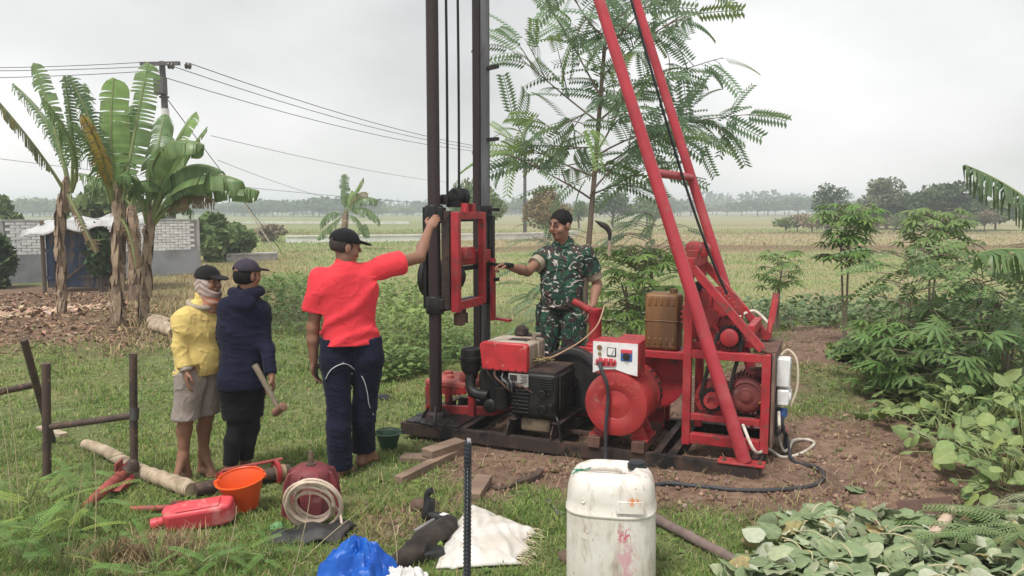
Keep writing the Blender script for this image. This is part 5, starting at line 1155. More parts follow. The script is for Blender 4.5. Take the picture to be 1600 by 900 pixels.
for t in np.linspace(-2.6, 2.4, 20):
    f_, r_ = J['fwd'], np.array([J['fwd'][1], -J['fwd'][0], 0]); e = lambda t: J['neck']+r_*.082*math.sin(t)+f_*(.085*math.cos(t)+.005)+np.array([0, 0, .012-.022*math.cos(t)]); S.cone(e(t), e(t+.26), .017, .017, .006)
emit(S, 'collar', cloth('tan_collar', (.34, .28, .21), (.27, .22, .17)), root)
GRY = cloth('grey_short_cloth', (.30, .255, .225), (.22, .185, .16), scale=6, wear=(.15, .12, .10), wlo=.64, whi=.74, wscale=5)
trousers(root, J, .89, GRY, 71, at(310, 572, 5.14).z, 1.04, .100, .098, hipr=.112, name='shorts', amp=.0045)
# --- soldier in camouflage behind the rig
sol = dict(scalp=1, Y=6.78, s=1.04, hs=1.07, W=1.0, D=1.05, belly=.015, fwd=(-.45, -.89), look=(-.72, -.69), tilt=-.12, skin=SK2, seed=12,
    label='bareheaded man in green camouflage uniform with rolled sleeves behind the red engine',
    J=dict(head=(876, 352, -.06), neck=(880, 383, .0), shR=(855, 398, .06), shL=(915, 396, -.02), elR=(824, 424, -.14), wrR=(796, 417, -.34), elL=(933, 444, .02), wrL=(926, 478, -.20),
           hpR=(858, 490, .03), hpL=(897, 490, -.02), knR=(852, 564, -.02), knL=(895, 564, -.05), anR=(846, 627, .03), anL=(893, 627, .0)),
    handR=((-.9, -.25, .15), (.1, -.3, -.9), (-.1, -.9, .4), .75), handL=((-.15, -.35, -.85), (-.5, .2, -.6), (-.7, -.6, 0), .35), footR=(-.5, -.85), footL=(-.2, -.95))
root, J, P, A, SB = person(sol); hs = 1.04*1.07
S = SDF(P(0, 0, 0)-.18, P(0, 0, 0)+.18, .005); S.ell(P(0, -.015, .039), np.array([.0780, .0965, .0870])*hs, A, .01); S.fold(lambda P_: .0012*warp(P_, 4, 160)); S.plane(P(0, .074, .052), vn(A[1]-.45*A[2])); S.plane(P(0, 0, -.042), -A[2]-.80*A[1]); emit(S, 'hair', HAIR, root)
def camo():
    m, n, b_ = newmat('camouflage'); l = n.links.new; t = n.nodes.new('ShaderNodeTexCoord'); co = t.outputs['Object']
    mpn = n.nodes.new('ShaderNodeMapping'); mpn.inputs['Scale'].default_value = (1, 1, 1.25); mpn.inputs['Rotation'].default_value = (0, .5, .2); l(co, mpn.inputs[0]); co = mpn.outputs[0]
    def shift(d):
        x = n.nodes.new('ShaderNodeMapping'); x.inputs['Location'].default_value = d; l(co, x.inputs[0]); return x.outputs[0]
    def thr(d, sc, lo, hi, dist=1.2): return ramp(n, noise(n, shift(d), sc, 2, .5, dist), lo, hi)
    c = mixc(n, thr((0, 0, 0), 6.5, .50, .52), (.011, .050, .031), (.020, .082, .050))
    c = mixc(n, thr((3, 1, 5), 5.5, .53, .54, 1.6), c, (.050, .028, .024))
    c = mixc(n, thr((7, 4, 2), 6.5, .57, .58, 1.6), c, (.014, .016, .016))
    c = mixc(n, thr((1, 8, 3), 9.0, .610, .620, 3.2), c, (.46, .44, .39))
    l(c, b_.inputs['Base Color']); b_.inputs['Roughness'].default_value = .9
    bp = n.nodes.new('ShaderNodeBump'); bp.inputs['Strength'].default_value = .25; bp.inputs['Distance'].default_value = .01; l(noise(n, t.outputs['Object'], 240, 3), bp.inputs['Height']); l(bp.outputs[0], b_.inputs['Normal'])
    return m
CAMO = camo()
_, SS = shirt(root, J, 1.04, CAMO, 81, dict(L=.62, R=.42), at(880, 482, 6.78).z, grow=.016, amp=.007, freq=22, name='uniform_shirt', slv=(.070, .074), W=1.0, D=1.05, belly=.015, flare=.02)
KH = cloth('khaki_cuff', (.34, .29, .21), (.27, .23, .165))
for q, t in (('L', .62), ('R', .42)):
    sh, el = J['sh'+q], J['el'+q]; d = vn(el-sh); S = grid_for([sh, el], .13, .0065); S.cone(sh+(el-sh)*(t-.06), sh+(el-sh)*(t+.22), .074, .072, .004); S.plane(tuple(sh+(el-sh)*(t+.20)), d); S.plane(tuple(sh+(el-sh)*(t-.06)), -d); S.fold(lambda P_: .004*warp(P_, 5, 50)); emit(S, 'rolled_cuff', KH, root)
S = SDF(J['neck']-.17, J['neck']+.17, .006)
f_, r_ = J['fwd'], np.array([J['fwd'][1], -J['fwd'][0], 0])
e = lambda t: J['neck']+r_*.078*math.sin(t)+f_*(.080*math.cos(t))+np.array([0, 0, .018-.030*math.cos(t)])
for t in np.linspace(-2.9, 2.7, 20):
    if abs(t) < .35: continue
    S.cone(e(t), e(t+.26), .020, .020, .006)
emit(S, 'collar', CAMO, root)
S = SDF(J['neck']-.2, J['neck']+.2, .007); S.ell(J['neck']+f_*.085-np.array([0, 0, .06]), (.035, .03, .055), None, .01); emit(S, 'undershirt', cloth('dark_undershirt', (.03, .022, .022), (.04, .03, .03)), root)
trousers(root, J, 1.04, CAMO, 91, at(880, 476, 6.78).z, 1.97, .092, .078, hipr=.116, name='uniform_trousers', amp=.008)
for q, nm in (('L', 'pocket'),):
    h_ = SS.hit(888, 425, 6.3, 7.2)
for q in 'LR':
    an = J['an'+q]; g0 = gz(an[0], an[1]); S = SDF(np.array([an[0], an[1], g0])-.3, np.array([an[0], an[1], g0])+.35, .008); d = vn((*sol['foot'+q], 0)); c = np.array([an[0], an[1], g0+.045])
    S.cone(an+np.array([0, 0, .10]), c, .062, .055, .03); S.cone(c-d*.03, c+d*.15-np.array([0, 0, .004]), .046, .044, .03); S.plane((0, 0, g0+.002), (0, 0, -1)); emit(S, 'boot', M('boot_leather', (.02, .018, .016), (.035, .03, .026), scale=12, rough=.5), root)

# ================================================================== THINGS ON THE GROUND
PIPE = M('rusty_pipe', (.085, .056, .043), (.045, .032, .026), scale=9, rough=.75, bump=.35, bscale=60, wear=(.19, .115, .075), wlo=.56, whi=.66, wscale=18)
def tubes(name, segs, mat, par, n=12):
    b = MB()
    for pts, r in segs: b.tube(pts, r, n)
    return b.build(name, mat, par)
# pipe trestles
g1, g2 = G(73, 748), G(209, 745); t1, t2 = at(72, 568, g1.y), at(208, 552, g2.y)
st = thing('pipe_trestle', tuple(g1), 'rusty H shaped pipe trestle standing in front of the man in yellow', 'trestle')
d1, d2 = Vector((0, 0, .05)), Vector((0, 0, .06))
tubes('post', [([g1-d1, t1], .028)], PIPE, st); tubes('post', [([g2-d2, t2], .026)], PIPE, st)
tubes('crossbar', [([at(79, 667, g1.y), at(210, 649, g2.y)], .024)], PIPE, st)
tubes('weld_collar', [([at(210, 655, g2.y), at(210, 637, g2.y)], .031)], STEEL, st)
g3 = G(84, 690); t3 = at(37, 530, g3.y-.5); c3 = at(54, 601, g3.y-.28)
s2_ = thing('pipe_trestle', tuple(g3), 'leaning rusty pipe trestle at the left edge behind the upright one', 'trestle')
tubes('post', [([g3-Vector((0, 0, .05)), t3], .027)], PIPE, s2_)
gl = G(-150, 745); tubes('crossbar', [([c3, at(-60, 625, c3.y-.3)], .025)], PIPE, s2_); tubes('post', [([at(-60, 560, c3.y-.3), G(-60, 760)], .027)], PIPE, s2_)
# offcut plank
p, q = G(62, 672), G(100, 684); b = MB(); b.bar(p+Vector((0, 0, .02)), q+Vector((0, 0, .02)), .07, .035); tag(b.build('plank_offcut', M('pale_wood', (.46, .38, .28), (.34, .27, .2), scale=10, rough=.85), None, origin=p, bevel=.003), 'short pale plank offcut in the grass behind the trestle', 'plank')
# papaya log
p, q = G(134, 703), G(297, 776); n = 40; pts = []; rs = []
for i in range(n):
    t = i/(n-1); c = p.lerp(q, t); c.z = gz(c.x, c.y)+.045; c.z += .006*math.sin(t*9); c.x += .012*math.sin(t*7); pts.append(c); rs.append((.040+.016*t)*(1+.07*math.sin(t*75)+.03*random.uniform(-1, 1)))
b = MB(); b.tube(pts, rs, 16); lg = thing('palm_log', tuple(p), 'pale ringed tree log lying in the grass by the bare feet', 'log')
b.build('trunk', M('pale_bark', (.44, .35, .25), (.27, .205, .14), scale=12, rough=.9, bump=.6, bscale=30, wear=(.55, .47, .36), wlo=.60, whi=.70, wscale=10), lg)
d = (pts[-1]-pts[-2]).normalized(); b = MB(); b.lathe(pts[-1], d, [(0, rs[-1]*.93), (.008, rs[-1]*.88), (.004, .02)], 16); b.build('cut_end', M('cut_wood', (.55, .46, .33), (.43, .35, .24), scale=20, rough=.9), lg)
# red clamp lying in the weeds
p, q = G(134, 806), G(198, 758); p.z += .06; q.z += .10; d = (q-p).normalized()
cl = thing('pipe_clamp', tuple(G(165, 785)), 'faded red steel clamp arm with rusty pipe stub, lying in the weeds at left', 'clamp')
b = MB(); b.tube([p, p.lerp(q, .35), q], [.022, .034, .036], 12); b.build('arm', REDFADE, cl)
b = MB(); b.tube([q-d*.06, q+d*.10], .045, 16); b.build('pipe_stub', PIPE, cl)
b = MB(); b.bar(q-d*.04+Vector((-.03, -.04, .02)), q+d*.06+Vector((-.03, -.04, .02)), .012, .11); b.bar(q-d*.02+Vector((.02, -.05, -.03)), q-d*.22+Vector((.03, -.03, -.03)), .10, .012); b.build('clamp_plate', REDFADE, cl, bevel=.003)
b = MB(); b.prism([q-d*.05+Vector((.0, -.05, .05)), q+d*.05+Vector((.0, -.05, .05)), q+d*.04+Vector((.06, -.05, -.06)), q-d*.10+Vector((.04, -.05, -.10))], (0, .012, 0)); b.build('jaw', RED, cl)
# red wrench bar behind the fuel can
p, q = G(205, 803), G(345, 797); p.z += .03; q.z += .03
wr_ = thing('pipe_wrench', tuple(p), 'long faded red pipe wrench bar lying behind the red fuel can', 'wrench')
b = MB(); b.tube([p, p.lerp(q, .5)], .018, 10); b.build('handle', REDFADE, wr_)
b = MB(); b.bar(p.lerp(q, .45), q, .045, .07); b.bar(p.lerp(q, .5)+Vector((0, -.06, 0)), q+Vector((0, -.05, -.01)), .03, .05); b.build('jaw_body', REDD, wr_, bevel=.006)
# drill pipe joint with clamps
p, q = G(306, 778), G(452, 748); p.z += .055; q.z += .06; d = (q-p).normalized()
dp = thing('drill_pipe', tuple(G(380, 765)), 'rusty drill pipe with red flanged clamps behind the orange bucket', 'drill pipe')
b = MB(); b.tube([p, p.lerp(q, .4), q], .042, 16); b.build('pipe', PIPE, dp)
b = MB(); b.tube([q-d*.10, q-d*.03], .050, 16); b.build('coupling', M('brass_coupling', (.36, .25, .15), (.22, .14, .09), scale=12, rough=.6), dp)
for t in (.26, .62, .86):
    c = p.lerp(q, t); b = MB(); b.lathe(c-d*.012, d, [(0, .045), (0, .085), (.024, .085), (.024, .045)], 18, cap=False); b.build('flange', REDD, dp)
for dz in (.075, -.045):
    b = MB(); b.tube([p.lerp(q, .24)+Vector((0, .05, dz)), p.lerp(q, .90)+Vector((0, .05, dz))], .012, 8); b.build('tie_rod', REDFADE, dp)
# buckets
def bucket(px, py, rb, rt, hh_, mat, label, tilt, band=True):
    c = G(px, py); bt = thing('bucket', tuple(c), label, 'bucket', rot=tilt)
    b = MB(); b.lathe((0, 0, .003), (0, 0, 1), [(0, rb*.9), (.004, rb), (hh_*.55, rb+(rt-rb)*.50), (hh_*.56, rb+(rt-rb)*.60), (hh_*.97, rt), (hh_*.975, rt+.012), (hh_, rt+.012), (hh_, rt-.002), (hh_*.97, rt-.006), (hh_*.57, rb+(rt-rb)*.57), (.012, rb-.006)], 36); b.build('body', mat, bt, space='local')
    b = MB(); pts = [(rt*math.cos(a)*1.0, rt*1.02*math.sin(a), hh_*1.0+.012) for a in [math.pi*.08+math.pi*.84*i/14 for i in range(15)]]; b.tube(pts, .005, 7); b.build('handle', mat, bt, space='local')
    for s_ in (-1, 1):
        b = MB(); b.lathe((s_*(rt+.006), 0, hh_*.99), (0, 1, 0), [(-.012, .014), (.012, .014)], 10); b.build('ear', mat, bt, space='local')
    return bt
bk = bucket(383, 797, .080, .136, .195, M('orange_plastic', (.80, .115, .020), (.72, .09, .018), scale=4, rough=.38, bump=.03, spec=.5, transl=.12), 'bright orange plastic bucket beside the red fuel can', (.10, -.10, .15))
bk.location.z += .012
bucket(607, 703, .060, .092, .135, M('green_plastic', (.020, .060, .028), (.014, .042, .020), scale=4, rough=.4, bump=.03), 'small dark green bucket at the left corner of the skid', (0, 0, .3))
# red fuel can lying on its side
c = G(312, 822); fc = thing('fuel_can', tuple(c), 'red plastic fuel can lying on its side in the grass', 'fuel can', rot=(R(12), R(-7), R(10)))
FC = M('fuel_can_red', (.60, .060, .075), (.50, .05, .06), scale=5, rough=.45, bump=.08, wear=(.62, .27, .26), wlo=.50, whi=.68, wscale=7)
poly = [(-.19, .02), (-.16, -.06), (.14, -.065), (.20, -.045), (.21, .055), (.14, .08), (-.10, .08), (-.18, .065)]
b = MB(); b.prism([(x_, y_, .012) for x_, y_ in poly], (0, 0, .125)); b.build('body', FC, fc, space='local', bevel=.022, seg=4)
b = MB(); b.tube([(-.185, .0, .075), (-.215, -.01, .075)], .028, 14); b.lathe((-.212, -.01, .075), (-1, -.2, 0), [(0, .033), (.035, .032), (.04, .02)], 16); b.build('spout_cap', FC, fc, space='local')
b = MB(); b.tube(smooth_path([(-.16, .085, .075), (-.13, .135, .075), (-.02, .14, .075), (.02, .09, .075)], 5), .016, 10); b.build('grip', FC, fc, space='local')
b = MB(); b.box((.02, -.0, .142), (.24, .09, .010)); b.build('raised_panel', FC, fc, space='local', bevel=.006)
# dark rags behind the can
def crumple(name, c, size, mat, label, cat, seed, res=.012, fl=.5, lumps=9):
    g = np.random.default_rng(seed); c = np.array(c, float); size = np.array(size, float)
    S = SDF(c-size*1.3-.04, c+size*1.3+.06, res)
    for i in range(lumps):
        o = g.uniform(-.62, .62, 3)*size; o[2] = size[2]*(.15+.35*g.random()); S.ell(c+o, size*g.uniform(.28, .55, 3), None, .03)
    S.fold(lambda P_: min(.030, size.min()*.34)*(np.abs(warp(P_, seed, 22))-.3)+min(.012, size.min()*.14)*(np.abs(warp(P_, seed+3, 42))-.3)+.002*warp(P_, seed+5, 110)); S.plane((c[0], c[1], c[2]-.01), (0, 0, -1))
    V, F = S.mesh(); o = mesh_obj(name, V, F, mat, None, origin=tuple(c), angle=180); return tag(o, label, cat)
DRK = cloth('dark_rag', (.030, .032, .036), (.05, .05, .05))
crumple('rag_pile', G(322, 796), (.15, .09, .05), DRK, 'crumpled dark rags behind the red fuel can', 'rags', 3)
# old red submersible motor with hose coil
c = G(488, 806); pm = thing('motor_casing', tuple(c), 'dark red motor casing with a vertical shaft, standing on the grass', 'motor', rot=(0, 0, .25))
MC = M('casing_red', (.19, .035, .040), (.13, .028, .032), scale=8, rough=.6, bump=.4, bscale=45, wear=(.26, .12, .11), wlo=.6, whi=.7, wscale=10)
b = MB(); prof = [(0, .155), (.02, .16), (.05, .14), (.26, .125), (.29, .115), (.31, .085), (.315, .03)]; b.lathe((0, 0, 0), (0, 0, 1), prof, 26); b.build('body', MC, pm, space='local')
for i in range(8):
    a = i*math.pi/4+.2; b = MB(); b.prism([(.12*math.cos(a), .12*math.sin(a), .01), (.185*math.cos(a), .185*math.sin(a), .01), (.165*math.cos(a), .165*math.sin(a), .22), (.14*math.cos(a), .14*math.sin(a), .28), (.11*math.cos(a), .11*math.sin(a), .29)], Vector((-math.sin(a), math.cos(a), 0))*.02); b.build('fin', MC, pm, space='local', bevel=.004)
b = MB(); b.lathe((0, 0, .31), (0, 0, 1), [(0, .03), (.015, .03), (.016, .016), (.085, .016), (.09, .012)], 14); b.build('shaft', M('shaft_rust', (.15, .10, .07), (.08, .06, .05), scale=20, rough=.6, metal=.4), pm, space='local')
b = MB(); b.box((0, -.145, .13), (.13, .06, .15)); b.build('terminal_box', MC, pm, space='local', bevel=.012)
cc = at(492, 783, c.y-.20); b = MB(); pts = []
for i in range(200):
    a = i/200*2*math.pi*7; rr = .125+.026*math.sin(a*.37)+.022*math.sin(i*.05); k = i/200
    pts.append(Vector((cc.x+rr*math.cos(a)*(1-.03*math.sin(a*.21)), cc.y+.05*math.sin(a)*-1-.05+.05*(k-.5)+.02*math.sin(a*.5), cc.z+.012*math.sin(a*.31)+rr*.98*math.sin(a))))
pts += [Vector((cc.x+.15, cc.y-.03, cc.z-.05)), Vector((cc.x+.17, cc.y-.08, cc.z-.11)), Vector((cc.x+.10, cc.y-.10, cc.z-.14))]
zmin = min(p.z for p in pts); gzc = gz(cc.x, cc.y)
b.tube(pts, .009, 7); tag(b.build('hose_coil', M('hose_cream', (.58, .47, .37), (.45, .35, .27), scale=14, rough=.55, bump=.05), None, origin=(cc.x, cc.y, gzc)), 'coil of cream coloured hose leaning on the dark red motor casing', 'hose')
# black rubber flap
c = G(478, 842); n = 14; V = []; F = []
for j in range(n):
    for i in range(n*2):
        u, v = i/(2*n-1)-.5, j/(n-1)-.5; V.append((c.x+u*.46+v*.06, c.y+v*.22+.03*u, gz(c.x, c.y)+.075+.035*u-.07*max(0, abs(u)-.33)*3-.09*(v < -.2)*(-.2-v)*2+.012*math.sin(u*14+v*5)-.03*(v+.5)))
for j in range(n-1):
    for i in range(2*n-1): a = j*2*n+i; F.append((a, a+1, a+2*n+1, a+2*n))
rb_ = thing('rubber_mat', tuple(c), 'folded black rubber mat on the grass in front of the motor casing', 'rubber mat')
o = mesh_obj('top_fold', V, F, M('black_rubber', (.020, .020, .022), (.04, .037, .035), scale=9, rough=.6, bump=.2, wear=(.09, .075, .06), wlo=.62, whi=.75, wscale=8), rb_, angle=180); o.modifiers.new('t', 'SOLIDIFY').thickness = .012
V2 = [(x_*1.0+.02, y_+.03, min(z_-.045, gz(x_, y_)+.03)) for x_, y_, z_ in V]; o = mesh_obj('bottom_fold', V2, F, MATS['black_rubber'], rb_, angle=180); o.modifiers.new('t', 'SOLIDIFY').thickness = .012
# timber under the skid
TIMB = M('raw_timber', (.25, .175, .125), (.175, .12, .088), scale=6, rough=.9, bump=.5, bscale=40, stretch=(.25, 1, 1), wear=(.16, .10, .07), wlo=.6, whi=.72, wscale=8)
def timber(p, q, wd, ht, label, lift=(0, 0), name='timber'):
    p, q = p.copy(), q.copy(); p.z += ht/2+lift[0]; q.z += ht/2+lift[1]; b = MB(); L_ = (q-p).length
    o = bpy.data.objects.new(name, None); bpy.data.objects.remove(o); n = 6
    d = (q-p).normalized(); x = d.cross(Vector((0, 0, 1))).normalized(); z = x.cross(d); V = []
    for i in range(n+1):
        c = p.lerp(q, i/n)
        for a, bb in ((-1, -1), (1, -1), (1, 1), (-1, 1)): V.append(c+x*a*wd/2*random.uniform(.94, 1.05)+z*bb*ht/2*random.uniform(.94, 1.05))
    F = [(0, 1, 2, 3), tuple(n*4+k for k in (3, 2, 1, 0))]
    for i in range(n):
        for k in range(4): a = i*4+k; b_ = i*4+(k+1) % 4; F.append((a, a+4, b_+4, b_))
    o = mesh_obj(name, V, F, TIMB, None, origin=tuple(p-Vector((0, 0, ht/2))), bevel=.004, angle=30); return tag(o, label, 'timber')
timber(G(622, 757), G(722, 708), .07, .055, 'long weathered timber beam sticking out from under the skid', (0, .0))
timber(G(628, 720), G(676, 722), .13, .045, 'flat dark timber under the left end of the skid')
q0, q1 = G(667, 726), G(720, 708); timber(q0, q1, .12, .06, 'short brown timber block wedged under the front of the skid', (.05, .05))
timber(G(737, 783), G(757, 757), .11, .05, 'square brown wood block standing in the grass behind the rebar', (0, .02))
for uu, vv in ((.1, .9), (.9, .9)):
    p = RP(uu, vv-.2, 0); p.z = gz(p.x, p.y); q = RP(uu, vv+.1, 0); q.z = gz(q.x, q.y); hh_ = max(.02, RP(uu, vv, 0).z-p.z-.002)
# pipe wrench on the soil
p, q = gup(782, 768, .02), gup(838, 750, .025)
pw = thing('pipe_wrench', tuple(p), 'dark rusty pipe wrench lying on the soil in front of the engine', 'wrench')
b = MB(); b.tube(smooth_path([gup(770, 764, .015), p, p.lerp(q, .35), q], 4), .013, 9); b.build('handle', PIPE, pw)
b = MB(); b.bar(p.lerp(q, .45), q, .05, .035); b.bar(q, q+Vector((.03, .09, .01)), .045, .035); b.build('jaw', PIPE, pw, bevel=.005)
# spanner
p, q = gup(857, 786, .012), gup(874, 805, .012); sp_ = thing('spanner', tuple(p), 'small steel ring spanner lying in the grass left of the white drum', 'spanner')
b = MB(); b.bar(p, q, .012, .007); b.build('shank', M('chrome_tool', (.55, .55, .55), (.35, .35, .35), scale=20, rough=.3, metal=.8), sp_)
for c in (p, q):
    b = MB(); b.lathe(c-Vector((0, 0, .005)), (0, 0, 1), [(0, .012), (0, .021), (.011, .021), (.011, .012)], 16, cap=False); b.build('ring', MATS['chrome_tool'], sp_)
# rebar stake
rbx = at(731, 690, 2.75); gb = Vector((rbx.x-.012, 2.76, gz(rbx.x, 2.76))); rs_ = thing('rebar_stake', tuple(gb), 'upright dark steel reinforcing bar stuck in the ground close to us', 'rebar')
REB = M('rebar_steel', (.040, .042, .055), (.025, .026, .032), scale=14, rough=.55, metal=.5, bump=.2)
top = Vector((rbx.x, rbx.y, rbx.z)); b = MB(); b.tube([gb-Vector((0, 0, .12)), top], .0135, 14); b.build('bar', REB, rs_)
b = MB(); n = 62
for i in range(n):
    c = gb.lerp(top, (i+.5)/n); b.lathe(c, (.25, -.1, 1), [(-.0035, .0132), (-.0015, .0158), (.0015, .0158), (.0035, .0132)], 12)
o = b.build('rib', REB, rs_); tag(o, kind='stuff')
b = MB(); b.tube([gb.lerp(top, .28), gb.lerp(top, .9)], .0142, 6); b.tube([top, top+Vector((.012, 0, .003))], [.0145, .010], 10); b.build('cut_tip', M('cut_steel', (.34, .34, .36), None, rough=.4, metal=.7), rs_)
# white sack
def sack():
    cor = [G(737, 792), G(832, 830), G(808, 892), G(684, 888), G(700, 845)]; nu, nv = 46, 36
    a, b_, c_, d_ = G(737, 793), G(833, 832), G(812, 886), G(681, 892); V = []; F = []
    for j in range(nv):
        for i in range(nu):
            u, v = i/(nu-1), j/(nv-1); p = a.lerp(b_, u).lerp(d_.lerp(c_, u), v); ed = min(u, 1-u, v, 1-v)
            p.x += .05*(-math.sin(v*math.pi))*(1-u)*.6+.025*math.sin(v*13)*(u > .8)*(u-.8)*5
            z = .036*min(1, ed*5)**.6*(.75+.25*math.sin(u*5+1)*math.cos(v*4))+.016*abs(math.sin(u*7+v*5+2*math.sin(v*5)))*min(1, ed*6)-.012*math.exp(-((u-.45+.25*v)/.03)**2)-.010*math.exp(-((v-.6-.3*u)/.035)**2)+.004*math.sin(u*31-v*23)*min(1, ed*8)
            V.append((p.x, p.y, gz(p.x, p.y)+.018+z))
    for j in range(nv-1):
        for i in range(nu-1): k = j*nu+i; F.append((k, k+1, k+nu+1, k+nu))
    sk = thing('woven_sack', tuple(G(755, 845)), 'white woven plastic sack lying flat on the grass behind the rebar', 'sack')
    m = M('sack_weave', (.62, .60, .56), (.52, .48, .42), scale=5, rough=.6, bump=.3, bscale=190, wear=(.45, .37, .27), wlo=.66, whi=.80, wscale=9)
    o = mesh_obj('bag', V, F, m, sk, angle=180); o.modifiers.new('t', 'SOLIDIFY').thickness = -.012
    b = MB()
    for i in range(46):
        t = random.random(); p = b_.lerp(c_, t)+Vector((-.02, 0, .03)); e = p+Vector((random.uniform(.01, .10), random.uniform(-.06, .03), 0)); e.z = gz(e.x, e.y)+.012; m_ = (p+e)/2+Vector((random.uniform(-.02, .03), 0, random.uniform(.0, .03))); b.tube(bez(p, m_, e, 6), .0013, 4)
    tag(b.build('frayed_thread', M('thread', (.60, .52, .36), None, rough=.8), sk), kind='stuff')
sack()
# tools and bundle
p, q = G(628, 893), G(700, 836); p.z += .06; q.z += .06; n = 18
S_ = grid_for([p, q], .13, .008); S_.cone(p, p.lerp(q, .5), .050, .066, .02); S_.cone(p.lerp(q, .5), q, .066, .054, .02); S_.fold(lambda P_: .014*(np.abs(warp(P_, 7, 26))-.3)+.006*(np.abs(warp(P_, 8, 60))-.3)); V_, F_ = S_.mesh()
tag(mesh_obj('cloth_bundle', V_, F_, cloth('grime_cloth', (.060, .046, .038), (.028, .023, .021), scale=7, bump=.6), None, origin=tuple(p), angle=180), 'rolled dark grimy cloth bundle lying left of the white sack', 'bundle')
c = G(690, 822); tl = thing('angle_grinder', tuple(c), 'black hand held power tool lying between bundle and sack', 'power tool')
b = MB(); b.tube(smooth_path([c+Vector((-.10, .06, .05)), c+Vector((-.02, .0, .055)), c+Vector((.08, -.06, .05))], 4), [.026]*9, 12); b.build('motor_body', M('tool_black', (.018, .018, .02), (.03, .03, .03), scale=20, rough=.4), tl)
b = MB(); b.lathe(c+Vector((-.09, .055, .02)), (.2, 0, 1), [(0, .03), (.02, .04), (.07, .036), (.12, .026)], 14); b.tube(smooth_path([c+Vector((-.09, .05, .10)), c+Vector((-.085, .06, .17)), c+Vector((-.06, .05, .19))], 4), .02, 9); b.build('gear_head', MATS['tool_black'], tl)
b = MB(); b.box(c+Vector((.03, -.04, .082)), (.07, .035, .004), rot=(0, 0, -.6)); b.build('label_plate', CBW, tl)
b = MB(); b.box(c+Vector((.06, -.12, .03)), (.03, .12, .012), rot=(.3, .2, .4)); b.build('copper_strip', M('copper_strip', (.42, .19, .11), (.3, .14, .09), scale=14, rough=.6), tl)
p, q = gup(648, 838, .03), gup(683, 822, .05); b = MB(); b.bar(p, q, .022, .010); tag(b.build('saw_blade', M('dull_steel', (.34, .34, .34), None, rough=.35, metal=.6), None, origin=p), 'thin steel blade sticking out left of the power tool', 'blade')
c = G(672, 874); gg = thing('tool_case', tuple(c), 'small dark case with green cap beside the white sack', 'case', rot=(0, 0, .4))
b = MB(); b.box((0, 0, .03), (.14, .09, .055)); b.build('case', MATS['tool_black'], gg, space='local', bevel=.012)
b = MB(); b.lathe((-.06, -.01, .035), (-1, 0, .2), [(0, .03), (.03, .03), (.035, .02)], 14); b.box((.03, .05, .05), (.10, .05, .03)); b.build('green_cap', M('lime_plastic', (.17, .26, .05), None, rough=.4), gg, space='local', bevel=.006)
def film_bag(c, Rb, Hb, lean, mat, label, seed):
    """thin plastic bag slumped into pleats round a gathered top"""
    g = np.random.default_rng(seed); na, nr = 72, 22; V = []; F = []; ph = g.uniform(0, 6.3, 6)
    for j in range(nr):
        t = j/(nr-1)
        for i in range(na):
            a = 2*math.pi*i/na; pl = .16*math.sin(5*a+ph[0]+2.2*t)+.11*math.sin(9*a+ph[1]-3*t)+.07*abs(math.sin(8*a+ph[2]+4*t))
            rr = Rb*(.06+.94*t**.72)*(1+pl*(.35+.65*t)); z = Hb*(1-t**1.5)*(1+.10*math.sin(3*a+ph[3]))+.014*abs(math.sin(11*a+9*t+ph[4]))*(t > .05)+.010*math.sin(17*t+4*a+ph[5])
            V.append((c.x+rr*math.cos(a)*1.15+lean[0]*(1-t), c.y+rr*math.sin(a)*.85+lean[1]*(1-t), c.z+max(z, -.01)))
    for j in range(nr-1):
        for i in range(na): p_ = j*na+i; q_ = j*na+(i+1) % na; F.append((p_, q_, q_+na, p_+na))
    F.append(tuple(range(na-1, -1, -1)))
    o = mesh_obj('plastic_bag', V, F, mat, None, origin=tuple(c), angle=32); return tag(o, label, 'plastic bag')
film_bag(G(553, 918), .175, .215, (.02, .02), M('blue_plastic_bag', (.010, .10, .50), (.02, .16, .62), scale=9, rough=.36, bump=.35, bscale=45, spec=.4, transl=.25), 'bright blue crumpled plastic bag at the bottom edge', 17)
film_bag(G(620, 922), .14, .09, (.03, 0), M('white_plastic_bag', (.70, .69, .66), (.58, .56, .53), scale=7, rough=.4, bump=.3, bscale=40, wear=(.58, .42, .05), wlo=.66, whi=.69, wscale=5), 'white plastic bag with yellow print beside the blue bag', 23)
crumple('grease_rag', G(662, 792), (.10, .08, .05), M('mud_lump', (.13, .085, .06), (.085, .055, .04), scale=16, rough=.95, bump=.9, bscale=40), 'lump of dug brown mud on the grass left of the rebar', 'mud lump', 29, res=.010).name = 'mud_lump'
crumple('mud_lump', G(885, 872), (.06, .05, .03), MATS['mud_lump'], 'small lump of red brown mud left of the white drum', 'mud lump', 31, res=.009)
crumple('dark_rag', G(603, 624), (.07, .05, .04), DRK, 'small dark rag lying on the grass beside the skid', 'rag', 33, res=.009)
_c = G(228, 866); _xy = np.stack([RNG.normal(_c.x, .16, 1500), RNG.normal(_c.y, .09, 1500)], -1)
blades('straw_wad', _xy, RNG.uniform(.05, .14, 1500), np.full(1500, .004), palette(1500, [(.42, .32, .19), (.30, .22, .13), (.20, .14, .085)], [3, 3, 2]), MSTRAW, lean=1.35, label='wad of cut dead grass lying in the weeds at the lower left', cat='dead grass', zoff=.01, curl=.25)
crumple('green_rag', G(432, 826), (.045, .06, .02), M('mint_cloth', (.17, .36, .17), (.12, .27, .12), scale=9, rough=.8), 'scrap of mint green plastic left of the rubber mat', 'scrap', 37, res=.008)
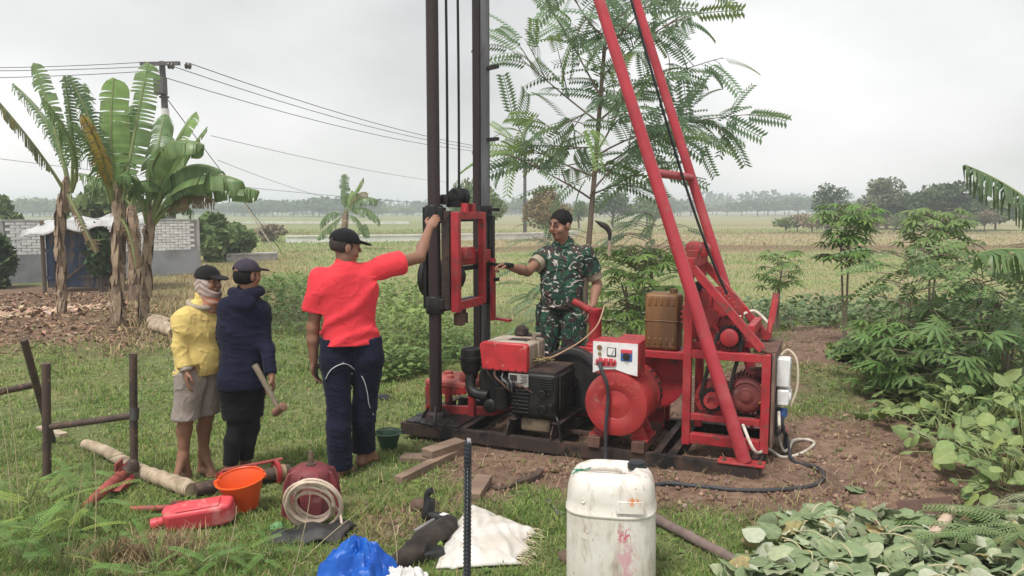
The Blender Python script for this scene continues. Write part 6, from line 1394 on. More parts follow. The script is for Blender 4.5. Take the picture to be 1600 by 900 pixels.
# white drum (large jerrycan)
c = G(962, 925); c.y = 3.56; c.x = (961-800)/1200*3.56*1.005; c.z = gz(c.x, c.y)
dr = thing('plastic_drum', tuple(c), 'large stained white plastic jerrycan with black cap, close to us', 'jerrycan', rot=(0, R(-.6), R(-12)))
dr.scale = (1, 1, .955)
def drum():
    H, nz, na = .612, 44, 64; V = []; F = []; C = []
    def sup(a, rx, ry, e=3.2):
        ca, sa = math.cos(a), math.sin(a); k = (abs(ca)**e+abs(sa)**e)**(-1/e); return rx*ca*k, ry*sa*k
    prof = [(0, .86), (.012, .95), (.03, .985), (.06, 1.0), (.18, .995), (.30, .99), (.395, .985), (.402, .985), (.406, 1.008), (.416, 1.008), (.420, .985), (.47, .975), (.52, .955), (.555, .91), (.580, .83), (.596, .70), (.600, .55), (.600, .40), (.598, .25), (.597, .10), (.597, 0.0)]
    for z, k in prof:
        for i in range(na):
            a = 2*math.pi*i/na; x_, y_ = sup(a, .212*k, .175*k); V.append((x_, y_, z+0))
    # sunken handle trough across the top
    V = [(x_, y_, z-(.060*max(0, 1-(abs(y_-.01)/.085)**2)*max(0, 1-((x_+.02)/.13)**4) if z > .55 else 0)) for x_, y_, z in V]
    m = len(prof)
    for j in range(m-1):
        for i in range(na): a = j*na+i; b_ = j*na+(i+1) % na; F.append((a, b_, b_+na, a+na))
    F.append(tuple(range(na-1, -1, -1)))
    mt, n, bs = newmat('drum_plastic'); l = n.links.new; t = n.nodes.new('ShaderNodeTexCoord'); co = t.outputs['Object']
    def mapped(loc, sc):
        q_ = n.nodes.new('ShaderNodeMapping'); q_.inputs['Location'].default_value = loc; q_.inputs['Scale'].default_value = sc; l(co, q_.inputs[0]); return q_.outputs[0]
    col = mixc(n, ramp(n, noise(n, co, 5, 5), .35, .70), (.72, .69, .64), (.57, .52, .45))
    col = mixc(n, ramp(n, noise(n, mapped((0, 0, 0), (7, 7, 2.2)), 2.2, 9, .72), .50, .70), col, (.36, .30, .23))
    col = mixc(n, ramp(n, noise(n, mapped((4, 2, 1), (26, 26, 18)), 1.4, 6, .7), .63, .70), col, (.24, .20, .17))
    def stain(c0, r0, color, th, a):
        gq = n.nodes.new('ShaderNodeTexGradient'); gq.gradient_type = 'SPHERICAL'; mp2 = mapped(tuple(-c0[i]/r0[i] for i in range(3)), tuple(1/x_ for x_ in r0)); l(mp2, gq.inputs[0])
        ad = n.nodes.new('ShaderNodeMath'); ad.operation = 'MULTIPLY'; l(gq.outputs['Fac'], ad.inputs[0]); l(ramp(n, noise(n, mapped((2, 5, 1), (1, 1, .55)), 34, 8, .75, 1.0), .40, .66), ad.inputs[1])
        return mixc(n, ramp(n, ad.outputs[0], th, th+a), col, color)
    col = stain((.075, -.175, .33), (.055, .14, .095), (.50, .07, .13), .16, .22); col = stain((.085, -.175, .20), (.085, .13, .17), (.60, .36, .38), .14, .30)
    col = stain((.115, -.16, .49), (.05, .12, .035), (.60, .22, .07), .16, .25); col = stain((-.11, -.16, .30), (.03, .1, .25), (.44, .36, .27), .16, .4)
    l(col, bs.inputs['Base Color']); bs.inputs['Roughness'].default_value = .42; bs.inputs['Subsurface Weight'].default_value = .12; bs.inputs['Subsurface Radius'].default_value = (.03, .03, .025)
    bp = n.nodes.new('ShaderNodeBump'); bp.inputs['Strength'].default_value = .12; bp.inputs['Distance'].default_value = .02; l(noise(n, co, 14, 5), bp.inputs['Height']); l(bp.outputs[0], bs.inputs['Normal'])
    mesh_obj('body', V, F, mt, dr, space='local', angle=60)
    b = MB(); b.tube(smooth_path([(-.135, .01, .578), (-.08, .01, .592), (0, .008, .595), (.055, .01, .588)], 5), .021, 14); b.build('grip', mt, dr, space='local')
    b = MB(); b.lathe((.118, .055, .585), (0, 0, 1), [(0, .046), (.02, .046), (.021, .040), (.032, .040), (.034, .02)], 26); b.build('screw_cap', M('cap_black', (.02, .022, .026), None, rough=.4), dr, space='local')
    b = MB(); b.prism([(.035, -.178, .435), (.165, -.166, .435), (.160, -.160, .495), (.04, -.172, .495)], (0, -.006, 0)); b.build('label_panel', mt, dr, space='local', bevel=.004)
    for x_ in (-.115,):
        b = MB(); b.lathe((x_, -.160, .48), (-.1, -1, .2), [(0, .012), (.006, .010), (.003, .004)], 12); b.build('moulded_mark', mt, dr, space='local')
    b = MB()
    for i in range(7): b.tube(bez((-.125, -.03, .585), (-.14+random.uniform(-.02, .02), -.05, .60), (-.155+random.uniform(-.025, .025), -.07+random.uniform(-.02, .01), .588+random.uniform(-.01, .015)), 5), .0025, 5)
    b.tube(bez((-.125, -.03, .585), (-.09, .0, .60), (-.06, .02, .60), 6), .003, 5); b.build('green_string', M('string_green', (.02, .24, .13), None, rough=.6), dr, space='local')
drum()
# bamboo pole on the right of the drum
p, q = G(1012, 812), G(1195, 912); n = 24; pts = []; rs = []
for i in range(n):
    c = p.lerp(q, i/(n-1)); c.z = gz(c.x, c.y)+.032; pts.append(c); rs.append(.027*(1.14 if i % 6 == 3 else 1)*(1+.02*random.uniform(-1, 1)))
b = MB(); b.tube(pts, rs, 14); tag(b.build('wooden_pole', M('grey_pole', (.20, .145, .125), (.13, .095, .085), scale=9, rough=.85, bump=.4), None, origin=p), 'round grey brown pole lying on the ground right of the white drum', 'pole')
# hoe on the cut leaves
c = G(1445, 806); he = thing('hoe', tuple(c), 'broad rusty hoe blade with pale wooden handle lying on the cut leaves', 'hoe')
b = MB(); p0 = at(1403, 806, c.y+.02); b.prism([at(1402, 784, c.y+.05), at(1486, 776, c.y+.05), at(1490, 806, c.y), at(1466, 812, c.y-.02), at(1404, 809, c.y)], (0, .010, .003)); b.build('blade', M('hoe_rust', (.115, .065, .050), (.08, .048, .04), scale=9, rough=.85, bump=.5), he, bevel=.002)
p, q = at(1488, 804, c.y), at(1512, 800, c.y+.1); b = MB(); b.tube([p, q], .026, 12); b.build('socket', M('pale_handle', (.50, .38, .29), (.40, .3, .22), scale=14, rough=.8, bump=.2), he)
p, q = G(1455, 872), G(1486, 828); p.z += .11; q.z += .11; b = MB(); b.tube([p, p.lerp(q, .5), q], [.034, .030, .027], 14); tag(b.build('handle_stub', MATS['pale_handle'], None, origin=p), 'short thick pale handle stub lying on the cut leaves', 'handle')
# sickle hooked in the tree, bamboo post behind the soldier
p = at(956, 400, 7.6); sk = thing('sickle', tuple(p), 'dark curved sickle hung up beside the young tree trunk', 'sickle')
V = []; outer = [at(*c_, 7.6) for c_ in ((953, 378), (956, 366), (953, 355), (945, 348), (929, 344))]; inner = [at(*c_, 7.6) for c_ in ((950, 378), (950, 367), (945, 359), (938, 354), (929, 345))]
o_ = smooth_path(outer, 4); i_ = smooth_path(inner, 4); V = [*o_, *i_]; n = len(o_); F = [(k, k+1, n+k+1, n+k) for k in range(n-1)]
o = mesh_obj('blade', V, F, M('sickle_iron', (.035, .03, .03), (.06, .05, .045), scale=20, rough=.6), sk); o.modifiers.new('t', 'SOLIDIFY').thickness = .008
b = MB(); b.tube([at(952, 400, 7.6), at(952, 376, 7.6)], [.014, .016], 10); b.build('handle', MATS['pale_handle'], sk)
b = MB(); p = at(905, 548, 7.25); b.tube([(p.x, p.y, gz(p.x, p.y)-.1), at(909, 430, 7.25), at(911, 395, 7.3)], .030, 12); tag(b.build('wooden_post', M('post_wood', (.33, .26, .17), (.24, .185, .12), scale=9, rough=.9, bump=.4, stretch=(1, 1, .2)), None, origin=(p.x, p.y, gz(p.x, p.y))), 'plain wooden post standing behind the man in camouflage', 'post')

# ================================================================== VEGETATION
LEAF = {}
def leafmat(name, c, c2=None, rand=.18, transl=.30, rough=.5, scale=5):
    """leaf with pale midrib and side veins drawn along its own length"""
    m = M(name, c, c2, scale=scale, rough=rough, bump=.12, bscale=30, rand=rand, transl=transl, spec=.35); n = m.node_tree; l = n.links.new
    if 'leaf' not in name or name.startswith(('feather', 'fern', 'mimosa', 'cassava')): return m
    b = n.nodes['Principled BSDF']; src = b.inputs['Base Color'].links[0].from_socket; t = n.nodes.new('ShaderNodeTexCoord'); sx = n.nodes.new('ShaderNodeSeparateXYZ'); l(t.outputs['Object'], sx.inputs[0])
    def mt(op, a, b_=None, v=None):
        q = n.nodes.new('ShaderNodeMath'); q.operation = op; l(a, q.inputs[0])
        if b_ is not None: l(b_, q.inputs[1])
        elif v is not None: q.inputs[1].default_value = v
        return q.outputs[0]
    ay = mt('ABSOLUTE', sx.outputs[1]); rib = ramp(n, ay, .022, .006); sv = mt('FRACT', mt('MULTIPLY', mt('SUBTRACT', sx.outputs[0], mt('MULTIPLY', ay, None, .75)), None, 7.0)); vein = mt('MULTIPLY', ramp(n, sv, .16, .04), None, .55)
    f = mt('MAXIMUM', rib, vein); new = mixc(n, mt('MULTIPLY', f, None, .5), src, (.42, .46, .24))
    l(new, b.inputs['Base Color']); return m
def leafshape(kind):
    """mesh data of one leaf lying along +x from the origin, tip at x=1"""
    if kind in LEAF: return LEAF[kind]
    V, F = [], []
    if kind.startswith('oval'):
        bend, fold_, wav = {'oval': (.22, .10, .05), 'ovalB': (.55, .45, .09), 'ovalC': (-.25, .30, .11)}[kind]
        ws = [.0, .30, .47, .50, .40, .20, .07, 0]; xs = [0, .08, .24, .44, .66, .84, .93, 1.0]
        for i, (x_, w_) in enumerate(zip(xs, ws)):
            z = -bend*x_*x_; k = wav*(1 if i % 2 else -1)
            V += [(x_-.04*w_, -w_*.78, z-fold_*w_+k*w_), (x_, -w_*.4, z+.03-fold_*w_*.3-k*.3*w_), (x_, 0, z), (x_, w_*.4, z+.03-fold_*w_*.3+k*.3*w_), (x_-.04*w_, w_*.78, z-fold_*w_-k*w_)]
        for i in range(7):
            for j in range(4): a = i*5+j; F += [(a, a+1, a+6, a+5)]
    elif kind == 'lance':
        for x_, w_ in zip([0, .2, .5, .8, 1], [0.02, .13, .17, .09, 0]): V += [(x_, -w_, -.04*w_-.3*x_*x_), (x_, 0, .04-.3*x_*x_), (x_, w_, -.04*w_-.3*x_*x_)]
        for i in range(4): a = i*3; F += [(a, a+1, a+4, a+3), (a+1, a+2, a+5, a+4)]
    elif kind.startswith('palm'):                                   # cassava: seven fingers
        for k in range(7):
            a = R(-105+35*k); L_ = 1.0-.25*abs(k-3)/3; d = Vector((math.cos(a), math.sin(a), 0)); s = Vector((-d.y, d.x, 0)); o = len(V)
            for t, w_ in ((0, .015), (.35, .075), (.65, .10), (1, 0)):
                c = d*t*L_; z = -.35*t*t; V += [tuple(c-s*w_+Vector((0, 0, z-.02))), tuple(c+Vector((0, 0, z+.015))), tuple(c+s*w_+Vector((0, 0, z-.02)))]
            for i in range(3): b = o+i*3; F += [(b, b+1, b+4, b+3), (b+1, b+2, b+5, b+4)]
    elif kind.startswith('pin'):                                    # pinnate: rows of leaflets
        n, ll, lw, dr, fold_ = {'pinA': (12, .22, .078, .30, .30), 'pinB': (12, .21, .074, .60, .60), 'pinC': (18, .13, .036, .30, .25), 'pinD': (7, .24, .12, .3, .35)}[kind]
        for i in range(n):
            t = .12+.88*(i+.5)/n; c = Vector((t, 0, .10*t-dr*t*t)); q = ll*(1-.35*abs(t-.5))
            for s in (-1, 1):
                d = Vector((.35, s*math.cos(fold_), -math.sin(fold_))).normalized(); wv = Vector((1, 0, -.3)).normalized()*lw; o = len(V)
                V += [tuple(c), tuple(c+d*q*.45-wv*.5), tuple(c+d*q), tuple(c+d*q*.5+wv*.5)]; F += [(o, o+1, o+2, o+3)]
        for i in range(6):
            t = i/6; t2 = (i+1)/6; o = len(V); w_ = .008
            V += [(t, -w_, .10*t-dr*t*t), (t, w_, .10*t-dr*t*t), (t2, w_, .10*t2-dr*t2*t2), (t2, -w_, .10*t2-dr*t2*t2)]; F += [(o, o+1, o+2, o+3)]
    LEAF[kind] = (np.array(V), F); return LEAF[kind]
LM = {}
def leaf_data(kind, mat):
    k = kind+mat.name
    if k not in LM:
        V, F = leafshape(kind); me = bpy.data.meshes.new('leaf'); me.from_pydata(V.tolist(), [], F); me.update(); me.shade_smooth(); me.materials.append(mat); LM[k] = me
    return LM[k]
def basis(d, up):
    x = Vector(d).normalized(); u = Vector(up); y = u.cross(x); y = y.normalized() if y.length > 1e-4 else perp(x)[0]; return Matrix((x, y, x.cross(y))).transposed()
def leaf(parent, kind, mat, p, d, size, up=(0, 0, 1), roll=0, name='leaf'):
    o = bpy.data.objects.new(name, leaf_data(kind, mat)); COL.objects.link(o); o.parent = parent
    m = Matrix.Translation(Vector(p)) @ (basis(d, up) @ Matrix.Rotation(roll, 3, 'X')).to_4x4() @ Matrix.Scale(size, 4)
    o.matrix_local = ROOTM[parent.name].inverted() @ m; return o
def leaf_mass(name, kind, mat, items, parent=None, origin=None):
    """many small leaves joined into one crown"""
    V0, F0 = leafshape(kind); A = []; k = len(V0); Fs = []
    F3 = []
    for f in F0: F3.append((f[0], f[1], f[2])); F3.append((f[0], f[2], f[3]))
    F3 = np.array(F3)
    for i, (p, d, s, up) in enumerate(items):
        m = np.array(basis(d, up)); A.append(V0*s@m.T+np.array(p))
    V = np.concatenate(A); F = (np.arange(len(items))[:, None, None]*k+F3[None]).reshape(-1, 3)
    return mesh_obj(name, V, F, mat, parent, origin=origin, angle=180)
def rv(a=1): v = Vector((random.gauss(0, 1), random.gauss(0, 1), random.gauss(0, 1))).normalized(); return v*a

# ------------------------------------------------------------------ trees of the distance
def crown_mesh(rng, blobs, n, ls):
    """leaf clumps spread through and over the blobs: small quads of random turn"""
    V = np.empty((n, 4, 3)); w_ = np.array([b[1][0]*b[1][2] for b in blobs]); idx = rng.choice(len(blobs), n, p=w_/w_.sum())
    C = np.array([b[0] for b in blobs])[idx]; Rr = np.array([b[1] for b in blobs])[idx]
    d = rng.normal(size=(n, 3)); d /= np.linalg.norm(d, axis=1)[:, None]; rad = rng.uniform(.35, 1.08, n)**.5
    P = C+d*Rr*rad[:, None]; s = ls*rng.uniform(.5, 1.5, n)
    a = rng.normal(size=(n, 3)); a /= np.linalg.norm(a, axis=1)[:, None]; b = np.cross(a, d+rng.normal(size=(n, 3))*.6); b /= np.linalg.norm(b, axis=1)[:, None]+1e-9
    for k, (i, j) in enumerate(((-1, -.4), (.2, -.6), (1, .3), (-.3, .6))): V[:, k] = P+a*(i*s)[:, None]+b*(j*s)[:, None]
    return V.reshape(-1, 3), np.arange(n*4).reshape(n, 4)
BARK = M('bark', (.12, .09, .07), (.075, .06, .05), scale=5, rough=.95, bump=.6, bscale=20)
TM = {k: M('foliage_'+k, c, c2, scale=.9, rough=.7, bump=0, transl=.2, rand=.12, spec=.2) for k, c, c2 in (
    ('dark', (.060, .098, .042), (.085, .125, .05)), ('mid', (.125, .18, .066), (.16, .215, .08)), ('brown', (.23, .20, .085), (.27, .21, .095)), ('pale', (.13, .16, .09), (.17, .185, .11)), ('scrub', (.24, .185, .13), (.16, .155, .09)))}
def tree(name, px, pyb, pyt, wpx, Y, kind, label, group=None, n=2600, sparse=False, seed=1, ls=None, shape=1.0, low=False):
    g = np.random.default_rng(seed); base = at(px, pyb, Y); gx = base.x; z0 = gz(gx, Y); zt = at(px, pyt, Y).z; Hh = zt-z0; Wd = wpx/1200*Y
    r = thing(name, (gx, Y, z0), label, 'tree', group); trunk = MB(); tb = Hh*(.30 if not sparse else .35)
    trunk.tube([(0, 0, -.2), (g.normal(0, .03)*Hh, 0, tb), (g.normal(0, .05)*Hh, 0, Hh*.75)], [Hh*.035, Hh*.026, Hh*.008], 7)
    blobs = []; nb = 9 if not sparse else 8
    for i in range(nb):
        a = g.uniform(0, 6.28); rr = Wd*.5*g.uniform(.15, .68); zz = (Hh*g.uniform(.15, .85) if low else Hh*g.uniform(.42, .86)) if not sparse else Hh*g.uniform(.5, .9)
        k = (.22 if not sparse else .16)*g.uniform(.75, 1.3)*shape; rr *= (1.15-abs(zz/Hh-.58)*1.3)
        c = (rr*math.cos(a), rr*math.sin(a), zz); blobs.append((c, (Wd*k, Wd*k, Hh*k*.85))); trunk.tube([(0, 0, tb*.9), (c[0]*.5, c[1]*.5, (tb+c[2])/2), c], [Hh*.015, Hh*.010, Hh*.004], 5)
    for sgn in (-1, 1): blobs.append(((sgn*Wd*.30, 0, Hh*g.uniform(.48, .6)), (Wd*.2, Wd*.2, Hh*.17)))
    blobs.append(((0, 0, Hh*.80), (Wd*.24, Wd*.24, Hh*.19)))
    trunk.build('trunk', BARK, r, space='local')
    V, F = crown_mesh(g, blobs, n, ls or max(.09, Wd*.028)); mesh_obj('crown', V, F, TM[kind], r, space='local', smooth=False)
    return r
tree('mango_tree', 745, 372, 283, 92, 50, 'mid', 'round mid green tree seen between the two mast pipes', seed=2, n=4200)
tree('mango_tree', 856, 373, 290, 78, 48, 'brown', 'round tree with yellowish brown leaves left of the bareheaded man', seed=3, n=4200)
tree('broadleaf_tree', 958, 352, 302, 62, 85, 'dark', 'round dark green tree right of the young tree trunk', seed=4, n=2600)
tree('broadleaf_tree', 905, 356, 312, 40, 80, 'mid', 'small green tree behind the bareheaded man', seed=5, n=1500)
tree('broadleaf_tree', 1010, 348, 308, 62, 95, 'mid', 'low green tree seen left of the red legs', seed=6, n=2000)
tree('broadleaf_tree', 1298, 352, 289, 62, 72, 'dark', 'dark open crowned tree left of the tall sparse tree', seed=7, n=1900, sparse=True)
tree('tall_sparse_tree', 1386, 356, 276, 96, 74, 'pale', 'tall pale sparse crowned tree above the brown scrub', seed=8, n=2300, sparse=True)
tree('broadleaf_tree', 1474, 358, 286, 108, 70, 'dark', 'large dark dense tree above the brown scrub at right', seed=9, n=4200)
tree('broadleaf_tree', 1400, 358, 308, 130, 78, 'dark', 'low wide dark tree filling in under the tall sparse tree', seed=10, n=3000)
tree('broadleaf_tree', 1555, 360, 312, 110, 72, 'mid', 'mid green tree behind the banana leaf at the right edge', seed=11, n=2400)
tree('broadleaf_tree', 1330, 350, 318, 60, 80, 'mid', 'low mid green tree between dark open tree and tall sparse tree', seed=12, n=1600)
for i, px in enumerate(range(1225, 1560, 24)):
    tree('scrub_bush', px+random.uniform(-6, 6), 363, 334+random.uniform(-5, 6), 44, 64+random.uniform(-2, 3), 'scrub' if i % 4 else 'mid', 'brown dry scrub bush at the far edge of the field', 'dry scrub along the field edge', n=650, seed=40+i, shape=1.3)
# far treeline: a few crowns copied along the horizon
protos = []
far_lab = 'hazy far tree of the treeline along the horizon'
for k in range(5):
    t = tree('far_tree', 800, 334, 316, 40+8*k, 300, ('mid', 'dark', 'mid', 'dark', 'pale')[k], far_lab, 'far treeline', n=520, seed=60+k, ls=.55); protos.append(t)
g = random.Random(5); first_used = [False]*5
for i in range(150):
    px = -30+i*11.2+g.uniform(-5, 5); Y = g.uniform(230, 330) if px < 1080 else g.uniform(240, 420)
    k = g.randrange(5)
    if not first_used[k]: o = protos[k]; first_used[k] = True
    else: o = copy_tree(protos[k])
    p = at(px, 332, Y); o.location = (p.x, Y, 0); s = g.uniform(.75, 1.25)*(1.25 if 1080 < px < 1270 else 1)*(.85 if 560 < px < 1000 else 1.0); o.scale = (s*g.uniform(.9, 1.5), s, s*g.uniform(.75, 1.1)); o.rotation_euler = (0, 0, g.uniform(0, 6))
V, F = [], []
gg_ = np.random.default_rng(3); blobs = [((x_, 380+gg_.uniform(-20, 20), 1.5+gg_.uniform(0, 3.0)+(5 if 95 < x_ < 160 else 0)), (9, 6, 3.2)) for x_ in np.arange(-330, 340, 7)]
V, F = crown_mesh(gg_, blobs, 9000, 1.1); tag(mesh_obj('distant_wood', V, F, TM['dark'], None, smooth=False), 'bluish distant wood closing the horizon', 'wood', kind='stuff')
for px, pyb, pyt, wd, Y, kind, lab in ((5, 372, 306, 60, 34, 'mid', 'green bush at the left edge above the brick wall'), (-5, 450, 372, 50, 18, 'dark', 'dark shrub at the left edge before the brick wall'), (175, 372, 270, 150, 27, 'mid', 'feathery green tree behind the banana plants'),
                                       (335, 415, 332, 84, 27.5, 'mid', 'leafy green shrub right of the white brick wall'), (372, 400, 352, 46, 29, 'mid', 'small shrub beside the leaning pale branch'), (420, 372, 350, 60, 45, 'scrub', 'dry bush on the canal bank')):
    tree('shrub', px, pyb, pyt, wd, Y, kind, lab, n=1500 if kind != 'scrub' else 900, seed=int(px)+200, shape=.80, ls=.19 if Y < 40 else None, low=True)
tree('hut_shrub', 158, 440, 352, 46, 17.2, 'dark', 'dark leafy shrub growing right beside the blue shack', n=1600, seed=77, ls=.09, shape=1.25)

# ------------------------------------------------------------------ banana plants
BAN = M('banana_leaf', (1, 1, 1), (.80, .85, .8), vcol=True, scale=6, rough=.38, bump=.25, bscale=22, transl=.35, spec=.45)
BSTEM = M('banana_stem', (.24, .17, .12), (.145, .10, .075), scale=5, rough=.95, bump=.9, bscale=16, stretch=(1, 1, .18), wear=(.33, .25, .18), wlo=.55, whi=.66, wscale=8)
BPET = M('banana_petiole', (.20, .24, .09), (.15, .18, .07), scale=5, rough=.5, bump=.1)
def banana_leaf(par, p0, p1, p2, wd, col=(.075, .155, .045), tear=.3, droop=.5, brown=0, pet=.18, side=None, name='leaf', seed=0, flip=None):
    """midrib from p0 (stem) over p1 to p2 (tip); blade split by tears into strips that hang"""
    wd *= .88; g = random.Random(seed); n = 38; path = bez(p0, p1, p2, n+1); b = MB(); rib = MB()
    rib.tube(path, [.026*(1-.85*i/n)+.003 for i in range(n+1)], 6); k0 = int(pet*n)
    nrm_prev = None; cold = [Vector((.24, .16, .085)), Vector((.42, .30, .06))]
    for sd_ in (-1, 1):
        gap = 0; hang = droop*g.uniform(.7, 1.2); strip = None
        for i in range(k0, n):
            t = (i-k0)/(n-k0); t2 = (i+1-k0)/(n-k0); W = lambda q: wd*min(1, .25+q*3.2)*(1-.22*max(0, q-.5))*(1 if q < .86 else math.sqrt(max(0, 1-((q-.86)/.14)**2))) if q < 1 else .02
            d = (path[i+1]-path[i]).normalized(); up = Vector((0, 0, 1)) if abs(d.z) < .88 else (flip or Vector((0, -1, .2)))
            s = d.cross(up).normalized()*sd_; dn = -up if abs(d.z) < .88 else -(flip or Vector((0, -1, .2)))
            torn = g.random() < max(.22, tear*1.35)
            if torn: hang = droop*g.uniform(.45, 1.6)
            def edge(q, h_, f): return s*W(q)*f*math.cos(h_*f)+dn*W(q)*f*math.sin(h_*f)
            hh_ = min(1.35, hang); a0, a1 = path[i], path[i+1]; sh = d*(.10*W(t))
            q0 = [a0, a0+edge(t, hh_*.6, .5)+sh*.5, a0+edge(t, hh_, 1)+sh]; q1 = [a1, a1+edge(t2, hh_*.6, .5)+sh*.5, a1+edge(t2, hh_, 1)+sh]
            if torn: q1[2] = q1[2].lerp(q0[2], .60); q1[1] = q1[1].lerp(q0[1], .32)
            br = brown*(1 if g.random() < .85 else .3)*min(1, max(0, (t if brown <= 1 else 1)*1.6)) if brown else 0
            c = Vector(col)*g.uniform(.82, 1.18); cb_ = cold[g.randrange(2)] if brown < 1.5 else cold[0]; c = c.lerp(cb_, min(1, br)); ce = c.lerp(cold[0], .25 if torn else .08)
            o = len(b.v)
            for j, (x_, cc_) in enumerate(zip(q0+q1, (c*1.05, c, ce, c*1.05, c, ce))): b.v.append(tuple(x_)); b.c.append(tuple(cc_))
            b.f += [(o, o+1, o+4, o+3), (o+1, o+2, o+5, o+4)]
    o = b.build(name, BAN, par, angle=180); rib.build('midrib', BPET, o)
    return o
def banana_stem(par, pts, r, seed=0, ragged=80):
    g = random.Random(seed); P = smooth_path(pts, 6); n = len(P); b = MB()
    b.tube(P, [r*(1.12-.62*(i/n)**1.5)*(1+.07*g.uniform(-1, 1)) for i in range(n)], 14); b.build('stem', BSTEM, par)
    s = MB()
    for k in range(ragged):                                        # dead sheaths hanging round the stem
        i = g.randrange(2, n-1); c = P[i]; a = g.uniform(0, 6.28); L_ = g.uniform(.15, .55); d = Vector((math.cos(a), math.sin(a), 0)); x = Vector((-d.y, d.x, 0))*g.uniform(.02, .05)
        p0 = c+d*r*.75; p1 = p0+d*g.uniform(.01, .05)-Vector((0, 0, L_*.45)); p2 = p0+d*g.uniform(.0, .06)-Vector((0, 0, L_)); 
        s.add([p0-x, p0+x, p1+x*1.2, p1-x*1.1, p2+x*.4, p2-x*.3], [(0, 1, 2, 3), (3, 2, 4, 5)])
    tag(s.build('dead_sheath', M('dead_sheath', (.34, .25, .17), (.20, .14, .098), scale=7, rough=.95, bump=.5), par, angle=180), kind='stuff')
def bplant(label, base, Y, stem, r, leaves, seed):
    g0 = at(base[0], base[1], Y); g0.z = gz(g0.x, g0.y); pl = thing('banana_plant', tuple(g0), label, 'banana plant', 'banana plants')
    banana_stem(pl, [g0-Vector((0, 0, .1))]+[at(x_, y_, Y+dy) for x_, y_, dy in stem], r, seed)
    for i, lf in enumerate(leaves):
        (a, b_, c), wd = lf[0], lf[1]; kw = lf[2] if len(lf) > 2 else {}
        dy = kw.pop('dy', 0); banana_leaf(pl, at(a[0], a[1], Y), at(b_[0], b_[1], Y+dy*.5), at(c[0], c[1], Y+dy), wd, seed=seed*10+i, **kw)
G1, G2, G3 = (.18, .275, .105), (.21, .325, .095), (.135, .225, .08)
bplant('leftmost banana plant, ragged stem bare, torn leaves sweeping left', (97, 507), 12.0, [(95, 420, 0), (91, 340, 0), (104, 275, .0)], .050, [
    (((104, 305), (72, 245), (-4, 156)), .26, dict(col=(.13, .18, .085), tear=.55, droop=.9, brown=.35, dy=-.5, pet=.30)),
    (((108, 300), (92, 210), (52, 98)), .20, dict(col=G1, tear=.55, droop=.6, dy=.3, pet=.2)),
    (((110, 300), (96, 200), (20, 130)), .19, dict(col=(.13, .20, .095), tear=.8, droop=1.1, dy=.6, pet=.3)),
    (((112, 300), (118, 215), (100, 118)), .20, dict(col=(.13, .20, .095), tear=.8, droop=.95, dy=-.4, pet=.25)),
    (((112, 300), (140, 240), (66, 152)), .22, dict(col=G1, tear=.6, droop=.9, dy=-.8, pet=.3)),
    (((104, 300), (120, 330), (150, 395)), .16, dict(col=(.20, .14, .08), tear=.6, droop=1.2, brown=2, dy=-.2, pet=.1))], 1)
bplant('middle banana plant, thick ragged stem, broad upright leaves', (182, 527), 10.9, [(183, 450, 0), (184, 380, 0), (184, 285, 0)], .074, [
    (((180, 318), (168, 220), (178, 122)), .27, dict(col=G2, tear=.12, droop=.30, dy=.2, pet=.18)),
    (((190, 318), (208, 215), (232, 98)), .25, dict(col=G1, tear=.40, droop=.35, dy=.5, pet=.15)),
    (((172, 318), (160, 205), (106, 118)), .21, dict(col=(.115, .19, .08), tear=.8, droop=1.0, dy=-.2, pet=.2)),
    (((174, 318), (150, 230), (112, 190)), .24, dict(col=G3, tear=.5, droop=1.0, dy=-.7, pet=.15)),
    (((178, 322), (165, 235), (128, 178)), .20, dict(col=(.42, .29, .05), tear=.6, droop=1.2, brown=.9, dy=-1.0, pet=.2)),
    (((176, 318), (130, 200), (132, 130)), .19, dict(col=G3, tear=.7, droop=.9, dy=.8, pet=.2)),
    (((186, 315), (225, 260), (255, 300)), .26, dict(col=G3, tear=.4, droop=1.0, dy=.5)),
    (((188, 318), (185, 230), (205, 165)), .24, dict(col=G3, tear=.4, droop=.6, dy=1.0)),
    (((176, 330), (205, 345), (212, 420)), .15, dict(col=(.22, .15, .09), tear=.6, droop=1.2, brown=2, dy=-.2, pet=.1))], 2)
bplant('right banana plant of the group, broad leaves arching to the right', (223, 517), 11.3, [(224, 450, 0), (229, 390, 0), (234, 320, 0)], .048, [
    (((233, 350), (262, 235), (306, 175)), .27, dict(col=G2, tear=.10, droop=.35, dy=.7, pet=.25)),
    (((233, 350), (280, 250), (324, 198)), .26, dict(col=G1, tear=.12, droop=.45, dy=.3, pet=.3)),
    (((230, 350), (225, 190), (318, 226)), .30, dict(col=G1, tear=.14, droop=1.05, dy=-.6, pet=.22)),
    (((235, 350), (270, 225), (348, 268)), .30, dict(col=G3, tear=.12, droop=.9, dy=-.3, pet=.25)),
    (((236, 350), (295, 245), (378, 283)), .31, dict(col=G1, tear=.14, droop=1.05, dy=-.5, pet=.2)),
    (((238, 352), (300, 268), (404, 298)), .28, dict(col=G1, tear=.22, droop=1.0, dy=.2, pet=.3)),
    (((238, 355), (285, 285), (335, 312)), .24, dict(col=(.24, .16, .085), tear=.6, droop=1.3, brown=2, dy=-.1, pet=.25)),
    (((230, 350), (205, 250), (190, 275)), .26, dict(col=G3, tear=.3, droop=1.0, dy=-.7)),
    (((230, 350), (245, 230), (258, 178)), .25, dict(col=G3, tear=.2, droop=.5, dy=1.0)),
    (((233, 352), (270, 300), (300, 330)), .22, dict(col=G3, tear=.3, droop=1.0, dy=.6))], 3)
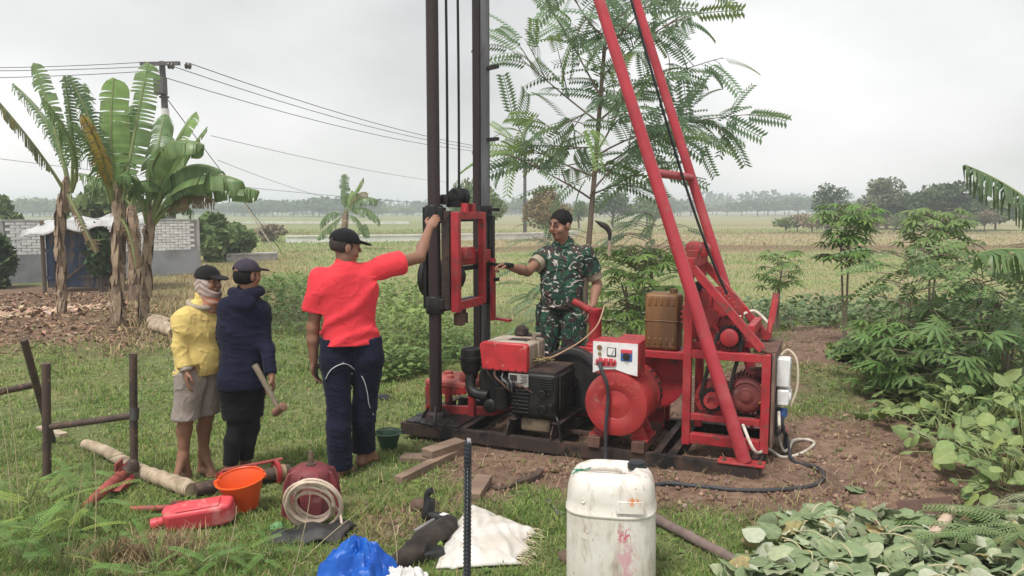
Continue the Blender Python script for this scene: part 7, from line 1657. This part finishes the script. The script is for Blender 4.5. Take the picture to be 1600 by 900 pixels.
bplant('banana plant behind the others, pale dead stem', (212, 467), 15.0, [(211, 420, 0), (208, 360, 0), (206, 320, 0)], .12, [
    (((206, 322), (180, 260), (140, 300)), .32, dict(col=G3, tear=.4, droop=1.0)), (((206, 322), (230, 250), (275, 320)), .32, dict(col=G3, tear=.4, droop=1.0)), (((206, 322), (160, 270), (115, 270)), .3, dict(col=G3, tear=.5, droop=.9))], 4)
bplant('distant banana plant in front of the paddies beyond the black cap', (537, 388), 36, [(538, 360, 0), (540, 330, 0)], .16, [
    (((540, 335), (535, 300), (538, 272)), .35, dict(col=G3, tear=.5, droop=.8)), (((540, 335), (552, 300), (568, 278)), .42, dict(col=G2, tear=.2, droop=.5)), (((540, 335), (560, 298), (590, 312)), .5, dict(col=G1, tear=.4, droop=1.0)),
    (((540, 335), (570, 310), (594, 345)), .55, dict(col=G1, tear=.4, droop=1.0)), (((540, 338), (560, 330), (574, 372)), .5, dict(col=G1, tear=.5, droop=1.0)), (((538, 338), (515, 320), (500, 350)), .5, dict(col=G3, tear=.5, droop=1.0)), (((538, 338), (520, 345), (495, 372)), .5, dict(col=G1, tear=.5, droop=.9)), (((540, 332), (560, 292), (575, 302)), .4, dict(col=(.34, .30, .16), tear=.8, droop=1.2, brown=.7))], 5)
bplant('banana plant at the right edge, two leaves hanging into view', (1720, 640), 6.3, [(1710, 520, 0), (1700, 420, 0)], .10, [
    (((1700, 430), (1640, 310), (1507, 258)), .30, dict(col=(.12, .19, .09), tear=.55, droop=1.25, dy=.3, pet=.2)),
    (((1700, 440), (1620, 370), (1528, 396)), .30, dict(col=G3, tear=.3, droop=1.2, dy=-.2, pet=.2)),
    (((1700, 430), (1780, 300), (1850, 330)), .3, dict(col=G1, tear=.3, droop=1.0))], 6)

# ------------------------------------------------------------------ young tree behind the rig with feathery leaves
TG = leafmat('feather_leaf', (.21, .305, .17), (.17, .26, .15), rand=.22, transl=.40)
TGY = leafmat('feather_leaf_young', (.22, .32, .10), (.18, .27, .09), rand=.2, transl=.42)
tY = 7.7; tb_ = at(912, 470, tY); tb_.z = gz(tb_.x, tY)
yt = thing('young_tree', tuple(tb_), 'slender young tree with feathery pinnate leaves rising behind the red legs', 'tree')
TRUNK = M('young_bark', (.20, .155, .115), (.13, .10, .08), scale=10, rough=.9, bump=.5, stretch=(1, 1, .3))
trunk_pts = [at(910, 640, tY), at(914, 470, tY), at(920, 380, tY), at(930, 260, tY+.05), at(940, 130, tY+.1), at(950, 10, tY+.1), at(958, -120, tY+.1)]
trunk_pts[0].z = tb_.z-.1
tp_ = smooth_path(trunk_pts, 6); b = MB(); b.tube(tp_, [.036-.024*i/len(tp_) for i in range(len(tp_))], 12); b.build('trunk', TRUNK, yt)
brs = [  # start px, mid, tip, dy
    ((926, 275), (890, 262), (772, 205), .5), ((922, 310), (880, 280), (790, 240), -.3), ((934, 190), (880, 150), (792, 72), .3), ((938, 150), (905, 90), (872, 30), .6),
    ((925, 300), (960, 250), (1030, 210), .2), ((930, 245), (1010, 190), (1180, 178), .6), ((935, 190), (1010, 120), (1130, 90), .5), ((940, 120), (1000, 60), (1090, 10), .4), ((928, 270), (990, 230), (1090, 160), 1.1),
    ((938, 160), (900, 190), (880, 190), -.3), ((932, 230), (900, 230), (882, 235), .2), ((945, 60), (900, 20), (890, -30), .3), ((948, 40), (1010, -10), (1110, -40), .6), ((930, 240), (960, 200), (985, 120), -.3), ((922, 305), (960, 290), (1010, 262), .3), ((944, 80), (985, 40), (1030, -20), -.2)]
bb = MB(); ends = []
for (a, m_, c, dy) in brs:
    P = bez(at(*a, tY), at(*m_, tY+dy*.5), at(*c, tY+dy), 9); bb.tube(P, [.011-.0009*i for i in range(9)], 6); ends.append(P)
for P in list(ends):
    for t in (3, 5, 6):
        o_ = (P[t+1]-P[t]).normalized(); gg2 = random.Random(int(P[t].x*1000)+t); d = (o_*.7+Vector((gg2.gauss(0, .7), gg2.gauss(0, .5), gg2.gauss(.2, .5)))).normalized(); e = P[t]+d*gg2.uniform(.25, .5)
        Q = bez(P[t], P[t].lerp(e, .5)+Vector((0, 0, .03)), e, 9); bb.tube(Q, [.007-.0005*i for i in range(9)], 5); ends.append(Q)
bb.build('branches', TRUNK, yt)
extra_leaves = []
cnt = 0
g = random.Random(21)
def put_leaf(p, out, young):
    global cnt
    d = (out+Vector((g.gauss(0, .65), g.gauss(0, .65), g.gauss(.05, .45)))).normalized()
    if cnt >= 296: extra_leaves.append((p, d, g.uniform(.30, .50), (g.gauss(0, .6), g.gauss(0, .6), 1))); return
    leaf(yt, g.choice(('pinA', 'pinA', 'pinB')), TGY if young else TG, p, d, g.uniform(.30, .54), roll=g.uniform(-1.2, 1.2)); cnt += 1
for P in ends:
    ln = (P[-1]-P[0]).length; k = max(3, int(ln*7*(1.5 if P[-1].x > 1.3 else 1)))
    for i in range(k):
        t = .28+.72*(i+.5)/k; j = min(7, int(t*8)); p = P[j].lerp(P[j+1], t*8-j); o = (P[j+1]-P[j]).normalized()
        put_leaf(p, o*.5 if i < k-2 else o, i >= k-2 and g.random() < .5)
for i in range(42):
    j = g.randrange(int(len(tp_)*.60), len(tp_)-2); put_leaf(tp_[j], Vector((g.gauss(0, 1), g.gauss(0, 1), .15)).normalized(), g.random() < .2)

if extra_leaves: tag(leaf_mass('leaf_spray', 'pinA', TG, extra_leaves, yt), kind='stuff')
# ------------------------------------------------------------------ cassava and shrubs right and centre
CG = leafmat('cassava_leaf', (.16, .27, .07), (.125, .22, .06), rand=.2); CGD = leafmat('cassava_leaf_dark', (.15, .24, .075), (.12, .20, .065), rand=.2)
def cassava(px, pyb, pyt, wpx, Y, n, label, mat=CG, seed=1, size=.17, name='cassava_plant', crown=.45, kind='palm', stems=2):
    g = random.Random(seed); b0 = at(px, pyb, Y); z0 = gz(b0.x, Y); top = at(px, pyt, Y).z; Hh = top-z0; Wd = wpx/1200*Y/2
    r = thing(name, (b0.x, Y, z0), label, 'plant', 'cassava plants and shrubs'); b = MB()
    for s in range(stems):
        e = Vector((b0.x+g.uniform(-.25, .25)*Wd, Y+g.uniform(-.1, .1), z0+Hh*(1-crown*.45))); b.tube(bez((b0.x+g.uniform(-.03, .03), Y, z0-.05), (b0.x+g.uniform(-.06, .06), Y, z0+Hh*.4), e, 7), [.016-.0012*i for i in range(7)], 7)
    for i in range(n):
        a = g.uniform(0, 6.28); q = g.random()**.55; zz = z0+Hh*(1-crown*g.random()**1.2)
        c = Vector((b0.x+Wd*q*math.cos(a), Y+Wd*q*math.sin(a), zz)); s0 = Vector((b0.x+g.uniform(-.1, .1)*Wd, Y, zz-.03-.10*g.random()))
        if (c-s0).length < .04: continue
        b.tube([s0, (s0+c)/2+Vector((0, 0, .02)), c], .0035, 4); d = (c-s0).normalized()
        leaf(r, kind, mat, c, (d.x, d.y, g.uniform(-.5, .2)), size*g.uniform(.7, 1.25), roll=g.uniform(-.5, .5))
    b.build('stem', TRUNK, r); return r
cassava(1318, 520, 318, 88, 8.6, 95, 'tall cassava plant with bare stem and round leafy head, right of the rig', seed=1, size=.15, crown=.40)
cassava(1216, 498, 392, 66, 10.2, 42, 'small cassava plant standing in the field behind the red lever', seed=2, size=.13, crown=.45)
cassava(1450, 520, 325, 92, 8.4, 85, 'tall cassava plant above the bean leaves at right', mat=leafmat('cassava_light', (.19, .28, .09), (.15, .225, .075), rand=.2), seed=3, size=.15, crown=.42)
cassava(985, 530, 385, 150, 8.3, 120, 'bright green cassava bush right of the bareheaded man', mat=leafmat('cassava_bright', (.20, .32, .075), (.165, .275, .065), rand=.2), seed=4, size=.16, crown=.62, stems=4)
cassava(1020, 500, 330, 110, 9.0, 60, 'feathery shrub behind the bright green cassava bush', mat=TG, seed=14, size=.34, crown=.6, stems=3, kind='pinA', name='feather_shrub')
cassava(860, 540, 345, 90, 8.8, 34, 'feathery shrub half hidden behind the bareheaded man', mat=TG, seed=15, size=.36, crown=.7, stems=3, kind='pinA', name='feather_shrub')
BL = leafmat('broad_leaf', (.155, .25, .085), (.125, .21, .072), rand=.22); 
def broad(px, pyb, pyt, wpx, Y, n, label, seed, kind='pinD', size=.36, mat=BL, crown=.8):
    return cassava(px, pyb, pyt, wpx, Y, n, label, mat=mat, seed=seed, size=size, name='leafy_shrub', crown=crown, kind=kind, stems=3)
broad(1415, 580, 385, 150, 7.2, 70, 'dark shrub with paired broad leaves left of the right edge banana', 21)
broad(1530, 600, 375, 170, 6.9, 80, 'dark shrub with paired broad leaves at the right edge', 22)
broad(1470, 600, 480, 190, 6.6, 64, 'low dark shrub under the paired leaf shrubs', 23, mat=CGD, kind='palm', size=.17)
broad(1400, 600, 500, 120, 7.0, 56, 'low fresh green shrub at the left of the bean leaves', 24, mat=CG, kind='palm', size=.15)
broad(1575, 560, 450, 110, 6.6, 36, 'fern like shrub low at the right edge', 25, mat=TG, kind='pinC', size=.42)
# row of low crop plants beyond the bare soil
CROP = leafmat('crop_leaf', (.145, .21, .09), (.115, .175, .075), rand=.2, transl=.25)
def bush(name, c, rad, hh_, n, ls, mat, label, group=None, cat='plant', kind='oval', seed=0, up=.3):
    g = random.Random(seed); r = thing(name, tuple(c), label, cat, group); it = []
    for i in range(n):
        a = g.uniform(0, 6.28); q = g.random()**.5; t = g.random()
        p = Vector((c.x+rad*q*math.cos(a), c.y+rad*q*math.sin(a), c.z+hh_*(.15+.85*t)*math.sqrt(max(.05, 1-q*q*.8)))); d = Vector((math.cos(a)+g.gauss(0, .5), math.sin(a)+g.gauss(0, .5), g.gauss(up, .4)))
        it.append((p, d, ls*g.uniform(.6, 1.3), Vector((g.gauss(0, .4), g.gauss(0, .4), 1))))
    tag(leaf_mass('leaves', kind, mat, it, r), kind='stuff'); b = MB()
    for k in range(4): b.tube([c-Vector((0, 0, .03)), c+Vector((g.uniform(-.4, .4)*rad, g.uniform(-.4, .4)*rad, hh_*.7))], [.008, .004], 5)
    b.build('stem', TRUNK, r); return r
k = 0
for row_y, yy in ((0, 11.2), (1, 12.1), (2, 13.0)):
    for px in range(1000, 1620, 44 if row_y else 40):
        p = at(px+random.uniform(-10, 10), 480, yy+random.uniform(-.25, .25)); p.z = gz(p.x, p.y); k += 1
        bush('crop_plant', p, .32, .42+random.uniform(-.06, .08), 90, .085, CROP, ('low dark green crop plant in the nearest row beyond the bare soil', 'low dark green crop plant in the middle row beyond the soil', 'low dark green crop plant in the farthest crop row')[row_y], 'low crop row beyond the soil', seed=k)
# bushes between the red shirt and the mast, and behind the men
WG = leafmat('weed_leaf', (.21, .30, .085), (.17, .25, .07), rand=.15); DG = leafmat('dark_weed', (.085, .145, .048), (.065, .115, .04), rand=.15); FG = leafmat('fern_leaf', (.165, .265, .075), (.135, .22, .06), rand=.15)
specs = [(640, 560, .55, .62, WG, 'bright green weed bush behind the mast foot'), (610, 540, .55, .70, WG, 'bright green weed bush between red shirt and mast'), (690, 545, .45, .45, WG, 'bright green weed bush right of the left mast pipe'),
         (655, 515, .6, .6, WG, 'yellow green weed bush further behind the mast'), (470, 520, .5, .75, DG, 'dark green bush left of the man in red'), (600, 585, .45, .35, WG, 'low weed clump behind the skid corner'), (725, 560, .4, .35, FG, 'low green weeds under the mast carriage'),
         (455, 495, .6, .75, FG, 'fresh green bush left of the red shirt'), (500, 470, .7, .55, FG, 'fresh green bush behind the red shirt'), (440, 455, .8, .45, FG, 'low green creeper behind the navy figure'), (560, 480, .7, .55, WG, 'weed bush hidden behind the man in red'), (640, 470, .7, .5, WG, 'far weed bush left of the mast')]
for i, (px, py, rad, hh_, m_, lab) in enumerate(specs):
    c = G(px, py); bush('weed_bush', c, rad, hh_, 620, .075, m_, lab, 'weeds behind the rig', seed=100+i, kind='oval' if i % 2 else 'lance')
for i in range(26):
    c = G(random.uniform(400, 720), random.uniform(455, 600)); 
    r = thing('fern_weed', tuple(c), 'small feathery weed among the bushes behind the men', 'plant', 'small feathery weeds')
    for kx in range(7): a = kx*.9+random.random(); leaf(r, 'pinC', FG, c+Vector((0, 0, random.uniform(.03, .35))), (math.cos(a), math.sin(a), random.uniform(.1, .7)), random.uniform(.22, .45))
# big bean leaves on the right
BEAN = leafmat('bean_leaf', (.25, .33, .115), (.21, .285, .10), rand=.2, transl=.3); BEAND = leafmat('bean_leaf_dark', (.165, .25, .085), (.135, .21, .075), rand=.2)
BEANY = leafmat('bean_leaf_young', (.30, .36, .10), (.25, .31, .09), rand=.15)
bi = 0
for (px, py, hh_, rad, n) in ((1430, 640, .40, .42, 46), (1510, 620, .50, .5, 50), (1590, 640, .55, .5, 50), (1440, 600, .40, .45, 44), (1530, 680, .55, .45, 52), (1600, 720, .55, .5, 50), (1500, 730, .40, .38, 44), (1570, 780, .42, .4, 46), (1650, 690, .6, .5, 36), (1640, 790, .5, .5, 34), (1410, 665, .28, .30, 26), (1470, 690, .42, .36, 40), (1560, 590, .45, .5, 40), (1400, 620, .30, .34, 40), (1480, 585, .40, .45, 50), (1545, 640, .55, .42, 50), (1450, 560, .35, .4, 40), (1590, 560, .45, .45, 40)):
    c = G(px, py); bi += 1; g = random.Random(300+bi)
    where = ('beside the soil bank', 'below the tall cassava', 'at the right edge', 'in front of the dark shrubs', 'above the hoe blade', 'low at the right edge', 'overhanging the bare soil', 'nearest the cut leaves at right', 'beyond the right edge', 'at the lower right edge', 'at the front left corner of the patch', 'in the middle of the patch', 'under the hanging banana leaf', 'at the left fringe of the patch', 'behind the middle of the patch', 'standing highest in the patch', 'at the far left of the patch', 'at the far right of the patch')[bi-1]
    r = thing('bean_plant', tuple(c), 'bean plant with big round leaves '+where, 'bean plant', 'bean plants at right'); b = MB()
    for i in range(n):
        a = g.uniform(0, 6.28); q = g.random()**.5; zz = hh_*(.25+.75*g.random())*math.sqrt(1-.75*q*q); p = c+Vector((rad*q*math.cos(a), rad*q*math.sin(a), zz)); s0 = c+Vector((rad*q*.35*math.cos(a), rad*q*.35*math.sin(a), zz*.4))
        b.tube([s0, (s0+p)/2+Vector((0, 0, .03)), p], .004, 4); d = Vector((math.cos(a)+g.gauss(0, .5), math.sin(a)-.5+g.gauss(0, .5), g.gauss(-.15, .35)))
        leaf(r, g.choice(('oval', 'oval', 'ovalB', 'ovalC')), BEAN if g.random() < .62 else (BEAND if g.random() < .85 else BEANY), p, d, g.uniform(.06, .165), up=(g.gauss(0, .35), g.gauss(-.25, .35), 1))
    b.build('vines', BPET, r)
for i, (px, py, rad, hh_, m_, lab) in enumerate(((1400, 570, .45, .45, CG, 'bright leafy bush at the left end of the green bank'), (1450, 545, .55, .6, BL, 'dense dark bush in the green bank below the tall cassava'), (1510, 550, .6, .65, CG, 'bright dense bush in the middle of the green bank'), (1570, 555, .6, .7, BL, 'dense bush in the green bank by the right edge'),
        (1620, 600, .6, .7, CG, 'bright dense bush cut off by the right edge'), (1480, 610, .45, .38, BEAN, 'low bright bush among the bean plants'), (1560, 660, .5, .45, BEAN, 'low bright bush near the right edge among the beans'), (1425, 610, .35, .30, BEAN, 'low bright bush at the left of the bean patch'), (1385, 545, .35, .30, WG, 'small weed bush on the soil bank'), (1340, 560, .25, .16, WG, 'smallest weed tuft on the soil bank'))):
    c = G(px, py); bush('bank_bush', c, rad, hh_, 420, .105, m_, lab, 'bushes of the green bank at right', seed=500+i, kind='oval' if i % 2 else 'lance')
# heap of cut wilted leaves in front
WILT = leafmat('wilted_leaf', (.37, .41, .26), (.29, .33, .20), rand=.22, transl=.2, rough=.75); WILT2 = leafmat('wilted_leaf_green', (.21, .275, .14), (.17, .225, .115), rand=.2, transl=.2, rough=.7)
WILT3 = leafmat('leaf_underside', (.50, .53, .40), (.42, .45, .33), rand=.15, transl=.15, rough=.85); WILT4 = leafmat('leaf_yellowed', (.36, .31, .13), (.27, .22, .11), rand=.25, transl=.15, rough=.85)
hc = G(1380, 880); hpile = thing('leaf_heap', tuple(hc), 'heap of cut wilting bean leaves at the lower right', 'leaf heap'); g = random.Random(77); b = MB()
HP = gp((1150, 880), (1200, 830), (1240, 806), (1330, 805), (1420, 815), (1520, 812), (1640, 800), (1700, 960), (1130, 960)); cnt = 0
while cnt < 290:
    px, py = g.uniform(1140, 1680), g.uniform(800, 950); c = G(px, py); sdv = float(poly_sd(np.array([c.x]), np.array([c.y]), HP)[0])
    if sdv > -.02: continue
    hgt_ = min(.095, -sdv*.8)*g.uniform(.2, 1.05); p = c+Vector((0, 0, .025+hgt_)); a = g.uniform(0, 6.28)
    leaf(hpile, g.choice(('oval', 'ovalB', 'ovalC', 'ovalC')), g.choice((WILT, WILT, WILT2, WILT2, WILT3, WILT4) if g.random() < .75 else (WILT, WILT2)), p, (math.cos(a), math.sin(a), g.gauss(-.1, .35)), g.uniform(.065, .155), up=(g.gauss(0, .9), g.gauss(-.35, .9), 1)); cnt += 1
    if cnt % 6 == 0: e = p+Vector((g.uniform(-.2, .2), g.uniform(-.2, .1), .03)); b = MB(); b.tube(bez(p, (p+e)/2+Vector((0, 0, .05)), e, 6), .004, 5); b.build('stalk', M('stalk', (.46, .42, .27), (.36, .33, .19), scale=14, rough=.8), hpile)
it = []
for i in range(500):
    c = G(g.uniform(1140, 1680), g.uniform(802, 950)); sdv = float(poly_sd(np.array([c.x]), np.array([c.y]), HP)[0])
    if sdv > -.01: continue
    a = g.uniform(0, 6.28); it.append((c+Vector((0, 0, .01+min(.10, -sdv*.7)*g.random())), (math.cos(a), math.sin(a), g.gauss(0, .3)), g.uniform(.08, .16), (g.gauss(0, .5), g.gauss(0, .5), 1)))
tag(leaf_mass('under_leaves', 'oval', WILT2, it, hpile), kind='stuff')
for i, (px, py) in enumerate(((1590, 860), (1545, 890), (1560, 835), (1620, 880))):
    c = G(px, py); c.z += .14; a = (2.6, 2.9, .3, 3.3)[i]; r = thing('cut_frond', tuple(c), ('dark feathery frond on the cut leaves at the right edge', 'dark feathery frond on the cut leaves at the bottom', 'pale feathery frond beside the hoe handle', 'dark feathery frond in the lower right corner')[i], 'frond')
    for kx in range(6): leaf(r, 'pinC', WILT if i == 2 else BEAND, c+Vector((.05*kx-.1, .03*kx, .0)), (math.cos(a)+.3*math.sin(kx), math.sin(a)+.4*math.cos(kx*2), .15), random.uniform(.25, .42))
p = G(1162, 893); leaf_r = thing('fallen_leaf', tuple(p), 'single large green leaf lying on the wooden pole', 'leaf'); leaf(leaf_r, 'oval', WILT2, p+Vector((-.04, 0, .09)), (.5, -1, -.2), .14, up=(0, -.5, 1), name='blade')
p = G(1335, 770); leaf_r = thing('fallen_leaf', tuple(p), 'wilted leaf lying alone on the bare soil', 'leaf'); leaf(leaf_r, 'oval', WILT2, p+Vector((-.06, .01, .035)), (1, -.2, -.05), .13, up=(.2, 0, 1), name='blade'); leaf(leaf_r, 'oval', WILT2, p+Vector((.0, .01, .03)), (.8, .2, -.05), .10, up=(-.2, 0, 1), name='blade')
# mimosa-like weeds at the lower left, tall grass stalks
MIM = leafmat('mimosa_leaf', (.16, .28, .07), (.13, .23, .06), rand=.22); MIMY = leafmat('mimosa_young', (.28, .38, .075), (.24, .33, .07), rand=.1)
g = random.Random(9)
for i, (px, py, n, hh_, ls) in enumerate(((60, 860, 16, .38, .30), (130, 840, 16, .34, .30), (30, 900, 14, .35, .30), (170, 880, 12, .28, .26), (100, 905, 14, .36, .30), (150, 770, 10, .24, .30), (40, 800, 9, .30, .26), (350, 890, 14, .20, .22), (420, 880, 12, .18, .2), (300, 900, 12, .2, .22), (240, 905, 10, .22, .24), (110, 790, 9, .28, .24))):
    c = G(px, py); r = thing('mimosa_weed', tuple(c), 'feathery mimosa weed '+('left of the red clamp', 'in front of the red clamp', 'in the lower left corner', 'right of the clamp at the bottom', 'at the bottom left', 'under the trestle bar', 'at the left edge by the trestle post', 'in front of the fuel can', 'left of the rubber mat', 'below the fuel can', 'beside the dead grass wad', 'behind the clamp')[i], 'weed', 'mimosa weeds at lower left'); b = MB()
    for kx in range(n):
        a = g.uniform(0, 6.28); e = c+Vector((.12*math.cos(a)*g.random(), .12*math.sin(a)*g.random(), hh_*.8*g.uniform(.2, 1))); b.tube([c, (c+e)/2+Vector((.01, 0, .02)), e], .003, 4)
        leaf(r, 'pinC', MIMY if g.random() < .12 else MIM, e, (math.cos(a), math.sin(a)*.8, g.uniform(-.1, .6)), ls*.78*g.uniform(.6, 1.2), roll=g.uniform(-.6, .6))
    b.build('stem', BPET, r)
for i, (px, py, pxt, pyt) in enumerate(((30, 690+120, 10, 600), (95, 885, 130, 735), (462, 880, 560, 800), (455, 900, 485, 770), (620, 900, 608, 800), (545, 905, 530, 860), (345, 905, 370, 790), (20, 850, 0, 640), (145, 880, 147, 700))):
    c = G(px, py); e = at(pxt, pyt, c.y+.05); b = MB(); b.tube(bez(c-Vector((0, 0, .02)), (c+e)/2+Vector((.03, 0, .04)), e, 8), [.0028-.0002*k for k in range(8)], 5); tag(b.build('grass_stalk', M('dry_stalk', (.46, .39, .24), (.34, .28, .16), scale=12, rough=.85), None, origin=c), 'tall dry grass stalk rising near the bottom edge', 'grass stalk', 'dry grass stalks')
# dry vine tangle and logs
lgp = G(236, 512); 
for i, (a_, b_) in enumerate((((236, 509), (272, 521)), ((232, 503), (268, 512)), ((238, 517), (270, 528)))):
    p, q = G(*a_), G(*b_); p.z += .07; q.z += .07; b = MB(); b.tube([p, p.lerp(q, .5)+Vector((0, 0, .01)), q], .065, 12); tag(b.build('firewood_log', MATS['pale_bark'], None, origin=p), ('front', 'rear', 'lowest')[i]+' pale log of the small pile beside the banana stems', 'log')
bd = MB(); g = random.Random(4)
for i in range(90):
    c = at(948+g.uniform(-25, 25), 520, 7.9+g.uniform(-.2, .2)); c.z = gz(c.x, c.y)+g.uniform(.02, .45); e = c+Vector((g.gauss(0, .18), g.gauss(0, .1), g.gauss(0, .12))); bd.tube(bez(c, (c+e)/2+Vector((g.gauss(0, .04), 0, .05)), e, 5), .006, 4)
o = bd.build('dry_twigs', M('grey_twig', (.36, .31, .24), (.25, .21, .16), scale=10, rough=.9), None); tag(o, 'tangle of dry grey twigs behind the red pump', 'twigs', kind='stuff')

# ================================================================== HAZE
b = MB(); b.box((0, 330, 5.0), (1300, 900, 12.6)); hz = b.build('haze', None, None, smooth=False)
m = bpy.data.materials.new('haze_air'); m.use_nodes = True; n = m.node_tree; n.nodes.clear(); pv = n.nodes.new('ShaderNodeVolumePrincipled'); pv.inputs['Density'].default_value = .0022; pv.inputs['Color'].default_value = (.80, .86, .95, 1); pv.inputs['Anisotropy'].default_value = .2
mo = n.nodes.new('ShaderNodeOutputMaterial'); n.links.new(pv.outputs[0], mo.inputs['Volume']); hz.data.materials.append(m); tag(hz, kind='stuff', label='pale humid haze over the fields', cat='haze')
scene.cycles.use_denoising = True
